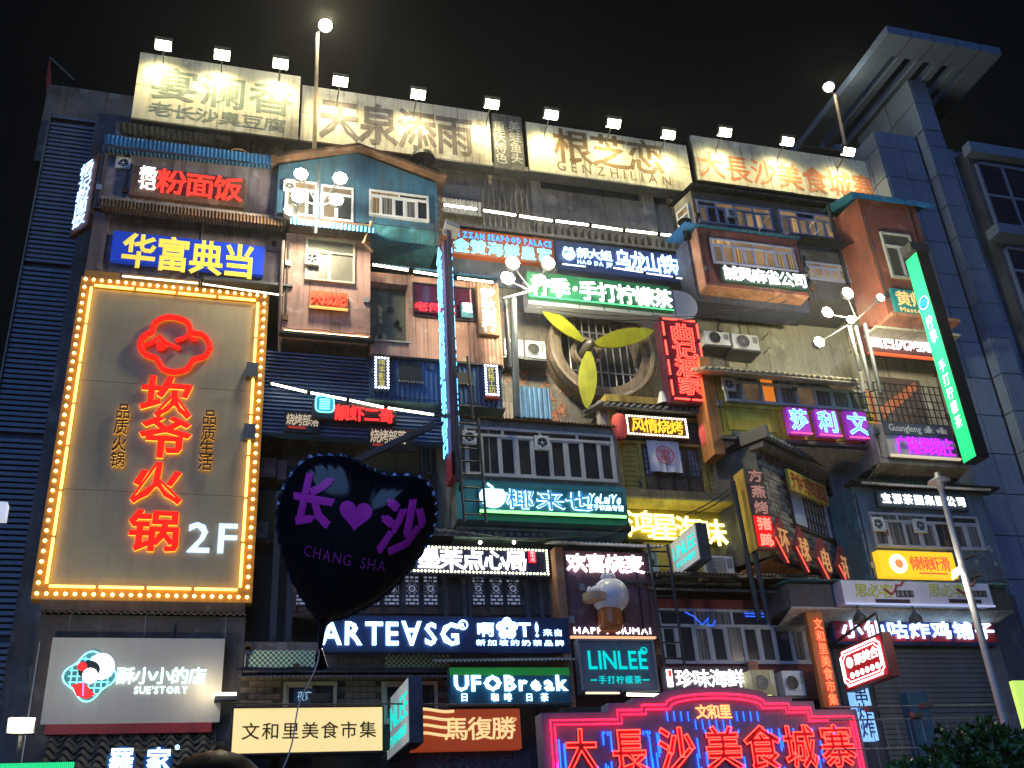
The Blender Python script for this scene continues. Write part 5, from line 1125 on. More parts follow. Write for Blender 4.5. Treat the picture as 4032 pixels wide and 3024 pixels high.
w1 = (G.p(1562, 840, Y)[0], G.p(1868, 860, Y)[0], G.p(1715, 880, Y)[1], G.p(1715, 822, Y)[1]); window(t, w1, Y, 8, mat((.42, .43, .45), .5, var=.25, streak=.3), .26, [GW[1], GW[2], GW[2], WARM[2]], .05, 4)
x = w1[0]+(w1[1]-w1[0])*2.5/8; part('curtain', MB().corr((x-.2, Y-.04, w1[2]+.08), (x+.1, Y-.04, w1[2]+.08), (0, 0, .62), .08, .012, (0, 1, 0)), emit((1, .28, .03), .55), t)
fan_unit('fan in the left pane of the yellow shop window band', (1573, 831), Y-.1, .3)
part('sill_trim', MB().box(rr[0], rr[1], Y-.05, Y, w1[2]-.12, w1[2]-.06), YLW, t)
for i in range(3): x = rr[0]+.2+i*1.25; part('panel_mould', MB().box(x, x+1.15, Y-.02, Y, rr[2]+.2, rr[2]+.85), YLW, t)
zs_ = rr[2]; part('bottom_beam', MB().box(rr[0]-.05, rr[1]+.1, Y-.12, Y+.02, zs_-.07, zs_), METAL, t)
part('soffit', MB().poly3([(rr[0]-.1, Y, zs_-.08), (rr[1]+.05, Y, zs_-.08), (rr[1]-.1, -.3, zs_-.5), (rr[0]-.1, -.3, zs_-.5)], (0, 0, -.04)), mat((.30, .26, .22), .85, streak=.2), t)
part('soffit_beam', MB().box(rr[1]-.15, rr[1]+.05, Y, -.3, zs_-.5, zs_-.1), BLACKM, t)
l_ = emit((.25, .62, 1), 2.4); PUR = emit((.42, .03, .50), .35, (.35, .05, .45))
t = thing('three_tile_sign', 'three pink purple square tiles with pale blue neon characters on the yellow band', 'sign', g3(1790, 945, Y-.2))
for ch, a, b in (('莎', (1697, 879), (1756, 937)), ('利', (1758, 883), (1820, 942)), ('文', (1822, 887), (1884, 947))):
    q = G.r(a, b, Y-.2); mt_ = part('tile_panel', MB().box(q[0], q[1]-.02, Y-.2, Y-.06, q[2], q[3]), PUR, t)
    part('character', put(glyph(ch, .015, 'line', .022), q[0]+.05, q[1]-.07, q[2]+.07, q[3]-.05, (.03, .97, -.09, .85), Y-.2, .02, 'line'), emit((.15, .5, 1), 4), t)
    part('character_fill', put(glyph(ch, .0), q[0]+.05, q[1]-.07, q[2]+.07, q[3]-.05, (.03, .97, -.09, .85), Y-.2, .012), emit((.08, .3, .8), 1.0), t)
    part('light_bar', MB().box(q[0], q[1]-.02, Y-.24, Y-.2, q[2]-.02, q[2]+.0), emit((1, .08, .3), 1.6), t)
# silk villa
Y = -2.75
r0 = (G.p(1905, 940, Y)[0], G.p(2056, 960, Y)[0], G.p(1980, 990, Y)[1], G.p(1980, 922, Y)[1])
t, rr = pod('silk_shop_ledge', 'grey projecting ledge with the violet lit silk shop sign', None, None, Y, mat((.22, .21, .2), .8), rect=(r0[0]-.2, G.p(2085, 980, Y)[0], r0[2]-.12, r0[3]))
part('soffit', MB().poly3([(rr[0], Y, rr[2]), (rr[1], Y, rr[2]), (rr[1], -1.45, rr[2]-.3), (rr[0]+.1, -1.45, rr[2]-.3)], (0, 0, -.04)), mat((.36, .31, .22), .8), t)
t, r_ = board('lit_sign', 'cream strip with violet glowing characters below a navy band of serif Latin', None, None, Y-.1, .1, mat((.42, .38, .36), .6), rect=r0)
zm = r_[2]+(r_[3]-r_[2])*.62
part('header_band', MB().box(r_[0], r_[1], Y-.13, Y-.1, zm, r_[3]), mat((.05, .05, .10), .6), t)
latin(t, 'Guanglong silk villa', None, None, Y-.13, mat((.55, .55, .58), .6, var=.05), .008, 0, .006, one=True, sp=.07, rect=(r_[0]+.12, r_[1]-.15, zm+.04, r_[3]-.04), lower=True)
chars(t, '广隆绸缎庄', None, None, Y-.1, emit((.42, .02, 1), 1.7), .03, .03, .05, rect=(r_[0]+.2, r_[1]-.1, r_[2]+.03, zm-.03))
part('foot_bar', MB().box(r_[0], r_[1], Y-.16, Y-.1, r_[2]-.05, r_[2]-.003), emit((1, .85, .6), .5), t)
# ================================================================== teal coconut drink shop
Y = -2.0
r0 = (G.p(985, 980, Y)[0], G.p(1338, 1000, Y)[0], G.p(1165, 1130, Y)[1], G.p(1150, 915, Y)[1])
t, rr = pod('teal_shop_house', 'projecting shop house with long white window band over a teal sign', None, None, Y, mat((.20, .20, .17), .85, var=.25, streak=.3), rect=r0, back=-.5)
xl = G.p(945, 1000, -.6)[0]
part('left_flank', MB().poly3([(rr[0]+.01, Y+.02, rr[2]), (rr[0]+.01, Y+.02, rr[3]), (xl, -.5, rr[3]), (xl, -.5, rr[2])], (.02, .02, 0)), mat((.20, .22, .20), .8, streak=.4), t)
zs_ = G.p(1160, 1046, Y)[1]; TL_ = mat((.03, .24, .25), .6, var=.2, streak=.25)
part('teal_fascia', MB().box(rr[0]-.02, rr[1]+.03, Y-.06, Y+.02, rr[2]-.02, zs_), TL_, t)
q = G.p(1150, 905, Y-.15)[1]; part('roof_rope', MB().corr((rr[0]-.3, Y-.12, rr[3]+.02), (rr[1]+.05, Y-.12, rr[3]+.02), (0, .3, .06), .07, .022), RUST, t)
w1 = (G.p(1003, 980, Y)[0], G.p(1328, 1000, Y)[0], G.p(1165, 1037, Y)[1], G.p(1150, 931, Y)[1])
window(t, w1, Y, 9, mat((.42, .42, .42), .5, var=.15, streak=.2), .17, [GW[0], GW[0], GW[1]], .055, 4)
fan_unit('fan high in the centre of the teal shop window band', (1170, 958), Y-.1, .3); fan_unit('fan behind the ladder at the end of the teal shop window band', (1013, 946), Y-.1, .28)
part('bottom_beam', MB().box(rr[0]-.03, rr[1]+.05, Y-.1, Y+.1, rr[2]-.12, rr[2]-.02), BLACKM, t)
part('soffit', MB().poly3([(rr[0], Y, rr[2]-.12), (rr[1], Y, rr[2]-.12), (rr[1]-.1, -.4, rr[2]-.5), (xl, -.4, rr[2]-.5)], (0, 0, -.04)), mat((.16, .26, .27), .7), t)
t, r_ = board('lit_sign', 'green sign with glowing white coconut badge and three outlined characters', None, None, Y-.2, .13, mat((.01, .10, .12), .5, var=.1, streak=.1), rect=(G.p(1035, 1080, Y-.2)[0], G.p(1349, 1095, Y-.2)[0], G.p(1190, 1111, Y-.2)[1], G.p(1190, 1055, Y-.2)[1]))
Y2 = Y-.2; WL = emit((.42, .80, 1), 4.0)
for i, ch in enumerate('椰来也'):
    px = 1123+i*64; x0 = G.p(px-30, 1080, Y2)[0]; x1 = G.p(px+30, 1080, Y2)[0]; zb = G.p(px, 1101+i*2.2, Y2)[1]; zt = G.p(px, 1059+i*2.2, Y2)[1]
    part('character', put(glyph(ch, .045), x0, x1, zb, zt, (.03, .97, -.09, .85), Y2-.03, .03), WL, t)
    part('character_face', put(glyph(ch, .0), x0, x1, zb, zt, (.03, .97, -.09, .85), Y2-.065, .012), emit((.05, .25, .6), .8), t)
c = G.p(1063, 1073, Y2); part('badge', MB().prism([(c[0]+.26*math.cos(a)*(1 if math.sin(a) < .3 else .93), c[1]+.24*max(-1, min(.55, math.sin(a)))) for a in [2*PI*k/32 for k in range(32)]], Y2-.08, Y2-.03), WL, t)
part('badge_straw', MB().tube([(c[0]-.1, Y2-.05, c[1]+.25), (c[0]+.0, Y2-.05, c[1]+.18), (c[0]+.03, Y2-.05, c[1]+.1)], .02, 6), WL, t)
latin(t, 'OVE', None, None, Y2-.081, mat((.02, .1, .12), .5, streak=0), .006, 0, -.005, rect=(c[0]-.13, c[0]+.13, c[1]-.06, c[1]+.03))
latin(t, 'YeLaiYe', None, None, Y2, WL, .03, .02, .03, one=True, slant=.25, sp=.06, rect=(G.p(1268, 1080, Y2)[0], G.p(1338, 1080, Y2)[0], G.p(1303, 1089, Y2)[1], G.p(1303, 1068, Y2)[1]))
chars(t, '椰子饮品专营', None, None, Y2, WL, .02, .02, .03, rect=(G.p(1268, 1095, Y2)[0], G.p(1347, 1098, Y2)[0], G.p(1305, 1103, Y2)[1], G.p(1305, 1091, Y2)[1]))
part('light_bar', MB().box(r_[0], r_[1], Y2-.06, Y2, r_[2]-.02, r_[2]+.02), emit((.25, 1, .25), 2.2), t)
led_tube('hidden cool white tube under the belly of the teal shop', (985, 1146), (1180, 1158), -1.6, emit((.8, 1, .95), 5), .02)
# ladder in front of it
def ladder(label, a, b, w, y, n, m=BLACKM, y2=None):
    p = Vector(g3(*a, y)); q = Vector(g3(*b, y2 if y2 is not None else y)); t = thing('steel_ladder', label, 'ladder', tuple(q))
    for s in (0, 1): part('stile', MB().tube([tuple(p+Vector((w*s, 0, 0))), tuple(q+Vector((w*s, 0, 0)))], .028, 6), m, t)
    for i in range(n): c = p.lerp(q, (i+.5)/n); part('rung', MB().tube([(c.x, c.y, c.z), (c.x+w, c.y, c.z)], .018, 6), m, t)
ladder('black steel ladder in front of the teal shop beside the neon blade post', (988, 900), (1003, 1125), .42, -2.4, 8)
single('steel_post', MB().tube([g3(1010, 770, -2.3), g3(1022, 905, -2.3)], .03, 6), BLACKM, 'thin black post rising above the teal shop ladder', 'post')
# ================================================================== yellow Japanese style front
Y = -1.6
r0 = (G.p(1322, 980, Y)[0], G.p(1568, 1000, Y)[0], G.p(1455, 1078, Y)[1], G.p(1440, 880, Y)[1])
YWD = mat((.42, .31, .06), .7, var=.25, streak=.4); DKB = mat((.07, .05, .035), .75, var=.3)
t, rr = pod('grill_house', 'yellow timber grill house front with lattice doors and hanging cloth', None, None, Y, DKB, rect=r0, back=-.3)
W_ = rr[1]-rr[0]; H_ = rr[3]-rr[2]
for f in (0, .085, .34, .8, .95): 
    if f in (0, .95): part('timber_post', MB().box(rr[0]+W_*f-.04, rr[0]+W_*f+.14, Y-.16, Y, rr[2], rr[3]), YWD, t)
part('lintel', MB().box(rr[0]-.1, rr[1]+.1, Y-.22, Y+.05, rr[3]-.06, rr[3]+.10), YWD, t); part('lintel', MB().box(rr[0]+.1, rr[1]-.1, Y-.12, Y, rr[3]-.35, rr[3]-.27), YWD, t)
zm = rr[2]+H_*.55; part('mid_rail', MB().box(rr[0]+.14, rr[1]-.14, Y-.1, Y, zm, zm+.07), YWD, t)
for k in range(7): z = zm+.1+k*.145; part('plank', MB().box(rr[0]+.14, rr[1]-.14, Y-.03, Y-.0, z, z+.135), DKB, t)
for side in (0, 1):
    xa = rr[0]+.14 if side == 0 else rr[1]-.14-.42
    part('side_panel', MB().box(xa, xa+.42, Y-.05, Y, rr[2]+.05, zm-.02), YWD, t)
    for k in range(9): z = rr[2]+.12+k*.11; part('slat', MB().box(xa+.06, xa+.36, Y-.07, Y-.05, z, z+.085), YWD, t)
    part('timber_post', MB().box(xa+(.42 if side == 0 else -.08), xa+(.5 if side == 0 else 0), Y-.09, Y, rr[2], zm), YWD, t)
dx0, dx1 = rr[0]+.64, rr[1]-.64
for k in range(4):
    a = dx0+(dx1-dx0)*k/4; b = a+(dx1-dx0)/4-.02; d = part('door_leaf', MB().box(a, b, Y-.045, Y-.005, rr[2]+.03, zm-.03), mat((.10, .06, .035), .7, var=.3), t)
    part('lower_panel', MB().box(a+.05, b-.05, Y-.06, Y-.046, rr[2]+.08, rr[2]+.42), mat((.17, .10, .05), .7), d)
    la = MB(); zz0, zz1 = rr[2]+.5, zm-.08
    part('paper_pane', MB().box(a+.05, b-.05, Y-.056, Y-.046, zz0, zz1), mat((.20, .22, .27), .7), d)
    for s in range(4): x = a+.05+(b-a-.1)*s/3; la.box(x-.008, x+.008, Y-.072, Y-.057, zz0, zz1)
    for s in range(6): z = zz0+(zz1-zz0)*s/5; la.box(a+.05, b-.05, Y-.078, Y-.073, z-.008, z+.008)
    part('lattice', la, DKB, d)
tile_roof(t, (1300, 870), (1568, 893), Y-.4, Y+.8, .3, mat((.13, .13, .12), .8, var=.4, scale=5), .15)
q = G.r((1308, 872), (1345, 960), Y-.0); part('white_jamb', MB().box(rr[0]-.22, rr[0]-.04, Y-.1, Y+.1, rr[3]-.9, rr[3]), BEIGE, t)
zl = rr[2]; xe = G.p(1588, 1080, Y-.5)[0]
part('balcony_slab', MB().box(rr[0]-.05, xe, Y-.45, Y, zl-.16, zl-.0), mat((.20, .16, .08), .8), t); part('slab_underside', MB().poly3([(rr[0]-.05, Y-.45, zl-.161), (xe, Y-.45, zl-.161), (xe-.2, -.5, zl-.55), (rr[0], -.5, zl-.55)], (0, 0, -.04)), mat((.46, .36, .10), .7), t)
t, r_ = board('bulb_sign', 'brown bulb framed sign with four amber glowing characters between paper lanterns', None, None, Y-.28, .12, mat((.10, .04, .02), .6), rect=(G.p(1351, 915, Y-.28)[0], G.p(1486, 925, Y-.28)[0], G.p(1418, 944, Y-.28)[1], G.p(1418, 899, Y-.28)[1]))
bulbs(t, (r_[0]+.04, r_[1]-.04, r_[2]+.04, r_[3]-.04), Y-.28, 22, 8, .020, emit((1, .95, .7), 6))
chars(t, '风情烧烤', None, None, Y-.28, emit((1, .55, .04), 1.5), .02, .02, .03, rect=(r_[0]+.13, r_[1]-.13, r_[2]+.08, r_[3]-.08))
LAN = emit((.75, .10, .08), .20, (.6, .10, .09))
for px, py, lab in ((1338, 921, 'pink paper lantern nearer the teal shop, beside the amber bulb sign'), (1527, 941, 'pink paper lantern on the red neon side of the amber bulb sign')):
    c = g3(px, py, Y-.4); t = thing('paper_lantern', lab, 'lantern', c, group='paper lanterns'); m_ = MB(); m_.sm = True
    part('paper_shade', m_.lathe(c, [(.07, -.27), (.12, -.24), (.155, -.15), (.165, 0), (.155, .15), (.12, .24), (.07, .27)], 16), LAN, t)
    part('rim', MB().lathe(c, [(.07, -.30), (.07, -.26)], 12).lathe(c, [(.07, .26), (.07, .3)], 12), BLACKM, t)
    for k in range(-4, 5): part('rib', MB().lathe((c[0], c[1], c[2]+k*.05), [(.158-.004*k*k*.5, -.004), (.166-.004*k*k*.5, 0), (.158-.004*k*k*.5, .004)], 16), mat((.4, .05, .05), .7), t)
    part('hook', MB().tube([(c[0], c[1], c[2]+.3), (c[0], Y-.1, c[2]+.42)], .008, 5), BLACKM, t)
# cloth
CL = mat((.62, .62, .66), .85, var=.05, streak=.0); c0 = G.p(1398, 949, Y-.2); c1 = G.p(1473, 1018, Y-.2)
xs0, xs1, zt, zb = G.p(1401, 980, Y-.2)[0], G.p(1470, 985, Y-.2)[0], G.p(1430, 951, Y-.2)[1], G.p(1436, 1019, Y-.2)[1]
t = thing('hanging_cloth', 'white door curtain cloth with a red circled character on the yellow grill house', 'curtain', ((xs0+xs1)/2, Y-.2, zb))
for s in (0, 1):
    a = xs0+(xs1-xs0)*(.0 if s == 0 else .505); b = xs0+(xs1-xs0)*(.495 if s == 0 else 1); part('cloth_half', MB().corr((a, Y-.2, zb), (b, Y-.2, zb), (0, .03, zt-zb), .24, .012, (0, 1, 0), .003, 8), CL, t)
PK = mat((.55, .06, .10), .8, streak=0); cx, cz = (xs0+xs1)/2, (zt+zb)/2+.02
part('printed_ring', MB().ring(cx, cz, Y-.222, Y-.217, .19, .21, 32), PK, t); part('printed_character', put(glyph('當', .0), cx-.13, cx+.13, cz-.14, cz+.14, (.03, .97, -.09, .85), Y-.217, .005), PK, t)
# hongxing band
Y = -1.5
t, rr = pod('dried_seafood_front', 'dark olive front behind four glowing yellow brush characters', None, None, Y, mat((.10, .085, .03), .8, var=.2), rect=(G.p(1352, 1140, Y)[0], G.p(1580, 1150, Y)[0], G.p(1465, 1262, Y)[1], G.p(1465, 1098, Y)[1]), back=-.2)
t, r_ = board('lit_sign', 'brownish yellow band with four glowing yellow brush characters', None, None, Y-.2, .15, mat((.30, .22, .015), .6, var=.15), rect=(G.p(1354, 1140, Y-.2)[0], G.p(1578, 1150, Y-.2)[0], G.p(1465, 1168, Y-.2)[1], G.p(1465, 1103, Y-.2)[1]))
YY = emit((1, .93, .25), 3.4)
for i, ch in enumerate('鸿星海味'):
    px = 1382+i*52; c = G.p(px, 1134+i*6, Y-.2); s = .30 if i else .31
    part('character', put(glyph(ch, .03), c[0]-s, c[0]+s, c[1]-.29, c[1]+.29, (.03, .97, -.09, .85), Y-.24, .05), YY, t)
Y = -1.8
ac_unit('small air conditioner left behind the slim cyan lettered blade sign', (1392, 1188), (1425, 1243), Y, .35)
ac_unit('louvred air conditioner with red badge below the yellow brush characters', (1518, 1200), (1590, 1250), Y-.1, .35, grille='louvre')
single('service_ledge', MB().box(G.p(1330, 1260, Y)[0], G.p(1590, 1260, Y)[0], Y-.2, -.3, G.p(1460, 1263, Y)[1]-.05, G.p(1460, 1263, Y)[1]), METAL, 'dark service ledge under the louvred air conditioner', 'ledge')
x, z = G.p(1395, 1168, -1.7); single('shop_window', MB().box(x, x+1.2, -1.62, -1.5, z-.55, z), emit((.6, .45, .05), .15, (.2, .15, .05)), 'small amber lit window behind the slim cyan lettered blade sign', 'window')
# LINLEE blade signs (perpendicular)
def blade(label, TLp, TRp, BRp, BLp, yfront, tilt=0, text2='-手打柠檬茶-', size=1):
    # find world X such that the left/right depth suits; front edge at yfront
    xf = G.p(*((TRp[0]+BRp[0])/2, (TRp[1]+BRp[1])/2), yfront)[0]; fr = side_frame(xf)
    a, b, c, d = fr.p(*TLp, 0), fr.p(*TRp, 0), fr.p(*BRp, 0), fr.p(*BLp, 0)
    return fr, ((a[0]+d[0])/2, (b[0]+c[0])/2, (c[1]+d[1])/2, (a[1]+b[1])/2)
TQ = emit((.0, .75, .66), .95, (.0, .4, .38)); SLV = emit((.62, .68, .70), .28, (.4, .42, .42))
for lab, pts, yf in (('hanging lightbox blade with turquoise letters over the louvred air conditioner', ((1446, 1174), (1500, 1137), (1512, 1205), (1458, 1246)), -3.0), ('low lightbox blade with turquoise letters between cream and maroon signs', ((831, 1519), (881, 1468), (882, 1602), (831, 1646)), -3.0)):
    fr, r_ = blade(lab, *pts, yf)
    t = thing('blade_lightbox', lab, 'sign', ((r_[0]+r_[1])/2, .1, r_[2]), fr)
    part('casing', MB().box(r_[0]-.03, r_[1]+.03, .012, .24, r_[2]-.03, r_[3]+.03), mat((.06, .07, .10), .5, .4), t); part('panel', MB().box(r_[0], r_[1], 0, .01, r_[2], r_[3]), SLV, t)
    H_ = r_[3]-r_[2]; latin(t, 'LINLEE', None, None, -.001, TQ, .01, 0, .03, slant=.0, rect=(r_[0]+.08, r_[1]-.06, r_[2]+H_*.42, r_[2]+H_*.82))
    chars(t, '手打柠檬茶', None, None, -.001, TQ, .008, 0, .01, rect=(r_[0]+.15, r_[1]-.12, r_[2]+H_*.14, r_[2]+H_*.32))
    q = fr.w((r_[0]+.1, .1, r_[3]+.02)); q2 = fr.w((r_[0]-.8, .1, r_[3]-.0)); part('bracket', MB().tube([(r_[0]-.9, .12, r_[3]-.05), (r_[1], .12, r_[3]+.04)], .025, 6).tube([(r_[0]-.9, .12, r_[2]-.15), (r_[0]+.1, .12, r_[2])], .02, 6), BLACKM, t)
ladder('black steel ladder between the siumai front and the dark red window house', (1400, 1175), (1436, 1440), .40, -2.6, 8)
# ================================================================== brick hut, turned
th = math.radians(30)
oc = g3(1638, 1000, -2.6); fr = Fr((oc[0], oc[1], 0), th)
a = fr.p(1638, 968, 0); b = fr.p(1826, 1052, 0); c = fr.p(1688, 1207, 0); d = fr.p(1812, 1245, 0)
HW = (b[0]-a[0]); z1 = (a[1]+b[1])/2; z0 = (c[1]+d[1])/2; HW = min(HW, 5)
BRK = mat((.24, .225, .21), .9, var=.45, scale=3, streak=.35)
t = thing('brick_hut', 'old grey brick hut turned to the street with curved tile eave', 'house front', (HW/2, 1, z0), fr)
part('wall', MB().box(0, HW, .03, 2.2, z0, z1), mat((.08, .075, .07), .9), t)
BR = MB().box(-.115, .115, -.02, .02, -.048, .048).mesh('brick'); BR.materials.append(BRK); BR2 = MB().box(-.115, .115, -.02, .02, -.048, .048).mesh('brick'); BR2.materials.append(mat((.15, .135, .12), .9, var=.45, scale=3, streak=.35))
wx0, wx1 = HW*.26, HW*.80; wz0, wz1 = z0+(z1-z0)*.36, z0+(z1-z0)*.82
j = 0; z = z0+.06
while z < z1-.1:
    x = .12+(j % 2)*.12
    while x < HW-.1:
        if not (wx0-.1 < x < wx1+.1 and wz0-.05 < z < wz1+.05): inst('brick', random.choice((BR, BR2)), (x, .012+random.uniform(-.008, .008), z), t)
        x += .245
    z += .108; j += 1
part('window_recess', MB().box(wx0, wx1, .01, .06, wz0, wz1), DKB, t)
PW = mat((.36, .40, .50), .5, var=.08, streak=0)
ww = wx1-wx0
for f0, f1 in ((.04, .27), (.73, .96)):
    w_ = part('window', MB().box(wx0+ww*f0-.04, wx0+ww*f1+.04, -.03, .01, wz0-.05, wz1+.02), DKB, t); part('pane', MB().box(wx0+ww*f0, wx0+ww*f1, -.045, -.031, wz0+.03, wz1-.05), PW, w_)
w_ = part('window', MB().box(wx0+ww*.30, wx0+ww*.70, -.02, .01, wz0, wz1), PW, t); la = MB()
for k in range(7): x = wx0+ww*(.30+.4*k/6); la.box(x-.018, x+.018, -.05, -.021, wz0, wz1)
for k in range(6): z = wz0+(wz1-wz0)*k/5; la.box(wx0+ww*.30, wx0+ww*.70, -.058, -.051, z-.018, z+.018)
part('lattice', la, DKB, w_)
for k in range(18): x = .1+(HW-.2)*k/17; part('rafter_end', MB().box(x-.03, x+.03, -.12, .0, z1-.28, z1-.16), DKB, t)
part('eave_beam', MB().box(-.1, HW+.1, -.25, .1, z1-.12, z1), mat((.14, .12, .10), .85), t)
key = MB(); key.sm = True; key.lathe((0, 0, 0), [(.001, -.02), (.06, -.02), (.06, .32)], 8, 'y'); key = key.mesh('tile'); key.materials.append(mat((.09, .095, .11), .6, var=.3, scale=4))
for jj in range(3):
    for k in range(int(HW/.15)+2): inst('tile', key, (-.1+k*.15, -.35+jj*.3, z1+.06+jj*.13), t, rot=(.4, 0, 0))
part('deck', MB().poly3([(-.15, -.34, z1+.03), (HW+.15, -.34, z1+.03), (HW+.15, .7, z1+.48), (-.15, .7, z1+.48)], (0, 0, -.03)), DKB, t)
part('ridge_cap', MB().box(-.16, -.04, -.4, .6, z1+.02, z1+.3), BLACKM, t)
part('left_side', MB().box(-.05, .0, .0, 2.0, z0, z1+.2), mat((.10, .095, .09), .9), t)
part('underside', MB().poly3([(0, .02, z0-.002), (HW, .02, z0-.002), (HW, 2.2, z0-.3), (0, 2.2, z0-.3)], (0, 0, -.04)), mat((.30, .13, .05), .8), t)
part('bottom_edge', MB().box(-.02, HW, -.06, .03, z0-.1, z0-.003), BLACKM, t)
r4 = (HW*.32, HW*.72); t2 = thing('gold_plaque', 'gold plaque with three red brown characters under the tiled eave of the brick hut', 'sign', (HW*.5, -.2, z1-.9), fr)
q0 = fr.p(1700, 1008, -.25); q1 = fr.p(1783, 1053, -.25); q2 = fr.p(1707, 1052, -.25); pz1 = (q0[1]+q1[1])/2; pz0 = pz1-(q0[1]-q2[1])
part('plaque', MB().box(q0[0], q1[0], -.25, -.18, pz0, pz1), mat((.42, .30, .05), .6, var=.2), t2)
chars(t2, '汴京园', None, None, -.25, mat((.35, .08, .03), .6, streak=0), .03, 0, .02, rect=(q0[0]+.06, q1[0]-.06, pz0+.05, pz1-.05))
for i, ch in enumerate('环球电讯'):
    cxp, cyp = ((1692, 1165), (1736, 1186), (1782, 1209), (1826, 1225))[i]; c = fr.p(cxp, cyp, -.3)
    tt = thing('diamond_tile_sign', ORD[i]+' dark red diamond tile with a gold character along the brick hut base', 'sign', (c[0], -.3, c[1]-.4), fr, group='diamond tiles on the brick hut')
    s = .42; part('diamond', MB().prism([(c[0], c[1]-s*1.15), (c[0]+s*.78, c[1]), (c[0], c[1]+s*1.15), (c[0]-s*.78, c[1])], -.3, -.22), mat((.28, .045, .05), .55, var=.2), tt)
    part('neon_edge', MB().tube([(c[0]-s*.78, -.32, c[1]-.02), (c[0], -.32, c[1]-s*1.15)], .018, 6), emit((1, .12, .07), 1.0), tt)
    part('character', put(glyph(ch, .01), c[0]-.19, c[0]+.19, c[1]-.26, c[1]+.24, (.03, .97, -.09, .85), -.31, .02), emit((1, .5, .2), .35), tt)
# vertical sign of the hut, parallel to facade
Y = -2.95
x0 = (G.p(1606, 1012, Y)[0]+G.p(1642, 1184, Y)[0])/2-.03; x1 = (G.p(1645, 1015, Y)[0]+G.p(1674, 1186, Y)[0])/2+.02
t, r_ = board('vertical_sign', 'brown vertical sign whose two lowest characters glow red, at the brick hut corner', None, None, Y, .14, mat((.12, .085, .06), .6, var=.2), rect=(x0, x1, G.p(1655, 1186, Y)[1], G.p(1625, 1013, Y)[1]))
part('side_face', MB().box(r_[0]-.02, r_[0], Y, Y+.4, r_[2], r_[3]), mat((.4, .26, .05), .6), t)
h5 = (r_[3]-r_[2])/5
part('red_box', MB().box(r_[0]+.03, r_[1]-.01, Y-.02, Y, r_[2]+.06, r_[2]+2*h5), emit((1, .01, .01), .9), t)
for i, ch in enumerate('方燕烤猪蹄'):
    z = r_[3]-(i+.5)*h5; lit = i > 2
    part('character', put(glyph(ch, 0, 'line', .03), r_[0]+.07, r_[1]-.05, z-h5*.38, z+h5*.38, (.03, .97, -.09, .85), Y-.03, .02, 'line'), emit((1, .10, .07), 4) if lit else emit((1, .5, .4), .25), t)
single('steel_post', MB().tube([g3(1582, 1040, -2.8), g3(1640, 1340, -2.8)], .055, 6), BLACKM, 'black slanting post supporting the brick hut, nearer the yellow characters', 'post')
single('steel_post', MB().tube([g3(1600, 1040, -2.7), g3(1660, 1345, -2.7)], .055, 6), BLACKM, 'second black post supporting the brick hut, beside the red lit characters', 'post')
# ================================================================== siumai front
Y = -1.9
r0 = (G.p(1222, 1290, Y)[0], G.p(1402, 1290, Y)[0], G.p(1315, 1378, Y)[1], G.p(1305, 1192, Y)[1])
SIW = mat((.13, .05, .075), .7, var=.2, streak=.2)
t, rr = pod('siumai_front', 'plum purple shop front with orange sides and dark square recess', None, None, Y, SIW, rect=r0, back=-.4)
ORE = mat((.46, .20, .11), .75, var=.2, streak=.2)
z_lo = G.p(1240, 1530, Y)[1]
part('side_post', MB().box(rr[0]-.16, rr[0], Y-.05, Y+.4, z_lo, rr[3]+.05), ORE, t); part('side_post', MB().box(rr[1], rr[1]+.08, Y-.03, Y+.2, rr[2], rr[3]), SIW, t)
part('awning', MB().corr((rr[0]-.3, Y-.45, rr[3]+.02), (rr[1]+.3, Y-.45, rr[3]-.0), (0, .8, .22), .09, .018), mat((.30, .32, .34), .6, .3), t)
q = G.r((1277, 1262), (1362, 1345), Y); part('square_recess', MB().box(q[0]+.02, q[1]-.1, Y-.012, Y-.002, q[2], q[3]), CORE, t)
part('foot_light', MB().box(rr[0], rr[1], Y-.1, Y, rr[2]-.02, rr[2]+.01), emit((1, .5, .25), 1), t)
WP = emit((1, .93, .97), 3.2)
chars(t, '欢喜烧麦', None, None, Y, WP, .03, .03, .06, rect=(G.p(1223, 1215, Y)[0], G.p(1388, 1220, Y)[0], G.p(1305, 1238, Y)[1], G.p(1305, 1199, Y)[1]))
latin(t, 'HAPPY SIUMAI', None, None, Y, WP, .03, .03, .04, rect=(G.p(1239, 1362, Y)[0], G.p(1405, 1362, Y)[0], G.p(1322, 1370, Y)[1], G.p(1322, 1356, Y)[1]), sp=.14)
# plain bun and jar sculpture where the photograph has a cartoon figure
c = g3(1318, 1334, Y-.32); t = thing('bun_sculpture', 'glossy white round bun sculpture over an orange brown jar, with a steamer basket beside', 'sculpture', (c[0], c[1], c[2]-.25))
WO = mat((.55, .56, .6), .25, var=.05, streak=0, bump=0); m_ = MB(); m_.sm = True
part('jar', m_.lathe(c, [(.001, -.24), (.2, -.24), (.235, -.16), (.225, .12), (.18, .2), (.001, .22)], 20), mat((.42, .11, .025), .25, var=.1, streak=0, bump=0), t)
b = g3(1318, 1288, Y-.32); m_ = MB(); m_.sm = True
part('bun', m_.lathe(b, [(.36*math.sin(PI*k/14)+.0005, -.34*math.cos(PI*k/14)) for k in range(15)], 24), WO, t)
for k in range(7):
    a = 2*PI*k/7; m_ = MB(); m_.sm = True; part('pleat', m_.lathe((b[0]+.09*math.cos(a), b[1]+.09*math.sin(a), b[2]+.36), [(.06*math.sin(PI*q/6)+.0005, -.07*math.cos(PI*q/6)) for q in range(7)], 10), WO, t)
k_ = g3(1284, 1290, Y-.5); m_ = MB(); m_.sm = True
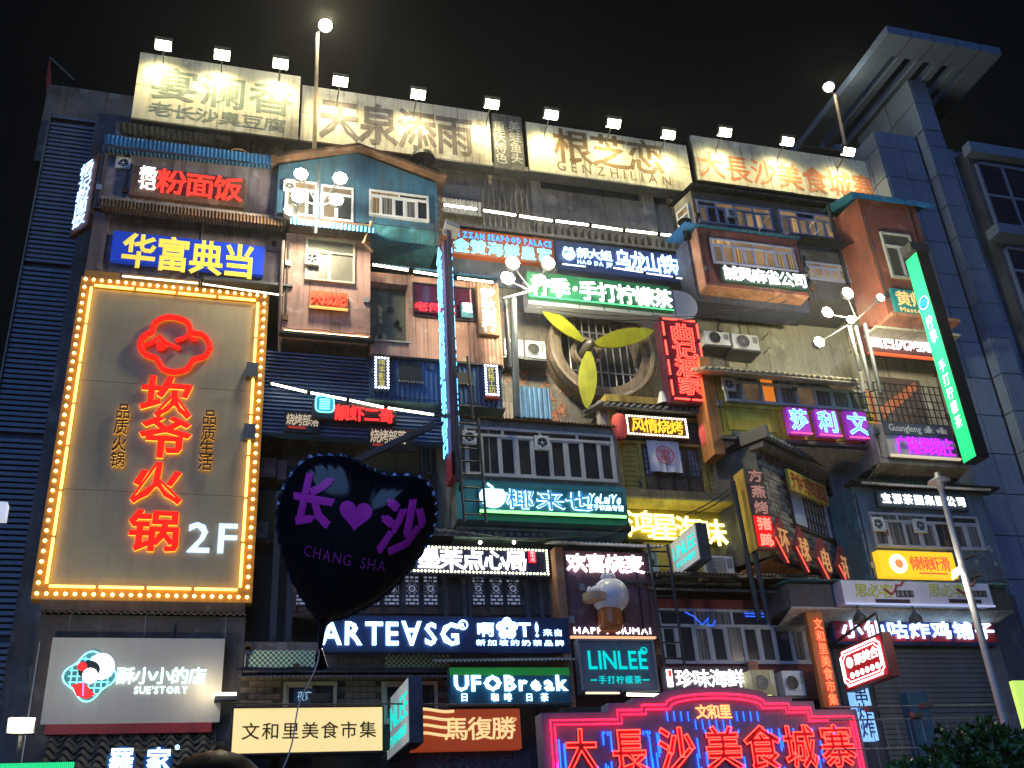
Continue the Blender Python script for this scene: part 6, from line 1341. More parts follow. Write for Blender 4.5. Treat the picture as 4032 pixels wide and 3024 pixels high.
part('basket', MB().lathe(k_, [(.001, -.07), (.21, -.07), (.22, .0), (.22, .06), (.001, .06)], 24), mat((.38, .26, .15), .6), t)
for q in range(3):
    m_ = MB(); m_.sm = True; part('bun', m_.lathe((k_[0]-.08+q*.08, k_[1]-.03*(q % 2), k_[2]+.06), [(.05, 0), (.062, .04), (.05, .1), (.02, .14), (.001, .145)], 10), WO, t)
# turquoise LINLEE square sign
Y = -2.15
r0 = (G.p(1255, 1440, Y)[0], G.p(1413, 1440, Y)[0], G.p(1330, 1492, Y)[1], G.p(1330, 1386, Y)[1])
t, r_ = board('lit_sign', 'grey square sign with large turquoise Latin letters under the plum front', None, None, Y, .18, mat((.13, .15, .19), .5, var=.12, streak=.1), rect=r0, edge=(.04, GREYM, .04))
TQ2 = emit((.0, .72, .70), .85, (.0, .4, .38))
latin(t, 'LINLEE', None, None, Y, TQ2, .03, .02, .035, sp=.10, rect=(r_[0]+.14, r_[1]-.14, r_[2]+(r_[3]-r_[2])*.42, r_[2]+(r_[3]-r_[2])*.80))
chars(t, '手打柠檬茶', None, None, Y, TQ2, .02, .02, .02, rect=(r_[0]+.30, r_[1]-.28, r_[2]+(r_[3]-r_[2])*.12, r_[2]+(r_[3]-r_[2])*.31), fill=.85)
for s in (r_[0]+.16, r_[1]-.26): part('dash', MB().box(s, s+.12, Y-.03, Y-.005, r_[2]+(r_[3]-r_[2])*.2, r_[2]+(r_[3]-r_[2])*.22), TQ2, t)
part('registered_mark_ring', MB().ring(r_[1]-.18, r_[3]-.17, Y-.03, Y-.01, .055, .07, 20), TQ2, t); latin(t, 'R', None, None, Y, TQ2, .02, rect=(r_[1]-.21, r_[1]-.16, r_[3]-.2, r_[3]-.14))
led_tube('warm strip light under the right half of the turquoise lettered square sign', (1350, 1500), (1437, 1502), Y-.15, emit((1, .85, .6), 4), .03)
led_tube('faint warm strip under the left half of the turquoise lettered square sign', (1262, 1497), (1340, 1497), Y-.1, emit((1, .75, .5), 1.2), .02)
# ================================================================== bulb framed snack sign + tile eave + lattice windows
Y = -1.7
r0 = (G.p(690, 1210, Y)[0], G.p(1187, 1215, Y)[0], G.p(1040, 1242, Y)[1], G.p(1040, 1180, Y)[1])
t, r_ = board('bulb_sign', 'long navy bulb framed sign with five glowing white characters behind the balloon', None, None, Y, .18, mat((.02, .02, .06), .5, var=.2), rect=r0)
bulbs(t, (r_[0]+.05, r_[1]-.05, r_[2]+.05, r_[3]-.05), Y, 62, 9, .022, emit((.95, 1, .55), 6))
x0, xe = G.p(902, 1210, Y)[0], G.p(1137, 1212, Y)[0]; zb, zt = G.p(1040, 1232, Y)[1], G.p(1040, 1189, Y)[1]
chars(t, '墨茉点心局', None, None, Y, WHT, .03, .03, .06, rect=(x0, xe, zb, zt))
q = G.r((1141, 1190), (1157, 1216), Y); part('red_stamp', MB().box(q[0], q[1], Y-.04, Y, q[2], q[3]), emit((1, .01, .04), 1.6), t)
chars(t, '新中式', None, None, Y-.04, emit((1, .5, .5), 1.5), .01, 0, 0, vert=True, rect=(q[0]+.02, q[1]-.02, q[2]+.01, q[3]-.01))
t, rr = pod('snack_shop_front', 'dark wooden shop front with rows of pale lattice windows', None, None, -1.3, mat((.05, .04, .045), .75, var=.3), rect=(G.p(632, 1280, -1.3)[0], G.p(1215, 1280, -1.3)[0], G.p(900, 1335, -1.3)[1], G.p(1040, 1150, -1.3)[1]))
tile_roof(t, (890, 1150), (1185, 1158), -2.0, -1.2, .32, mat((.10, .11, .12), .6, var=.4, scale=5), .15, 'tile')
for px in (1037, 1110): x, z = G.p(px, 1172, -1.8); part('downlight', MB().disc(x, z, -1.82, -1.8, .035, 10), emit((1, .95, .7), 8), t)
RW = mat((.12, .05, .04), .7, var=.3)
LATM = None
def lattice_panel(par, x0, x1, z0, z1, y):
    p = part('window', MB().box(x0, x1, y-.012, y, z0, z1), emit((.55, .62, .85), .26, (.3, .32, .4)), par)
    la = MB(); W_ = x1-x0; H_ = z1-z0; b = .012
    def hb(a, c, z): la.box(x0+a*W_, x0+c*W_, y-.045, y-.013, z0+z*H_-b, z0+z*H_+b)
    def vb(x, a, c): la.box(x0+x*W_-b, x0+x*W_+b, y-.05, y-.0135, z0+a*H_, z0+c*H_)
    for z in (0, .12, .24, .36, .74, .86, .99): hb(0, 1, z)
    for x in (0, 1): vb(x, 0, 1)
    for x, a, c in ((.25, .0, .12), (.25, .24, .36), (.5, .12, .24), (.75, .0, .12), (.75, .24, .36), (.33, .74, .99), (.66, .74, .99), (.12, .36, .74), (.88, .36, .74), (.5, .74, .86)): vb(x, a, c)
    cx, cz = x0+W_*.5, z0+H_*.55
    la.ring(cx, cz, y-.055, y-.014, W_*.27, W_*.34, 8); la.ring(cx, cz, y-.053, y-.014, W_*.06, W_*.13, 8)
    for k in range(4): q = PI/4+k*PI/2; la.tube([(cx+math.cos(q)*W_*.3, y-.03, cz+math.sin(q)*W_*.3), (cx+math.cos(q)*W_*.46, y-.03, cz+math.sin(q)*W_*.46)], b, 4)
    part('lattice', la, mat((.05, .05, .07), .6), p)
for px0, px1 in ((638, 668), (790, 820), (829, 862), (874, 905), (914, 945), (1019, 1047), (1057, 1086), (1093, 1123), (700, 732), (745, 776)):
    lattice_panel(t, G.p(px0, 1285, -1.3)[0], G.p(px1, 1285, -1.3)[0], G.p(px0, 1308, -1.3)[1], G.p(px0, 1243, -1.3)[1], -1.3)
for px in (1000, 1012, 1135, 1165, 1185, 960): x = G.p(px, 1285, -1.3)[0]; part('pilaster', MB().box(x-.03, x+.05, -1.38, -1.3, rr[2], rr[2]+1.2), mat((.08, .075, .09), .7), t)
for px in (645, 792, 832, 875, 916, 1020, 1058, 1095): q = G.r((px, 1312), (px+30, 1328), -1.3); part('wood_panel', MB().box(q[0], q[1], -1.32, -1.3, q[2], q[3]), RW, t)
# ARTEASG board
Y = -2.0
r0 = (G.p(690, 1370, Y)[0], G.p(1230, 1370, Y)[0], G.p(960, 1409, Y)[1], G.p(960, 1332, Y)[1])
t, r_ = board('lit_sign', 'wide deep blue sign with large glowing white Latin letters under the lattice windows', None, None, Y, .2, mat((.012, .03, .10), .45, var=.15, streak=.08), rect=r0)
WB2 = emit((.40, .68, 1), 4.2)
latin(t, 'ARTE∀SG', None, None, Y, WB2, .03, .03, .05, sp=.10, rect=(G.p(691, 1372, Y)[0], G.p(990, 1372, Y)[0], G.p(840, 1395, Y)[1], G.p(840, 1345, Y)[1]))
c = G.p(999, 1351, Y); part('registered_mark_ring', MB().ring(c[0], c[1], Y-.06, Y-.03, .07, .09, 24), WB2, t); latin(t, 'R', None, None, Y, WB2, .03, .03, rect=(c[0]-.035, c[0]+.04, c[1]-.045, c[1]+.045))
x0 = G.p(1030, 1362, Y)[0]; zb, zt = G.p(1090, 1376, Y)[1], G.p(1090, 1346, Y)[1]
chars(t, '啊', None, None, Y, WB2, .03, .03, .07, rect=(x0, G.p(1066, 1362, Y)[0], zb, zt)); c = G.p(1093, 1360, Y)
for k in range(5): q = 2*PI*k/5+PI/2; part('flower_petal', MB().disc(c[0]+.12*math.cos(q), c[1]+.12*math.sin(q), Y-.1, Y-.05, .085, 14), WB2, t)
latin(t, 'T', None, None, Y, WB2, .03, .03, .06, rect=(G.p(1118, 1360, Y)[0], G.p(1146, 1360, Y)[0], zb, zt)); latin(t, '!', None, None, Y, WB2, .03, .03, .06, rect=(G.p(1154, 1360, Y)[0], G.p(1163, 1360, Y)[0], zb, zt))
chars(t, '来自', None, None, Y, WB2, .03, .03, .03, rect=(G.p(1171, 1366, Y)[0], G.p(1216, 1366, Y)[0], G.p(1190, 1376, Y)[1], G.p(1190, 1358, Y)[1]), fill=.85)
chars(t, '新加坡的奶茶品牌', None, None, Y, WB2, .03, .03, .03, rect=(G.p(1026, 1388, Y)[0], G.p(1220, 1388, Y)[0], G.p(1120, 1397, Y)[1], G.p(1120, 1381, Y)[1]), fill=.8)
# band with green checker tiles
Y = -1.35
t, rr = pod('checker_band', 'grey purple wall band with green and cream checker tile strips', None, None, Y, mat((.17, .14, .15), .85, var=.2, streak=.4), rect=(G.p(527, 1430, Y)[0], G.p(1235, 1430, Y)[0], G.p(800, 1452, Y)[1], G.p(800, 1400, Y)[1]+.1), cat='wall')
def checker():
    m = bpy.data.materials.new('checker_tiles'); m.use_nodes = True; n = m.node_tree.nodes; L = m.node_tree.links; b = n['Principled BSDF']
    tc = n.new('ShaderNodeTexCoord'); mp = n.new('ShaderNodeMapping'); mp.inputs['Scale'].default_value = (1, .0001, 1); mp.inputs['Location'].default_value = (.003, .5, .003)
    c = n.new('ShaderNodeTexChecker'); c.inputs['Scale'].default_value = 22; c.inputs['Color1'].default_value = (.75, .78, .5, 1); c.inputs['Color2'].default_value = (.06, .2, .09, 1)
    L.new(tc.outputs['Object'], mp.inputs[0]); L.new(mp.outputs[0], c.inputs['Vector']); L.new(c.outputs[0], b.inputs['Base Color']); b.inputs['Roughness'].default_value = .3; return m
CH = checker()
for a, b in ((528, 681), (832, 970)):
    q0 = G.p(a, 1430, Y)[0]; q1 = G.p(b, 1430, Y)[0]; part('checker_tiles', MB().box(q0, q1, Y-.015, Y-.003, rr[2]+.03, rr[3]-.15), CH, t)
Y = -2.0
t = thing('corrugated_eave', 'long dark corrugated eave above the brick windows', 'roof', g3(700, 1460, Y)); q0 = G.p(518, 1452, Y); q1 = G.p(975, 1452, Y)
part('sheet', MB().corr((q0[0], Y, q0[1]-.08), (q1[0], Y, q0[1]-.08), (0, .7, .16), .075, .016), mat((.2, .2, .22), .6, .3), t); part('edge_bar', MB().box(q0[0]-.05, q1[0], Y+.05, Y+.1, q0[1]+.05, q0[1]+.09), BLACKM, t)
# brick wall with windows
Y = -1.35
x0, x1, z0, z1 = G.p(520, 1490, Y)[0], G.p(975, 1490, Y)[0], G.p(700, 1580, Y)[1], G.p(700, 1458, Y)[1]
t = thing('brick_wall', 'old dim brown brick wall with cream framed windows above the cream lightbox', 'wall', ((x0+x1)/2, Y, z0))
part('mortar', MB().box(x0, x1, Y+.02, -.02, z0-.3, z1), mat((.05, .048, .045), .9), t)
WN = [(G.p(612, 1490, Y)[0], G.p(727, 1490, Y)[0]), (G.p(824, 1490, Y)[0], G.p(944, 1490, Y)[0])]; zw = G.p(700, 1474, Y)[1]
BB3 = MB().box(-.13, .13, -.015, .02, -.046, .046).mesh('brick'); BB3.materials.append(mat((.17, .13, .11), .9, var=.5, scale=3)); j = 0; z = z1-.05
cnt = 0
while z > z0 and cnt < 295:
    x = x0+.13+(j % 2)*.14
    while x < x1-.1:
        if not any(a-.1 < x < b+.1 and z < zw+.03 for a, b in WN): inst('brick', BB3, (x, Y+.008+random.uniform(-.006, .006), z), t); cnt += 1
        x += .275
    z -= .105; j += 1
CRF = mat((.42, .40, .30), .6, var=.1)
for a, b in WN: window(t, (a, b, z0+.1, zw), Y-.0, 2, CRF, 0, [GW[0], GW[1]], .06)
q = G.r((636, 1488), (680, 1530), Y-.06); t = thing('window_poster', 'small dark blue poster with pale characters in the cream framed window', 'sign', g3(655, 1510, Y-.06)); part('sheet', MB().box(q[0], q[1], Y-.08, Y-.06, q[2], q[3]), mat((.02, .06, .14), .6), t); chars(t, '夜宵', None, None, Y-.08, emit((.4, .7, 1), .5), .006, 0, 0, rect=(q[0]+.05, q[0]+.3, q[2]+.12, q[3]-.04))
x, z = G.p(690, 1500, -2.3); single('unlit_floodlight', MB().poly3([(x-.2, -2.4, z), (x+.2, -2.4, z), (x+.12, -2.3, z-.18), (x-.12, -2.3, z-.18)], (0, .15, 0)), METAL, 'dark unlit floodlight above the cream lightbox', 'floodlight')
# lower dark shops band behind bottom signs
Y = -1.0
single('ground_floor_front', MB().box(.3, 6.2, Y, -.0, 0, G.p(800, 1600, Y)[1]), mat((.035, .045, .07), .7, var=.4), 'dark blue ground floor fronts behind the lowest signs', 'wall')
# UFO Break
Y = -2.2
r0 = (G.p(972, 1480, Y)[0], G.p(1232, 1480, Y)[0], G.p(1100, 1524, Y)[1], G.p(1100, 1442, Y)[1])
t, r_ = board('lit_sign', 'green blue sign with rounded glowing white Latin letters and small row beneath', None, None, Y, .2, mat((.012, .09, .13), .5, var=.35, streak=.05, scale=.5), rect=r0)
latin(t, 'UFOBreak', None, None, Y, WB2, .03, .03, .075, sp=.10, rect=(G.p(980, 1480, Y)[0], G.p(1226, 1480, Y)[0], G.p(1100, 1493, Y)[1], G.p(1100, 1460, Y)[1]))
for ch, px in zip('日咖啡日茶', (1002, 1068, 1096, 1142, 1175)): c = G.p(px, 1507, Y); part('character', put(glyph(ch, .04), c[0]-.07, c[0]+.07, c[1]-.07, c[1]+.07, (.03, .97, -.09, .85), Y-.03, .02), WB2, t)
part('roof_strip', MB().corr((r_[0]-.25, Y-.1, r_[3]+.08), (r_[1]+.1, Y-.1, r_[3]+.12), (0, .6, .18), .075, .016), mat((.13, .14, .16), .6), t)
part('green_header', MB().box(r_[0], r_[1], Y-.01, Y, r_[3]-.14, r_[3]-.001), emit((.05, .6, .1), .12), t)
# cream lightbox
Y = -2.4
r0 = (G.p(503, 1575, Y)[0], G.p(826, 1575, Y)[0], G.p(665, 1624, Y)[1], G.p(665, 1529, Y)[1])
t, r_ = board('lightbox', 'cream glowing lightbox with seven dark brown characters', None, None, Y, .25, emit((1, .76, .30), .78, (.6, .5, .3)), rect=r0)
DB = mat((.035, .022, .015), .6, streak=0, var=.1)
chars(t, '文和里美食市集', None, None, Y, DB, .012, 0, .02, rect=(G.p(520, 1577, Y)[0], G.p(815, 1577, Y)[0], G.p(665, 1599, Y)[1], G.p(665, 1557, Y)[1]), fill=.86)
part('back_box', MB().box(r_[0]-.03, r_[1]+.03, Y+.02, Y+.3, r_[2]-.03, r_[3]+.03), BLACKM, t)
# maroon lightbox
Y = -2.3
r0 = (G.p(889, 1575, Y)[0], G.p(1125, 1575, Y)[0], G.p(1010, 1619, Y)[1], G.p(1010, 1532, Y)[1])
t, r_ = board('lightbox', 'orange brown lightbox with cream wave mark and three cream characters', None, None, Y, .22, emit((.55, .075, .022), .38, (.3, .05, .02)), rect=r0)
CRX = emit((1, .72, .32), .8)
chars(t, '馬復勝', None, None, Y, CRX, .012, 0, .035, rect=(G.p(960, 1572, Y)[0], G.p(1113, 1574, Y)[0], G.p(1036, 1598, Y)[1], G.p(1036, 1549, Y)[1]))
x0, z0 = G.p(904, 1595, Y)
for k in range(4): part('wave_stroke', MB().tube([(x0+.62*s/8, Y-.01, z0+.03+k*.13+.05*math.cos(s/8*PI*1.1)+(.06*s/8)) for s in range(9)], .026, 5), CRX, t)
part('registered_mark_ring', MB().ring(G.p(1112, 1555, Y)[0], G.p(1112, 1554, Y)[1], Y-.02, Y-.001, .02, .028, 14), CRX, t)
# dim sign under
Y = -1.9
t, r_ = board('dim_sign', 'unlit dark blue sign with faint outlined characters below the maroon lightbox', None, None, Y, .1, mat((.02, .03, .06), .6), rect=(G.p(900, 1640, Y)[0], G.p(1170, 1640, Y)[0], G.p(1000, 1680, Y)[1], G.p(1000, 1625, Y)[1]))
chars(t, '长沙打酒煌', None, None, Y, mat((.12, .16, .24), .6), .02, 0, 0, style='line', rad=.012, rect=(r_[0]+.3, r_[1]-.2, r_[2]+.05, r_[3]-.05))
# ================================================================== dark red window house right of centre
Y = -1.7
r0 = (G.p(1408, 1370, Y)[0], G.p(1745, 1370, Y)[0], G.p(1570, 1510, Y)[1], G.p(1570, 1296, Y)[1])
t, rr = pod('dark_red_house', 'dark red house front with a big white framed window wall', None, None, Y, REDW, rect=r0, back=-.2)
w1 = (G.p(1424, 1375, Y)[0], G.p(1738, 1375, Y)[0], G.p(1580, 1436, Y)[1], G.p(1580, 1318, Y)[1]); window(t, w1, Y, 9, mat((.38, .38, .39), .5, var=.15, streak=.25), .31, [GW[1], GW[2], GW[0]], .055, 4)
part('awning', MB().corr((rr[0]-.1, Y-.6, rr[3]+.0), (rr[1]+.05, Y-.6, rr[3]+.0), (0, .6, .22), .08, .018), mat((.2, .19, .16), .8), t)
part('awning', MB().corr((rr[0]-.1, Y-.75, rr[3]+.3), (rr[1]+.05, Y-.75, rr[3]+.3), (0, .7, .2), .08, .018), mat((.16, .15, .13), .8), t)
part('pipe', MB().tube([(rr[0]-.1, Y-.8, rr[3]+.22), (rr[1], Y-.8, rr[3]+.22)], .035, 6), BLACKM, t)
BN2 = emit((.03, .12, .9), 1.4)
for pts in ([(1510, 1322), (1530, 1332), (1545, 1345), (1555, 1338)], [(1570, 1326), (1585, 1340), (1578, 1350)], [(1608, 1326), (1725, 1328)], [(1610, 1333), (1700, 1334)]):
    pass
t2 = thing('neon_reflection', 'thin blue tubes imitating a neon reflection high in the dark red house window wall', 'sign', g3(1600, 1340, Y-.05))
for pts in ([(1480, 1322), (1500, 1332), (1517, 1350), (1530, 1335), (1528, 1350), (1540, 1352), (1545, 1340)], [(1608, 1325), (1725, 1328)], [(1610, 1331), (1700, 1334)]):
    part('glow_tube', MB().tube([g3(*p, Y-.07) for p in pts], .012, 5), BN2, t2)  # reflection in the glass modelled as glowing tubes, no real neon here
t, r_ = board('lit_sign', 'dark plum sign with glowing white brush characters under the window wall', None, None, Y-.15, .12, mat((.07, .05, .065), .6, var=.2), rect=(G.p(1422, 1470, Y)[0], G.p(1612, 1470, Y)[0], G.p(1520, 1500, Y)[1], G.p(1520, 1444, Y)[1]))
x0 = G.p(1458, 1466, Y-.15)[0]; chars(t, '珍味海鲜', None, None, Y-.15, WHT, .03, .03, .045, rect=(x0, G.p(1606, 1466, Y-.15)[0], G.p(1530, 1485, Y-.15)[1], G.p(1530, 1447, Y-.15)[1]))
q = G.r((1438, 1447), (1453, 1484), Y-.15); part('stamp', MB().box(q[0], q[1], Y-.2, Y-.15, q[2], q[3]), WHT, t); part('stamp_top', MB().box(q[0]+.02, q[1]-.02, Y-.22, Y-.2, q[3]-.14, q[3]-.02), REDS, t)
part('post', MB().box(r_[1], r_[1]+.2, Y-.2, Y, r_[2], r_[3]+.1), ORE, t)
ac_unit('yellowish air conditioner lit from below under the dark red window wall', (1620, 1447), (1680, 1503), Y-.5, .35, m=mat((.55, .48, .25), .55), grille='sq')
ac_unit('white air conditioner with round dark grille beside the orange vertical sign', (1688, 1449), (1742, 1502), Y-.5, .35)
x, z = G.p(1590, 1508, Y-.7); 
# small yellow downlight
t = thing('spot_lamp', 'small dark spotlight under the yellowish air conditioner', 'lamp', g3(1655, 1508, Y-.9)); c = g3(1655, 1508, Y-.9); part('housing', MB().box(c[0]-.1, c[0]+.1, c[1]-.1, c[1]+.1, c[2]-.06, c[2]+.03), BLACKM, t); part('lens', MB().box(c[0]-.08, c[0]+.08, c[1]-.08, c[1]+.08, c[2]+.031, c[2]+.036), emit((1, .85, .3), 8), t)
# ================================================================== orange vertical sign
Y = -2.6
t, r_ = board('vertical_sign', 'orange vertical sign with red glowing characters next to the hanging maroon blade', None, None, Y, .12, mat((.42, .13, .03), .6, var=.15), rect=((G.p(1743, 1325, Y)[0]+G.p(1772, 1490, Y)[0])/2, (G.p(1781, 1325, Y)[0]+G.p(1802, 1490, Y)[0])/2, G.p(1785, 1528, Y)[1], G.p(1760, 1322, Y)[1]))
chars(t, '文和里美食市集', None, None, Y, emit((1, .12, .05), 2.6), .03, .03, .03, vert=True, rect=(r_[0]+.1, r_[1]-.04, r_[2]+.02, r_[3]-.12), fill=.9)
# ================================================================== right blue-grey house
Y = -2.3
BGY = mat((.10, .16, .20), .8, var=.35, streak=.5)
r0 = ((G.p(1845, 1080, Y)[0]+G.p(1880, 1240, Y)[0])/2, (G.p(2132, 1080, Y)[0]+G.p(2165, 1240, Y)[0])/2, G.p(1990, 1258, Y)[1], G.p(1970, 1058, Y)[1])
t, rr = pod('tea_company_house', 'weathered blue grey house front with window band and yellow lightbox', None, None, Y, BGY, rect=r0, back=-1.45)
part('upper_wall', MB().box(rr[0]+.1, rr[1]-.1, -1.5, -1.45, rr[3], rr[3]+1.6), mat((.16, .14, .15), .85), t)
part('left_flank', MB().poly3([(rr[0], Y+.01, rr[2]), (rr[0], Y+.01, rr[3]), (rr[0]-.08, -1.5, rr[3]), (rr[0]-.08, -1.5, rr[2])], (.02, .02, 0)), mat((.05, .16, .18), .8), t)
part('cornice', MB().box(rr[0]-.1, rr[1]+.25, Y-.3, Y+.1, rr[3], rr[3]+.06), BLACKM, t); part('wavy_edge', MB().corr((rr[0]+.1, Y-.32, rr[3]-.03), (rr[1], Y-.32, rr[3]-.03), (0, .2, .05), .08, .02), WHITEP, t)
w1 = (G.p(1880, 1140, Y)[0], G.p(2116, 1150, Y)[0], G.p(1998, 1187, Y)[1], G.p(1998, 1113, Y)[1]); window(t, w1, Y, 7, mat((.42, .42, .42), .5, var=.2, streak=.3), .24, [GW[2], GW[1], GW[2]], .05, 4)
fan_unit('fan at the beige wall end of the blue grey house windows', (1895, 1133), Y-.1, .3); fan_unit('fan in the centre of the blue grey house windows', (1986, 1137), Y-.1, .3)
for k in range(7):
    x = rr[1]-random.uniform(.15, .75); z = rr[2]+random.uniform(.1, .9); part('torn_patch', MB().prism([(x+random.uniform(.03, .07)*math.cos(2*PI*q/7), z+random.uniform(.03, .07)*math.sin(2*PI*q/7)) for q in range(7)], Y-.01, Y-.002), mat((.4, .38, .3), .9), t)
t, r_ = board('lit_sign', 'dark strip with eight blocky glowing white characters over the blue grey house', None, None, Y-.12, .08, mat((.03, .06, .08), .6), rect=(G.p(1888, 1083, Y)[0], G.p(2082, 1093, Y)[0], G.p(1985, 1103, Y)[1], G.p(1985, 1069, Y)[1]))
chars(t, '宝源茶园集团公司', None, None, Y-.12, WHT, .03, .03, .07, rect=(G.p(1895, 1085, Y)[0], G.p(2078, 1090, Y)[0], G.p(1986, 1098, Y)[1], G.p(1986, 1073, Y)[1]), fill=.82)
t, r_ = board('lightbox', 'bright yellow lightbox with red characters and plain round white orange badge', None, None, Y-.22, .18, emit((1, .60, .02), .85, (.6, .35, .02)), rect=(G.p(1899, 1215, Y-.2)[0], G.p(2062, 1220, Y-.2)[0], G.p(1985, 1247, Y-.2)[1], G.p(1985, 1192, Y-.2)[1]))
RL = emit((1, .09, .04), 1.1)
chars(t, '倾倾虾滑', None, None, Y-.22, RL, .02, .01, .035, rect=(G.p(1964, 1218, Y-.2)[0], G.p(2049, 1220, Y-.2)[0], G.p(2006, 1234, Y-.2)[1], G.p(2006, 1203, Y-.2)[1])); part('strap_line', MB().box(G.p(1985, 1240, Y-.2)[0], G.p(2045, 1240, Y-.2)[0], Y-.235, Y-.22, G.p(2006, 1241, Y-.2)[1], G.p(2006, 1238, Y-.2)[1]), RL, t)
c = G.p(1940, 1218, Y-.22); part('badge', MB().disc(c[0], c[1], Y-.24, Y-.22, .2, 28), emit((1, .95, .8), 2.2), t); part('badge_centre', MB().disc(c[0]+.01, c[1], Y-.25, Y-.24, .10, 20), emit((1, .3, .1), .8), t)
# pale printed fascia
Y = -3.0
t, r_ = board('printed_fascia', 'pale lilac fascia with twice printed yellow green characters and a red chilli', None, None, Y, .3, mat((.55, .55, .66), .6, var=.1, streak=.12), rect=((G.p(1812, 1280, Y)[0]+G.p(1830, 1280, Y)[0])/2, G.p(2142, 1290, Y)[0], G.p(1975, 1305, Y)[1], G.p(1975, 1257, Y)[1]))
LG = mat((.45, .48, .06), .7, streak=0); INK = mat((.03, .02, .03), .7, streak=0); CHL = mat((.22, .02, .03), .6, streak=0)
for px in (1847, 2005):
    q = (G.p(px, 1275, Y)[0], G.p(px+83, 1275, Y)[0], G.p(px+40, 1290, Y)[1], G.p(px+40, 1261, Y)[1])
    chars(t, '思必客', None, None, Y, LG, .008, 0, .04, rect=q); chars(t, '思必客', None, None, Y, INK, .002, .0, .04, style='line', rad=.008, rect=q, name='character_outline')
    a = G.p(px+62, 1275, Y); part('chilli', MB().tube([(a[0], Y-.02, a[1]+.02), (a[0]+.14, Y-.02, a[1]-.08), (a[0]+.25, Y-.02, a[1]), (a[0]+.3, Y-.02, a[1]+.1), (a[0]+.4, Y-.02, a[1]+.1), (a[0]+.5, Y-.02, a[1]+.2)], .026, 5), CHL, t)
    for k, ch in enumerate('麻辣香锅'): b = G.p(px+93+k*9.6, 1282, Y); part('ink_square', MB().box(b[0]-.055, b[0]+.045, Y-.008, Y, b[1]-.075, b[1]+.06), INK, t); part('character', put(glyph(ch, 0), b[0]-.04, b[0]+.03, b[1]-.06, b[1]+.045, (.03, .97, -.09, .85), Y-.009, .003), mat((.4, .4, .45), .7), t)
    b = G.p(px+44, 1296, Y); part('ink_strip', MB().box(b[0], b[0]+.78, Y-.008, Y, b[1]-.06, b[1]+.02), INK, t)
part('white_edge', MB().box(r_[0], r_[1], Y-.04, Y+.0, r_[2]-.035, r_[2]), emit((.6, .65, 1), .5), t)
t2 = thing('fascia_soffit', 'grey boxed eave carrying the lilac printed fascia', 'house front', (14, Y+.5, r_[2]))
part('box', MB().box(r_[0]-1.0, r_[1]+.7, Y+.31, -1.45, r_[2]-.0, r_[3]+.0), mat((.06, .065, .08), .8), t2)
part('soffit', MB().poly3([(r_[0]-1.0, Y+.3, r_[2]-.002), (r_[1]+.7, Y+.3, r_[2]-.002), (r_[1]+.6, -1.45, r_[2]-.25), (r_[0]-.8, -1.45, r_[2]-.25)], (0, 0, -.04)), mat((.38, .34, .30), .8), t2)
part('cap_sheet', MB().corr((r_[0]-1.0, Y+.1, r_[3]+.03), (r_[1]+.7, Y+.1, r_[3]+.03), (0, .9, .1), .08, .018), mat((.05, .22, .28), .6), t2)
# fried chicken sign
Y = -2.2
r0 = (G.p(1800, 1362, Y)[0], G.p(2150, 1366, Y)[0], G.p(1975, 1392, Y)[1], G.p(1975, 1333, Y)[1])
t, r_ = board('lit_sign', 'blue and red squared sign with seven glowing white characters over rolled shutters', None, None, Y, .15, mat((.015, .03, .14), .5, streak=0, var=.1), rect=r0)
for k in range(7):
    a = r_[0]+(r_[1]-r_[0])*k/7; part('colour_tile', MB().box(a+.03, a+(r_[1]-r_[0])/7-.03, Y-.02, Y, r_[2]+.05, r_[3]-.04), mat((.35, .015, .03), .5, streak=0) if k in (0, 1, 6) else mat((.05, .03, .2), .5, streak=0), t)
    part('red_base', MB().box(a+.03, a+(r_[1]-r_[0])/7-.03, Y-.026, Y-.02, r_[2]+.05, r_[2]+.16), mat((.5, .015, .03), .5, streak=0), t)
chars(t, '小仙咕炸鸡铺子', None, None, Y-.02, WB2, .03, .03, .06, rect=(G.p(1812, 1362, Y)[0], G.p(2146, 1366, Y)[0], G.p(1975, 1383, Y)[1], G.p(1975, 1342, Y)[1]), fill=.88)
t, rr = pod('shutter_front', 'dark blue shop front with a wide rolled metal shutter', None, None, -1.9, mat((.05, .06, .085), .7), rect=(G.p(1800, 1450, -1.9)[0], 16.9, 2.6, r_[3]+.6))
sh = (G.p(1880, 1450, -1.95)[0], G.p(2145, 1450, -1.95)[0], 3.4, r_[2]-.02)
SHT = MB().prism([(0, 0), (1, 0), (1, .085), (0, .085)], -.025, .0).mesh('slat'); SHT.materials.append(mat((.22, .23, .26), .4, .6, var=.3, streak=.3)); z = sh[3]-.1
while z > sh[2]: inst('slat', SHT, (sh[0], -1.93+random.uniform(-.006, .006), z), t, (sh[1]-sh[0], 1, 1)); z -= .098
part('shutter_guide', MB().box(sh[1], sh[1]+.3, -2.0, -1.9, sh[2]-.8, sh[3]+.1), mat((.12, .12, .13), .8), t)
q = G.r((1970, 1490), (2050, 1640), -2.4); single('blue_doors', MB().box(q[0], q[1], -2.2, -1.95, q[2]-.5, q[3]), mat((.03, .09, .16), .6), 'dark blue metal cabinet doors behind the wire railing', 'cabinet')
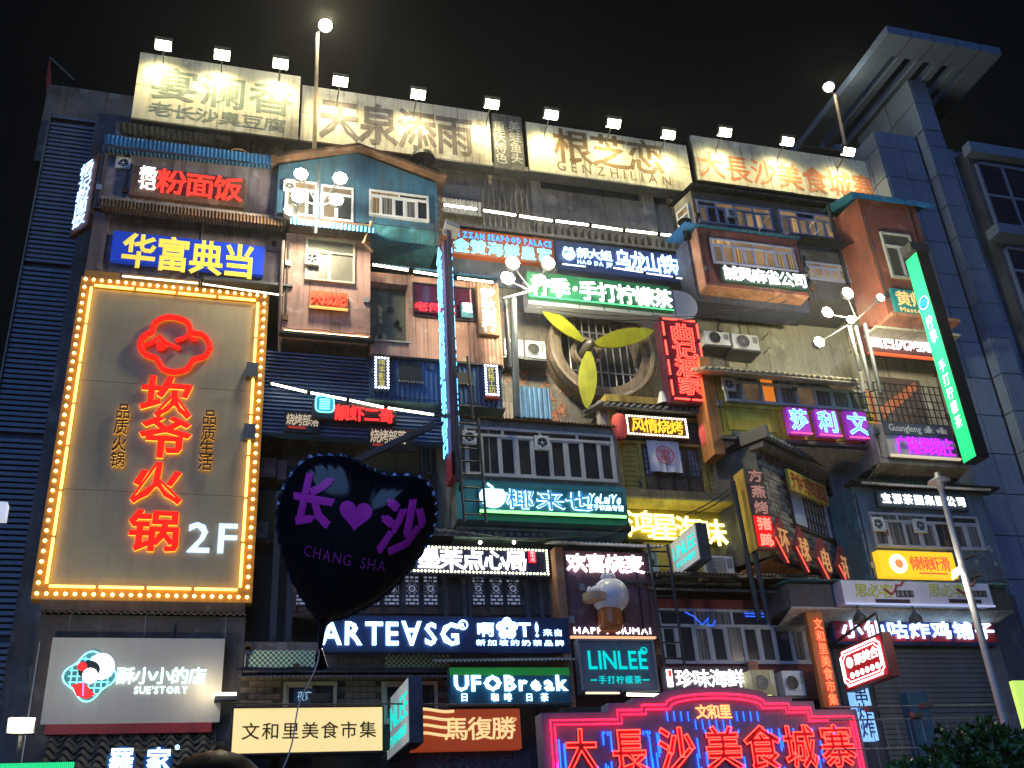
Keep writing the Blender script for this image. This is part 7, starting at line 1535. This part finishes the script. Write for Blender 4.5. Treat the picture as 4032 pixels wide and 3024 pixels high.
# two bell lamps
for px, py, lab in ((1856, 1329, 'grey bell shaped lamp nearer the orange vertical sign'), (1976, 1330, 'grey bell shaped lamp over the middle of the white character sign')):
    c = g3(px, py, -2.9); t = thing('bell_lamp', lab, 'lamp', c, group='bell shaped lamps under the lilac fascia'); m_ = MB(); m_.sm = True
    part('shade', m_.lathe(c, [(.15, -.12), (.12, -.03), (.05, .05), (.03, .12)], 20), METAL, t); part('reflector', MB().lathe(c, [(.14, -.118), (.05, -.02)], 20), mat((.7, .7, .72), .4, streak=0), t); part('stem', MB().tube([(c[0], c[1], c[2]+.12), (c[0], c[1], c[2]+.22)], .015, 6), BLACKM, t)
# hanging blade 聚美合
pts = ((1815, 1410), (1903, 1374), (1916, 1452), (1832, 1490)); fr, r_ = blade('', *pts, -4.0)
t = thing('blade_lightbox', 'dark red hanging blade with white octagon tube border and round badge', 'sign', ((r_[0]+r_[1])/2, .1, r_[2]), fr)
part('casing', MB().box(r_[0]-.06, r_[1]+.06, .0, .2, r_[2]-.06, r_[3]+.06), mat((.08, .01, .02), .5), t); part('panel', MB().box(r_[0]-.02, r_[1]+.02, -.012, -.001, r_[2]-.02, r_[3]+.02), emit((.45, .01, .02), .45, (.3, .01, .02)), t)
o = .09
for e, rad in ((.02, .016), (.08, .008)):
    x0, x1, z0, z1 = r_[0]+e, r_[1]-e, r_[2]+e, r_[3]-e; P = [(x0+o, z0), (x1-o, z0), (x1-o, z0+o*.4), (x1, z0+o), (x1, z1-o), (x1-o, z1-o*.4), (x1-o, z1), (x0+o, z1), (x0+o, z1-o*.4), (x0, z1-o), (x0, z0+o), (x0+o, z0+o*.4), (x0+o, z0)]
    part('neon_border', MB().tube([(x, -.04, z) for x, z in P], rad, 6), emit((1, .97, .97), 4), t)
W_, H_ = r_[1]-r_[0], r_[3]-r_[2]; m_ = emit((1, .96, .95), 1.8)
part('badge', MB().disc(r_[0]+W_*.2, r_[2]+H_*.64, -.03, -.013, H_*.15, 24), m_, t); chars(t, '聚美合', None, None, -.013, m_, .015, 0, .04, rect=(r_[0]+W_*.32, r_[1]-W_*.1, r_[2]+H_*.5, r_[2]+H_*.8))
for k in range(6): part('round_pad', MB().disc(r_[0]+W_*(.2+.125*k), r_[2]+H_*.28, -.03, -.013, H_*.085, 16), m_, t)
part('bracket', MB().tube([(r_[0]-1.2, .1, r_[3]+.15), (r_[1]-.1, .1, r_[3]+.45), (r_[1]-.1, .1, r_[3]+.06)], .025, 6), BLACKM, t)
# blue lit vertical lightbox
Y = -2.6
t, r_ = board('vertical_lightbox', 'pale blue lit vertical lightbox with dark blue characters under the hanging blade', None, None, Y, .15, emit((.25, .55, 1), .9, (.3, .4, .6)), rect=(G.p(1843, 1510, Y)[0], G.p(1880, 1510, Y)[0], G.p(1860, 1600, Y)[1], G.p(1860, 1480, Y)[1]))
chars(t, '串炸炸', None, None, Y, mat((.01, .04, .25), .5, streak=0), .01, 0, .03, vert=True, rect=(r_[0]+.04, r_[1]-.04, r_[2]+.05, r_[3]-.02))
# wire railing lower right
Y = -4.0
t = thing('wire_railing', 'thin steel wire railing in front of the dark shutters', 'railing', g3(2000, 1620, Y)); GLM = mat((.25, .27, .3), .4, .6)
for y0, y1 in ((1528, 1522), (1556, 1550), (1620, 1612)): a = g3(1790, y0, Y); b = g3(2160, y1, Y); part('rail', MB().tube([a, b], .014, 6), GLM, t)
for k in range(14): px = 1800+k*27; a = g3(px, 1555, Y); part('upright', MB().tube([a, (a[0], a[1], a[2]-.9)], .007, 4), GLM, t)
for px, py, lab in ((1882, 1532, 'small spotlight clamp on the wire railing near the blue lightbox'), (2000, 1525, 'small spotlight clamp in the middle of the wire railing'), (1980, 1545, 'small pale camera hanging below the wire railing')):
    c = g3(px, py, Y-.05); single('rail_spotlight', MB().box(c[0]-.1, c[0]+.1, c[1]-.06, c[1]+.06, c[2]-.04, c[2]+.05), METAL, lab, 'lamp')
# street lamp
Y = -5.5
a = g3(2040, 1075, Y); b = g3(2172, 1545, Y); a = (( a[0]+b[0])/2, Y, a[2])
a = g3(2036, 1068, Y); X_ = a[0]
t = thing('street_lamp', 'slim grey street lamp with a conical cap before the blue grey house', 'lamp post', (X_, Y, 0))
LP = mat((.34, .36, .38), .45, .4, var=.15)
part('pole', MB().tube([(X_, Y, 0), a], .075, 12, r2=.055), LP, t)
m_ = MB(); m_.sm = True; part('cap', m_.lathe((a[0], a[1], a[2]), [(.05, 0), (.05, .1), (.07, .12), (.06, .22), (.20, .24), (.19, .27), (.06, .33), (.045, .42), (.001, .44)], 20), LP, t)
c = Vector(g3(2062, 1240, Y)); part('side_spot', MB().poly3([c+Vector((-.09, -.06, -.10)), c+Vector((.05, -.06, -.02)), c+Vector((.09, -.06, .12)), c+Vector((-.05, -.06, .05))], (0, .04, 0)), emit((1, .82, .55), 9), t)
l = bpy.data.lights.new('spot_glow', 'POINT'); l.energy = 90; l.color = (1, .85, .6); l.shadow_soft_size = .1; lo = bpy.data.objects.new('spot_glow', l); COL.objects.link(lo); lo.parent = t; lo.location = c+Vector((-.2, 0, -.1))-INFO[t.name][1]
for dz, dx in ((.0, .35), (.35, .3)): part('spur', MB().tube([(X_, Y, c.z+dz-.1), (X_+dx, Y, c.z+dz)], .025, 6), RUST, t)
c = Vector(g3(2085, 1480, Y)); 
# yellow-green board at right edge
Y = -5
t, r_ = board('lime_board', 'plain lime green lit board cut by the picture edge near the bush', None, None, Y, .1, emit((.55, .85, .16), .8, (.4, .5, .1)), rect=(G.p(2196, 1500, Y)[0], G.p(2290, 1500, Y)[0], G.p(2200, 1580, Y)[1], G.p(2200, 1470, Y)[1]))
part('post', MB().tube([(r_[0]+.3, Y+.1, 0), (r_[0]+.3, Y+.1, r_[2])], .05, 8), METAL, t)
t['label'] = 'plain lime green lit board beside the street lamp and bush'
# ================================================================== big entrance neon
Y = -3.2
def E3(px, py): return G.p(px, py, Y)
x0, x1 = E3(1173, 1600)[0], E3(1864, 1600)[0]; z0 = 2.6
zA = (E3(1175, 1543)[1]+E3(1862, 1529)[1])/2
xc = E3(1541, 1500)[0]; zs1 = zA+.15; zs2 = zA+.38; zr = E3(1541, 1484)[1]
sx = (x1-x0)
xa1, xb1 = E3(1315, 1540)[0], E3(1760, 1530)[0]; xa2, xb2 = E3(1367, 1520)[0], E3(1712, 1515)[0]; xa3, xb3 = E3(1420, 1520)[0], E3(1662, 1515)[0]
def outline(e, arch=1):
    P = [(x0+e, z0), (x0+e, zA-e), (xa1+e, zA-e), (xa1+e, zs1-e), (xa2+e, zs1-e), (xa2+e, zs1+.08-e), (xa3+e, zs1+.08-e)]
    w = (xb3-xa3)/2-e; zb = zs1+.08-e; hh = zr-e-zb
    for k in range(1, 14): a = PI-PI*k/14; P.append(((xa3+xb3)/2+w*math.cos(a), zb+hh*math.sin(a)**.8))
    P += [(xb3-e, zb), (xb2-e, zb), (xb2-e, zs1-e), (xb1-e, zs1-e), (xb1-e, zA-e), (x1-e, zA-e), (x1-e, z0)]
    return P
t = thing('entrance_neon_sign', 'huge stepped entrance sign with arched top, red neon characters and blue tubes', 'sign', ((x0+x1)/2, Y, z0))
ENP = mat((.16, .15, .22), .55, var=.12, streak=.1)
part('panel', MB().prism(outline(0), Y, Y+.35), ENP, t)
RN3 = emit((1, .008, .035), 6)
for e in (.13, .20): part('neon_border', MB().tube([(x, Y-.06, z) for x, z in outline(e)], .016, 6), RN3, t)
zt, zb = (E3(1500, 1573)[1]), (E3(1500, 1659)[1])-.08
EX = [(1218, 1285), (1318, 1390), (1420, 1495), (1520, 1596), (1605, 1680), (1690, 1757), (1770, 1840)]
RFACE = mat((.45, .01, .02), .5, streak=0); RN4 = emit((1, .035, .025), 5.5)
for ch, (a, b) in zip('大長沙美食城寨', EX):
    q = (E3(a, 1620)[0], E3(b, 1620)[0], zb+.02, zt)
    part('character', put(glyph(ch, .035), *q, (.03, .97, -.09, .85), Y, .08), RFACE, t)
    part('neon_outline', put(glyph(ch, .035, 'line', .014), *q, (.03, .97, -.09, .85), Y-.09, .01, 'line'), RN4, t)
c0 = E3(1502, 1540)[0]; c1 = E3(1578, 1540)[0]
chars(t, '文和里', None, None, Y, emit((1, .25, .08), 4.5), .02, .03, 0, style='line', rad=.02, rect=(c0, c1, E3(1540, 1553)[1], E3(1540, 1523)[1]))
BT = emit((.006, .08, 1), 5)
random.seed(3)
for k in range(210):
    px = 1190+random.random()*655; 
    if random.random() < .35: py = random.uniform(1560, 1576); L_ = random.uniform(.06, .16)
    else: py = random.uniform(1575, 1690); L_ = random.uniform(.2, .55)
    if any(a+4 < px < b-4 for a, b in EX) and py > 1572: continue
    x, z = E3(px, py); part('blue_tube', MB().tube([(x, Y-.03, z-L_), (x, Y-.03, min(z, zA-.32))], .013, 4), BT, t) if min(z, zA-.32) > z-L_+.03 else None
for k in range(14):
    px = 1440+k*15; x, z = E3(px, 1556 if 1495 < px < 1590 else 1548); 
    if 1498 < px < 1584: z = E3(px, 1566)[1]
    part('blue_tube', MB().tube([(x, Y-.03, z-.08), (x, Y-.03, z+.08)], .010, 4), BT, t)
single('entrance_beam', MB().box(E3(1240, 1500)[0], E3(1560, 1500)[0], -2.6, -1.4, E3(1300, 1540)[1], E3(1300, 1512)[1]), CORE, 'black beam box between the turquoise sign and entrance neon', 'beam')
single('entrance_posts', MB().box(x0+.2, x0+.45, Y+.05, Y+.3, 0, z0), METAL, 'steel post carrying the entrance neon by the maroon lightbox', 'post').name = 'steel_post'
single('steel_post', MB().box(x1-.45, x1-.2, Y+.05, Y+.3, 0, z0), METAL, 'steel post carrying the entrance neon near the bush', 'post')
# cables
cable('thin black cable from the teal shop belly to the yellow slab', [g3(960, 1140, -2.3), g3(1250, 1160, -2.3), g3(1360, 1130, -2.2)], .014, sag=.12)
cable('bundle of wires crossing under the lemon tea sign', [g3(1180, 672, -2.0), g3(1400, 690, -2.3), g3(1540, 678, -2.8), g3(1700, 650, -2.8)], .016, sag=.1)
cable('upper wire crossing under the lemon tea sign', [g3(1160, 664, -2.0), g3(1420, 682, -2.3), g3(1560, 672, -2.8), g3(1690, 636, -2.8)], .010, sag=.08)
cable('wire running from the brick hut posts to the yellow slab underside', [g3(1500, 1110, -2.4), g3(1590, 1055, -3.0)], .012, sag=.06)
cable('second wire from the brick hut posts to the yellow slab underside', [g3(1480, 1112, -2.4), g3(1588, 1045, -3.0)], .012, sag=.06)
cable('long thin wire along the ledge above the cream lightbox', [g3(490, 1518, -2.5), g3(830, 1520, -2.5), g3(1240, 1519, -2.5)], .014, sag=.02)
# ================================================================== bush
random.seed(21)
def bush(label, px, py, y, rx, rz, n):
    c = Vector(g3(px, py, y)); 
    t = thing('leafy_shrub', label, 'shrub', (c.x, c.y, 0)); mb = MB(); st = MB()
    for k in range(9):
        a = random.uniform(0, 6.28); e = c+Vector((rx*.7*math.cos(a), rx*.5*math.sin(a), random.uniform(-.2, .5)*rz)); st.tube([(c.x+.1*math.cos(a), c.y+.1*math.sin(a), 0), tuple(c.lerp(e, .4)-Vector((0, 0, rz*.6))), tuple(e)], .02, 5, r2=.006)
    part('stem', st, RUST, t, kind='stuff')
    for k in range(n):
        while True:
            v = Vector((random.gauss(0, 1), random.gauss(0, 1), random.gauss(0, 1))).normalized()
            if v.z > -.5: break
        f = 1+.22*noise.noise(v*2.3+c)+.12*noise.noise(v*6); rr = random.uniform(.72, 1.02)*f
        p = c+Vector((v.x*rx*rr, v.y*rx*.8*rr, v.z*rz*rr)); s = random.uniform(.030, .06)
        d = (v+Vector((random.gauss(0, .6), random.gauss(0, .6), random.gauss(-.3, .5)))).normalized(); u_ = d.cross(Vector((random.random(), random.random(), .3))).normalized(); w_ = d.cross(u_)*.3*s
        i = len(mb.v); mb.v += [tuple(p-d*s), tuple(p+u_*s*.5+w_*.0), tuple(p+d*s*1.1-w_), tuple(p-u_*s*.5), tuple(p+w_)]
        mb.f += [(i, i+1, i+4), (i+1, i+2, i+4), (i+2, i+3, i+4), (i+3, i, i+4)]
    lm = bpy.data.materials.new('leaf'); lm.use_nodes = True; nn = lm.node_tree.nodes; b = nn['Principled BSDF']; b.inputs['Roughness'].default_value = .38
    ob = nn.new('ShaderNodeTexCoord'); nz = nn.new('ShaderNodeTexNoise'); nz.inputs['Scale'].default_value = 9; lm.node_tree.links.new(ob.outputs['Object'], nz.inputs['Vector']); rp = nn.new('ShaderNodeValToRGB'); rp.color_ramp.elements[0].position = .35; rp.color_ramp.elements[1].position = .68
    rp.color_ramp.elements[0].color = (.006, .03, .008, 1); rp.color_ramp.elements[1].color = (.06, .16, .03, 1); lm.node_tree.links.new(nz.outputs[0], rp.inputs[0]); lm.node_tree.links.new(rp.outputs[0], b.inputs['Base Color'])
    part('foliage', mb, lm, t, kind='stuff')
bush('dark glossy leafy bush at the lower corner below the street lamp', 2165, 1735, -13.5, .62, .50, 5200)
bush('lower spreading part of the leafy bush beside the entrance neon', 2000, 1752, -13.6, .42, .30, 2600)
# ================================================================== balloon
dcam = 2.75
dirv = (CR*(768/2212*4032-2016) - CU*(1150/2212*4032-1512) + CF*FPX); dirv.normalize(); bo = CAM+dirv*dcam
f_ = dirv; rgt = (CR+f_*.12); rgt = (rgt-f_*rgt.dot(f_)*.0).normalized(); up_ = CU.copy(); up_ = (up_-rgt*up_.dot(rgt)).normalized(); fw_ = -rgt.cross(up_)
fw_ = up_.cross(rgt); Mx = Matrix((rgt, fw_, up_)).transposed()
BFR = Fr(bo, 0, Mx)
OUT = [(741,985),(705,984),(678,986),(655,998),(636,1018),(617,1048),(604,1085),(600,1130),(606,1170),(618,1215),(634,1255),(654,1290),(672,1318),(690,1340),(704,1347),(722,1338),(742,1334),(768,1322),(798,1306),(828,1286),(856,1262),(880,1235),(905,1200),(926,1165),(937,1130),(940,1095),(934,1066),(920,1043),(900,1030),(872,1027),(842,1027),(815,1020),(790,1008),(765,994)]
P2 = [BFR.p(*p) for p in OUT]
def cr_loop(P, n=6):
    out = []; N = len(P)
    for i in range(N):
        p0, p1, p2, p3 = P[i-1], P[i], P[(i+1) % N], P[(i+2) % N]
        for k in range(n):
            s = k/n; out.append(tuple(.5*((2*p1[j])+(-p0[j]+p2[j])*s+(2*p0[j]-5*p1[j]+4*p2[j]-p3[j])*s*s+(-p0[j]+3*p1[j]-3*p2[j]+p3[j])*s**3) for j in (0, 1)))
    return out
LP_ = cr_loop(P2); NB_ = len(LP_); cen = BFR.p(768, 1145)
def depth_at(s, k): # s 0 centre .. 1 rim
    pk = .5+.5*math.sin(k/NB_*2*PI*44+math.sin(k*.13)*2); ruf = (.006*pk)*max(0, (s-.72)/.28)**1.0*(1-s)*4
    return .075*(1-s**2.6)**.75 + ruf
bt = thing('heart_balloon', 'shiny black heart foil balloon with pink characters held on a string', 'balloon', (cen[0], 0, cen[1]), BFR)
RS = [0, .15, .3, .45, .58, .7, .8, .87, .92, .96, .985, 1.0]
mb = MB(); mb.sm = True
for side in (-1, 1):
    b0 = len(mb.v)
    for s in RS:
        for k in range(NB_):
            x = cen[0]+(LP_[k][0]-cen[0])*s; z = cen[1]+(LP_[k][1]-cen[1])*s; y = side*(depth_at(s, k) if s < 1 else 0)
            mb.v.append((x, y, z))
    for i in range(len(RS)-1):
        for k in range(NB_): l = (k+1) % NB_; mb.f.append((b0+i*NB_+k, b0+(i+1)*NB_+k, b0+(i+1)*NB_+l, b0+i*NB_+l))
FOIL = bpy.data.materials.new('black_foil'); FOIL.use_nodes = True; b_ = FOIL.node_tree.nodes['Principled BSDF']; b_.inputs['Base Color'].default_value = (.003, .005, .012, 1); b_.inputs['Roughness'].default_value = .16; b_.inputs['Metallic'].default_value = .0; b_.inputs['Specular IOR Level'].default_value = .5
part('foil_body', mb, FOIL, bt)
rim = MB(); P_ = []
for k in range(NB_):
    pk = math.sin(k/NB_*2*PI*44+math.sin(k*.13)*2); dx, dz = LP_[k][0]-cen[0], LP_[k][1]-cen[1]; L_ = math.hypot(dx, dz); e = .006+.0022*pk; P_.append(((LP_[k][0]+dx/L_*e), .003*pk, (LP_[k][1]+dz/L_*e)))
n = len(rim.v)
for k in range(NB_): rim.v += [(cen[0]+(LP_[k][0]-cen[0])*.985, -.002, cen[1]+(LP_[k][1]-cen[1])*.985), P_[k], (cen[0]+(LP_[k][0]-cen[0])*.985, .002, cen[1]+(LP_[k][1]-cen[1])*.985)]
for k in range(NB_): l = (k+1) % NB_; rim.f += [(3*k, 3*k+1, 3*l+1, 3*l), (3*k+1, 3*k+2, 3*l+2, 3*l+1)]
part('seam_rim', rim, mat((.10, .13, .2), .2, .9, var=.1, streak=0, bump=0), bt)
def surf_y(x, z):
    a = math.atan2(z-cen[1], x-cen[0]); best = None; rr_ = math.hypot(x-cen[0], z-cen[1])
    for k in range(0, NB_, 2):
        d = abs((math.atan2(LP_[k][1]-cen[1], LP_[k][0]-cen[0])-a+PI) % (2*PI)-PI)
        if best is None or d < best[0]: best = (d, math.hypot(LP_[k][0]-cen[0], LP_[k][1]-cen[1]))
    s = min(.995, rr_/best[1]); return -(.075*(1-s**2.6)**.75)-.0035
PINK_ = mat((1, .05, .62), .35, var=.06, streak=0, bump=0)
def print_on(vs, fs, m, nm='printed_character', n_layer=None):
    me = bpy.data.meshes.new(nm); me.from_pydata([(x, 0, z) for x, z in vs], [], fs); b = bmesh.new(); b.from_mesh(me); ly = b.verts.layers.float.new('lift')
    for v in b.verts: v[ly] = (v.index//n_layer)*.0007 if n_layer else 0
    bmesh.ops.triangulate(b, faces=b.faces)
    for _ in range(3): bmesh.ops.subdivide_edges(b, edges=[e for e in b.edges if e.calc_length() > .018], cuts=1)
    bmesh.ops.triangulate(b, faces=b.faces)
    mb = MB(); b.verts.index_update(); mb.v = [(v.co.x, surf_y(v.co.x, v.co.z)-v[ly], v.co.z) for v in b.verts]; mb.f = [tuple(v.index for v in f.verts) for f in b.faces]; b.free(); bpy.data.meshes.remove(me); part(nm, mb, m, bt)
def flat_glyph(ch, off=.04):
    vs, fs, bb = glyph(ch, 0); keep = {i for i, v in enumerate(vs) if v[2] > .4}; fm = [f for f in fs if all(i in keep for i in f)]; ids = sorted({i for f in fm for i in f}); mp = {i: j for j, i in enumerate(ids)}
    return [(vs[i][0], vs[i][1]) for i in ids], [tuple(mp[i] for i in f) for f in fm]
def stamp(ch, p0, p1, p3, bx, off=.04):   # p0 lower-left, p1 lower-right, p3 upper-left picture points
    v, f = flat_glyph(ch, off); a, b, c = (Vector(BFR.p(*q)) for q in (p0, p1, p3))
    vv, ff = [], []
    for q, (ox, oy) in enumerate(((0, 0), (off, off*.5), (-off, off*.4), (off*.3, -off), (-off*.4, -off*.8))[:5 if off > .1 else 2]):
        o_ = off*0; vv += [tuple(a+(b-a)*((x+ox*.22-bx[0])/(bx[1]-bx[0]))+(c-a)*((y+oy*.22-bx[2])/(bx[3]-bx[2]))) for x, y in v]; ff += [tuple(q*len(v)+i for i in g_) for g_ in f]
    print_on(vv, ff, PINK_, n_layer=len(v))
CB = (.03, .97, -.09, .85)
stamp('长', (626, 1122), (712, 1134), (648, 1016), CB, .20); stamp('沙', (812, 1184), (904, 1190), (834, 1070), CB, .20)
hv = []
for k in range(40):
    a = 2*PI*k/40; x = 16*math.sin(a)**3; y = 13*math.cos(a)-5*math.cos(2*a)-2*math.cos(3*a)-math.cos(4*a); q = BFR.p(770+x*2.15+y*.18, 1103-y*2.15+x*.32); hv.append(q)
hc_ = BFR.p(770, 1103); print_on([hc_]+hv, [(0, i+1, (i+1) % 40+1) for i in range(40)], PINK_, 'printed_heart')
PD = mat((.55, .05, .38), .5, var=.2, streak=0, bump=0); PINK_ = PD
x = 658
for ch in 'CHANG SHA':
    if ch == ' ': x += 16; continue
    bb = glyph(ch, .03)[2]; w = 15.5*(bb[1]-bb[0])/.6; yb = 1192+(x-658)*.205
    stamp(ch, (x, yb), (x+w, yb+w*.2), (x+4, yb-24), (bb[0], bb[1], 0, .7), .03); x += w+4
# neck and tail
nk = [BFR.p(*p) for p in ((690, 1338), (706, 1345), (696, 1400), (688, 1405))]
part('neck', MB().poly3([(q[0], -.01, q[1]) for q in nk], (0, .02, 0)), FOIL, bt)
tl = [BFR.p(*p) for p in ((689, 1400), (696, 1404), (708, 1440), (700, 1447), (682, 1446), (680, 1420))]
part('tail', MB().poly3([(q[0], -.008+.012*(i % 2), q[1]) for i, q in enumerate(tl)], (.0, .01, 0)), FOIL, bt)
kn = BFR.p(690, 1402)
# string + person
s0 = BFR.w((kn[0], 0, kn[1])); s1 = Vector(G.p(605, 1668, -17.95)[0:1]+(-17.95,)+G.p(605, 1668, -17.95)[1:2]); 
stm = mat((.55, .55, .62), .7, streak=0, var=.05)
hand = Vector((s1.x, s1.y, s1.z))
pts = []
for k in range(13):
    t_ = k/12; p = s0.lerp(hand, t_); side = Vector((.006*math.sin(t_*9), 0, 0)); pts.append(tuple(p+side))
fo, off = INFO[bt.name]
single('balloon_string', MB().tube(pts, .0016, 5), stm, 'thin pale string from the heart balloon down to the spectator', 'string')
# ---- person
pc = Vector(G.p(466, 1659, -18.0)[0:1]+(-18.0, 0)); top = G.p(464, 1619, -18.0)[1]
H = top-.015; k = H/1.75
t = thing('person', 'person with dark hair and dark jacket holding the balloon string, seen from behind', 'person', (pc.x, -18.0, 0))
def V_(x, y, z): return (pc.x+x*k, -18.0+y*k, z*k)
hx, hy, hz = hand
J = [('pel', V_(0, 0, .95), .15, None), ('bel', V_(0, 0, 1.12), .14, 0), ('chest', V_(0, 0, 1.32), .155, 1), ('neckb', V_(0, 0, 1.45), .075, 2), ('neck', V_(0, .01, 1.53), .052, 3), ('head', V_(0, .02, 1.60), .078, 4), ('crown', V_(0, .02, 1.665), .075, 5),
     ('shR', V_(.17, 0, 1.40), .065, 2), ('elR', V_(.25, .08, 1.16), .045, 7), ('wrR', (hx+.005, hy-.05, hz-.16), .03, 8), ('shL', V_(-.17, 0, 1.40), .065, 2), ('elL', V_(-.22, .02, 1.12), .045, 10), ('wrL', V_(-.22, .1, .88), .03, 11),
     ('hipR', V_(.09, 0, .88), .1, 0), ('knR', V_(.1, .01, .5), .06, 13), ('anR', V_(.11, -.01, .09), .042, 14), ('toR', V_(.12, .14, .03), .03, 15), ('hipL', V_(-.09, 0, .88), .1, 0), ('knL', V_(-.1, .01, .5), .06, 17), ('anL', V_(-.11, -.01, .09), .042, 18), ('toL', V_(-.12, .14, .03), .03, 19)]
fo, off = INFO[t.name]
def skin(name, joints, m, par, sub=2):
    me = bpy.data.meshes.new(name); me.from_pydata([tuple(Vector(j[1])-off) for j in joints], [(j[3], i) for i, j in enumerate(joints) if j[3] is not None], [])
    o = bpy.data.objects.new(name, me); COL.objects.link(o); sk = o.modifiers.new('skin', 'SKIN'); sk.use_smooth_shade = True; s_ = o.modifiers.new('sub', 'SUBSURF'); s_.levels = sub; s_.render_levels = sub
    for v, j in zip(me.skin_vertices[0].data, joints): v.radius = (j[2]*k, j[2]*k)
    me.skin_vertices[0].data[0].use_root = True
    dg = bpy.context.evaluated_depsgraph_get(); nm_ = bpy.data.meshes.new_from_object(o.evaluated_get(dg)); bpy.data.objects.remove(o); o = bpy.data.objects.new(name, nm_); COL.objects.link(o); o.parent = par; nm_.materials.clear(); nm_.materials.append(m); INFO[o.name] = (G, off); return o
SKIN = mat((.42, .24, .17), .6, var=.05, streak=0, bump=0)
skin('body', J, SKIN, t)
CLO = mat((.02, .022, .03), .85, var=.2, streak=0)
skin('jacket', [(n_, p, r*1.13+.006, q) for n_, p, r, q in J[:4]]+[('shR', J[7][1], .075, 2), ('elR', J[8][1], .055, 4), ('wrR', tuple(Vector(J[8][1]).lerp(Vector(J[9][1]), .85)), .042, 5), ('shL', J[10][1], .075, 2), ('elL', J[11][1], .055, 7), ('wrL', tuple(Vector(J[11][1]).lerp(Vector(J[12][1]), .85)), .04, 8)], CLO, t)
skin('trousers', [('pel', V_(0, 0, .93), .165, None), ('hipR', V_(.09, 0, .88), .11, 0), ('knR', V_(.1, .01, .5), .075, 1), ('anR', V_(.11, -.01, .12), .06, 2), ('hipL', V_(-.09, 0, .88), .11, 0), ('knL', V_(-.1, .01, .5), .075, 4), ('anL', V_(-.11, -.01, .12), .06, 5)], mat((.03, .035, .06), .85, streak=0), t)
HAIR = mat((.010, .008, .007), .45, var=.3, streak=.2)
hm = MB(); hm.sm = True; c = V_(0, .015, 1.635)
NR = 14
for i in range(NR+1):
    ph = PI*.62*i/NR
    for q in range(28):
        a = 2*PI*q/28; f = 1+.03*noise.noise(Vector((math.cos(a)*3, math.sin(a)*3, ph*3))); hm.v.append((c[0]+.108*k*math.sin(ph)*math.cos(a)*f, c[1]+.122*k*math.sin(ph)*math.sin(a)*f, c[2]+.128*k*math.cos(ph)*f-.006*(i > 10)*math.sin(q*2.1)))
for i in range(NR):
    for q in range(28): l = (q+1) % 28; hm.f.append((i*28+q, (i+1)*28+q, (i+1)*28+l, i*28+l))
part('hair', hm, HAIR, t)
fy = c[1]+.098*k
for s in (-1, 1):
    part('eye', MB().lathe((c[0]+s*.032*k, fy-.004, c[2]-.03*k), [(.001, -.008), (.011, 0), (.001, .006)], 10, 'y'), WHITEP, t)
    part('ear', MB().lathe((c[0]+s*.082*k, c[1]-.0, c[2]-.035*k), [(.001, -.012), (.024, -.004), (.024, .006), (.001, .012)], 10, 'y'), SKIN, t)
part('nose', MB().prism([(c[0]-.012, c[2]-.075*k), (c[0]+.012, c[2]-.075*k), (c[0], c[2]-.03*k)], fy-.02, fy+.012), SKIN, t)
part('mouth', MB().box(c[0]-.024, c[0]+.024, fy-.014, fy-.004, c[2]-.1*k, c[2]-.092*k), mat((.3, .08, .07), .5, streak=0), t)
# hand: palm with five fingers closed around the string
for i, (dx, L_) in enumerate(((-.022, .062), (-.007, .07), (.008, .066), (.022, .052))):
    b0_ = Vector((hx+.012, hy-.03+.0, hz-.07-(i-1.5)*.018)); a1 = b0_+Vector((-.02, .028, 0)); a2 = a1+Vector((.0, .02, 0))*(L_/.06); a3 = a2+Vector((.022, .0, 0))*(L_/.06); a4 = a3+Vector((.008, -.018, 0))
    part('finger', MB().tube([tuple(q) for q in (b0_, a1, a2, a3, a4)], .0095, 8, r2=.007), SKIN, t)
part('palm', MB().tube([(hx+.006, hy-.05, hz-.16), (hx+.01, hy-.04, hz-.12), (hx+.014, hy-.035, hz-.09), (hx+.014, hy-.035, hz-.035)], .026, 10, r2=.022), SKIN, t)
part('thumb', MB().tube([(hx+.02, hy-.03, hz-.10), (hx+.034, hy-.005, hz-.07), (hx+.03, hy+.02, hz-.045), (hx+.014, hy+.03, hz-.03)], .0115, 8, r2=.008), SKIN, t)
# ================================================================== haze volume added to give the lamps a soft glow
hz = MB().box(-45, 60, -40, 30, -1.2, 34)
o = single('haze', hz, DARK, 'thin haze added around the lit facade for a glow at the lamps', 'haze', kind='stuff')
o.data.materials.clear(); hm_ = bpy.data.materials.new('lamp_glow_haze'); hm_.use_nodes = True; n = hm_.node_tree.nodes; n.remove(n['Principled BSDF'])
pv = n.new('ShaderNodeVolumePrincipled'); pv.inputs['Density'].default_value = .0007; pv.inputs['Anisotropy'].default_value = .86; pv.inputs['Color'].default_value = (.85, .86, .80, 1)
hm_.node_tree.links.new(pv.outputs[0], n['Material Output'].inputs['Volume']); o.data.materials.append(hm_)
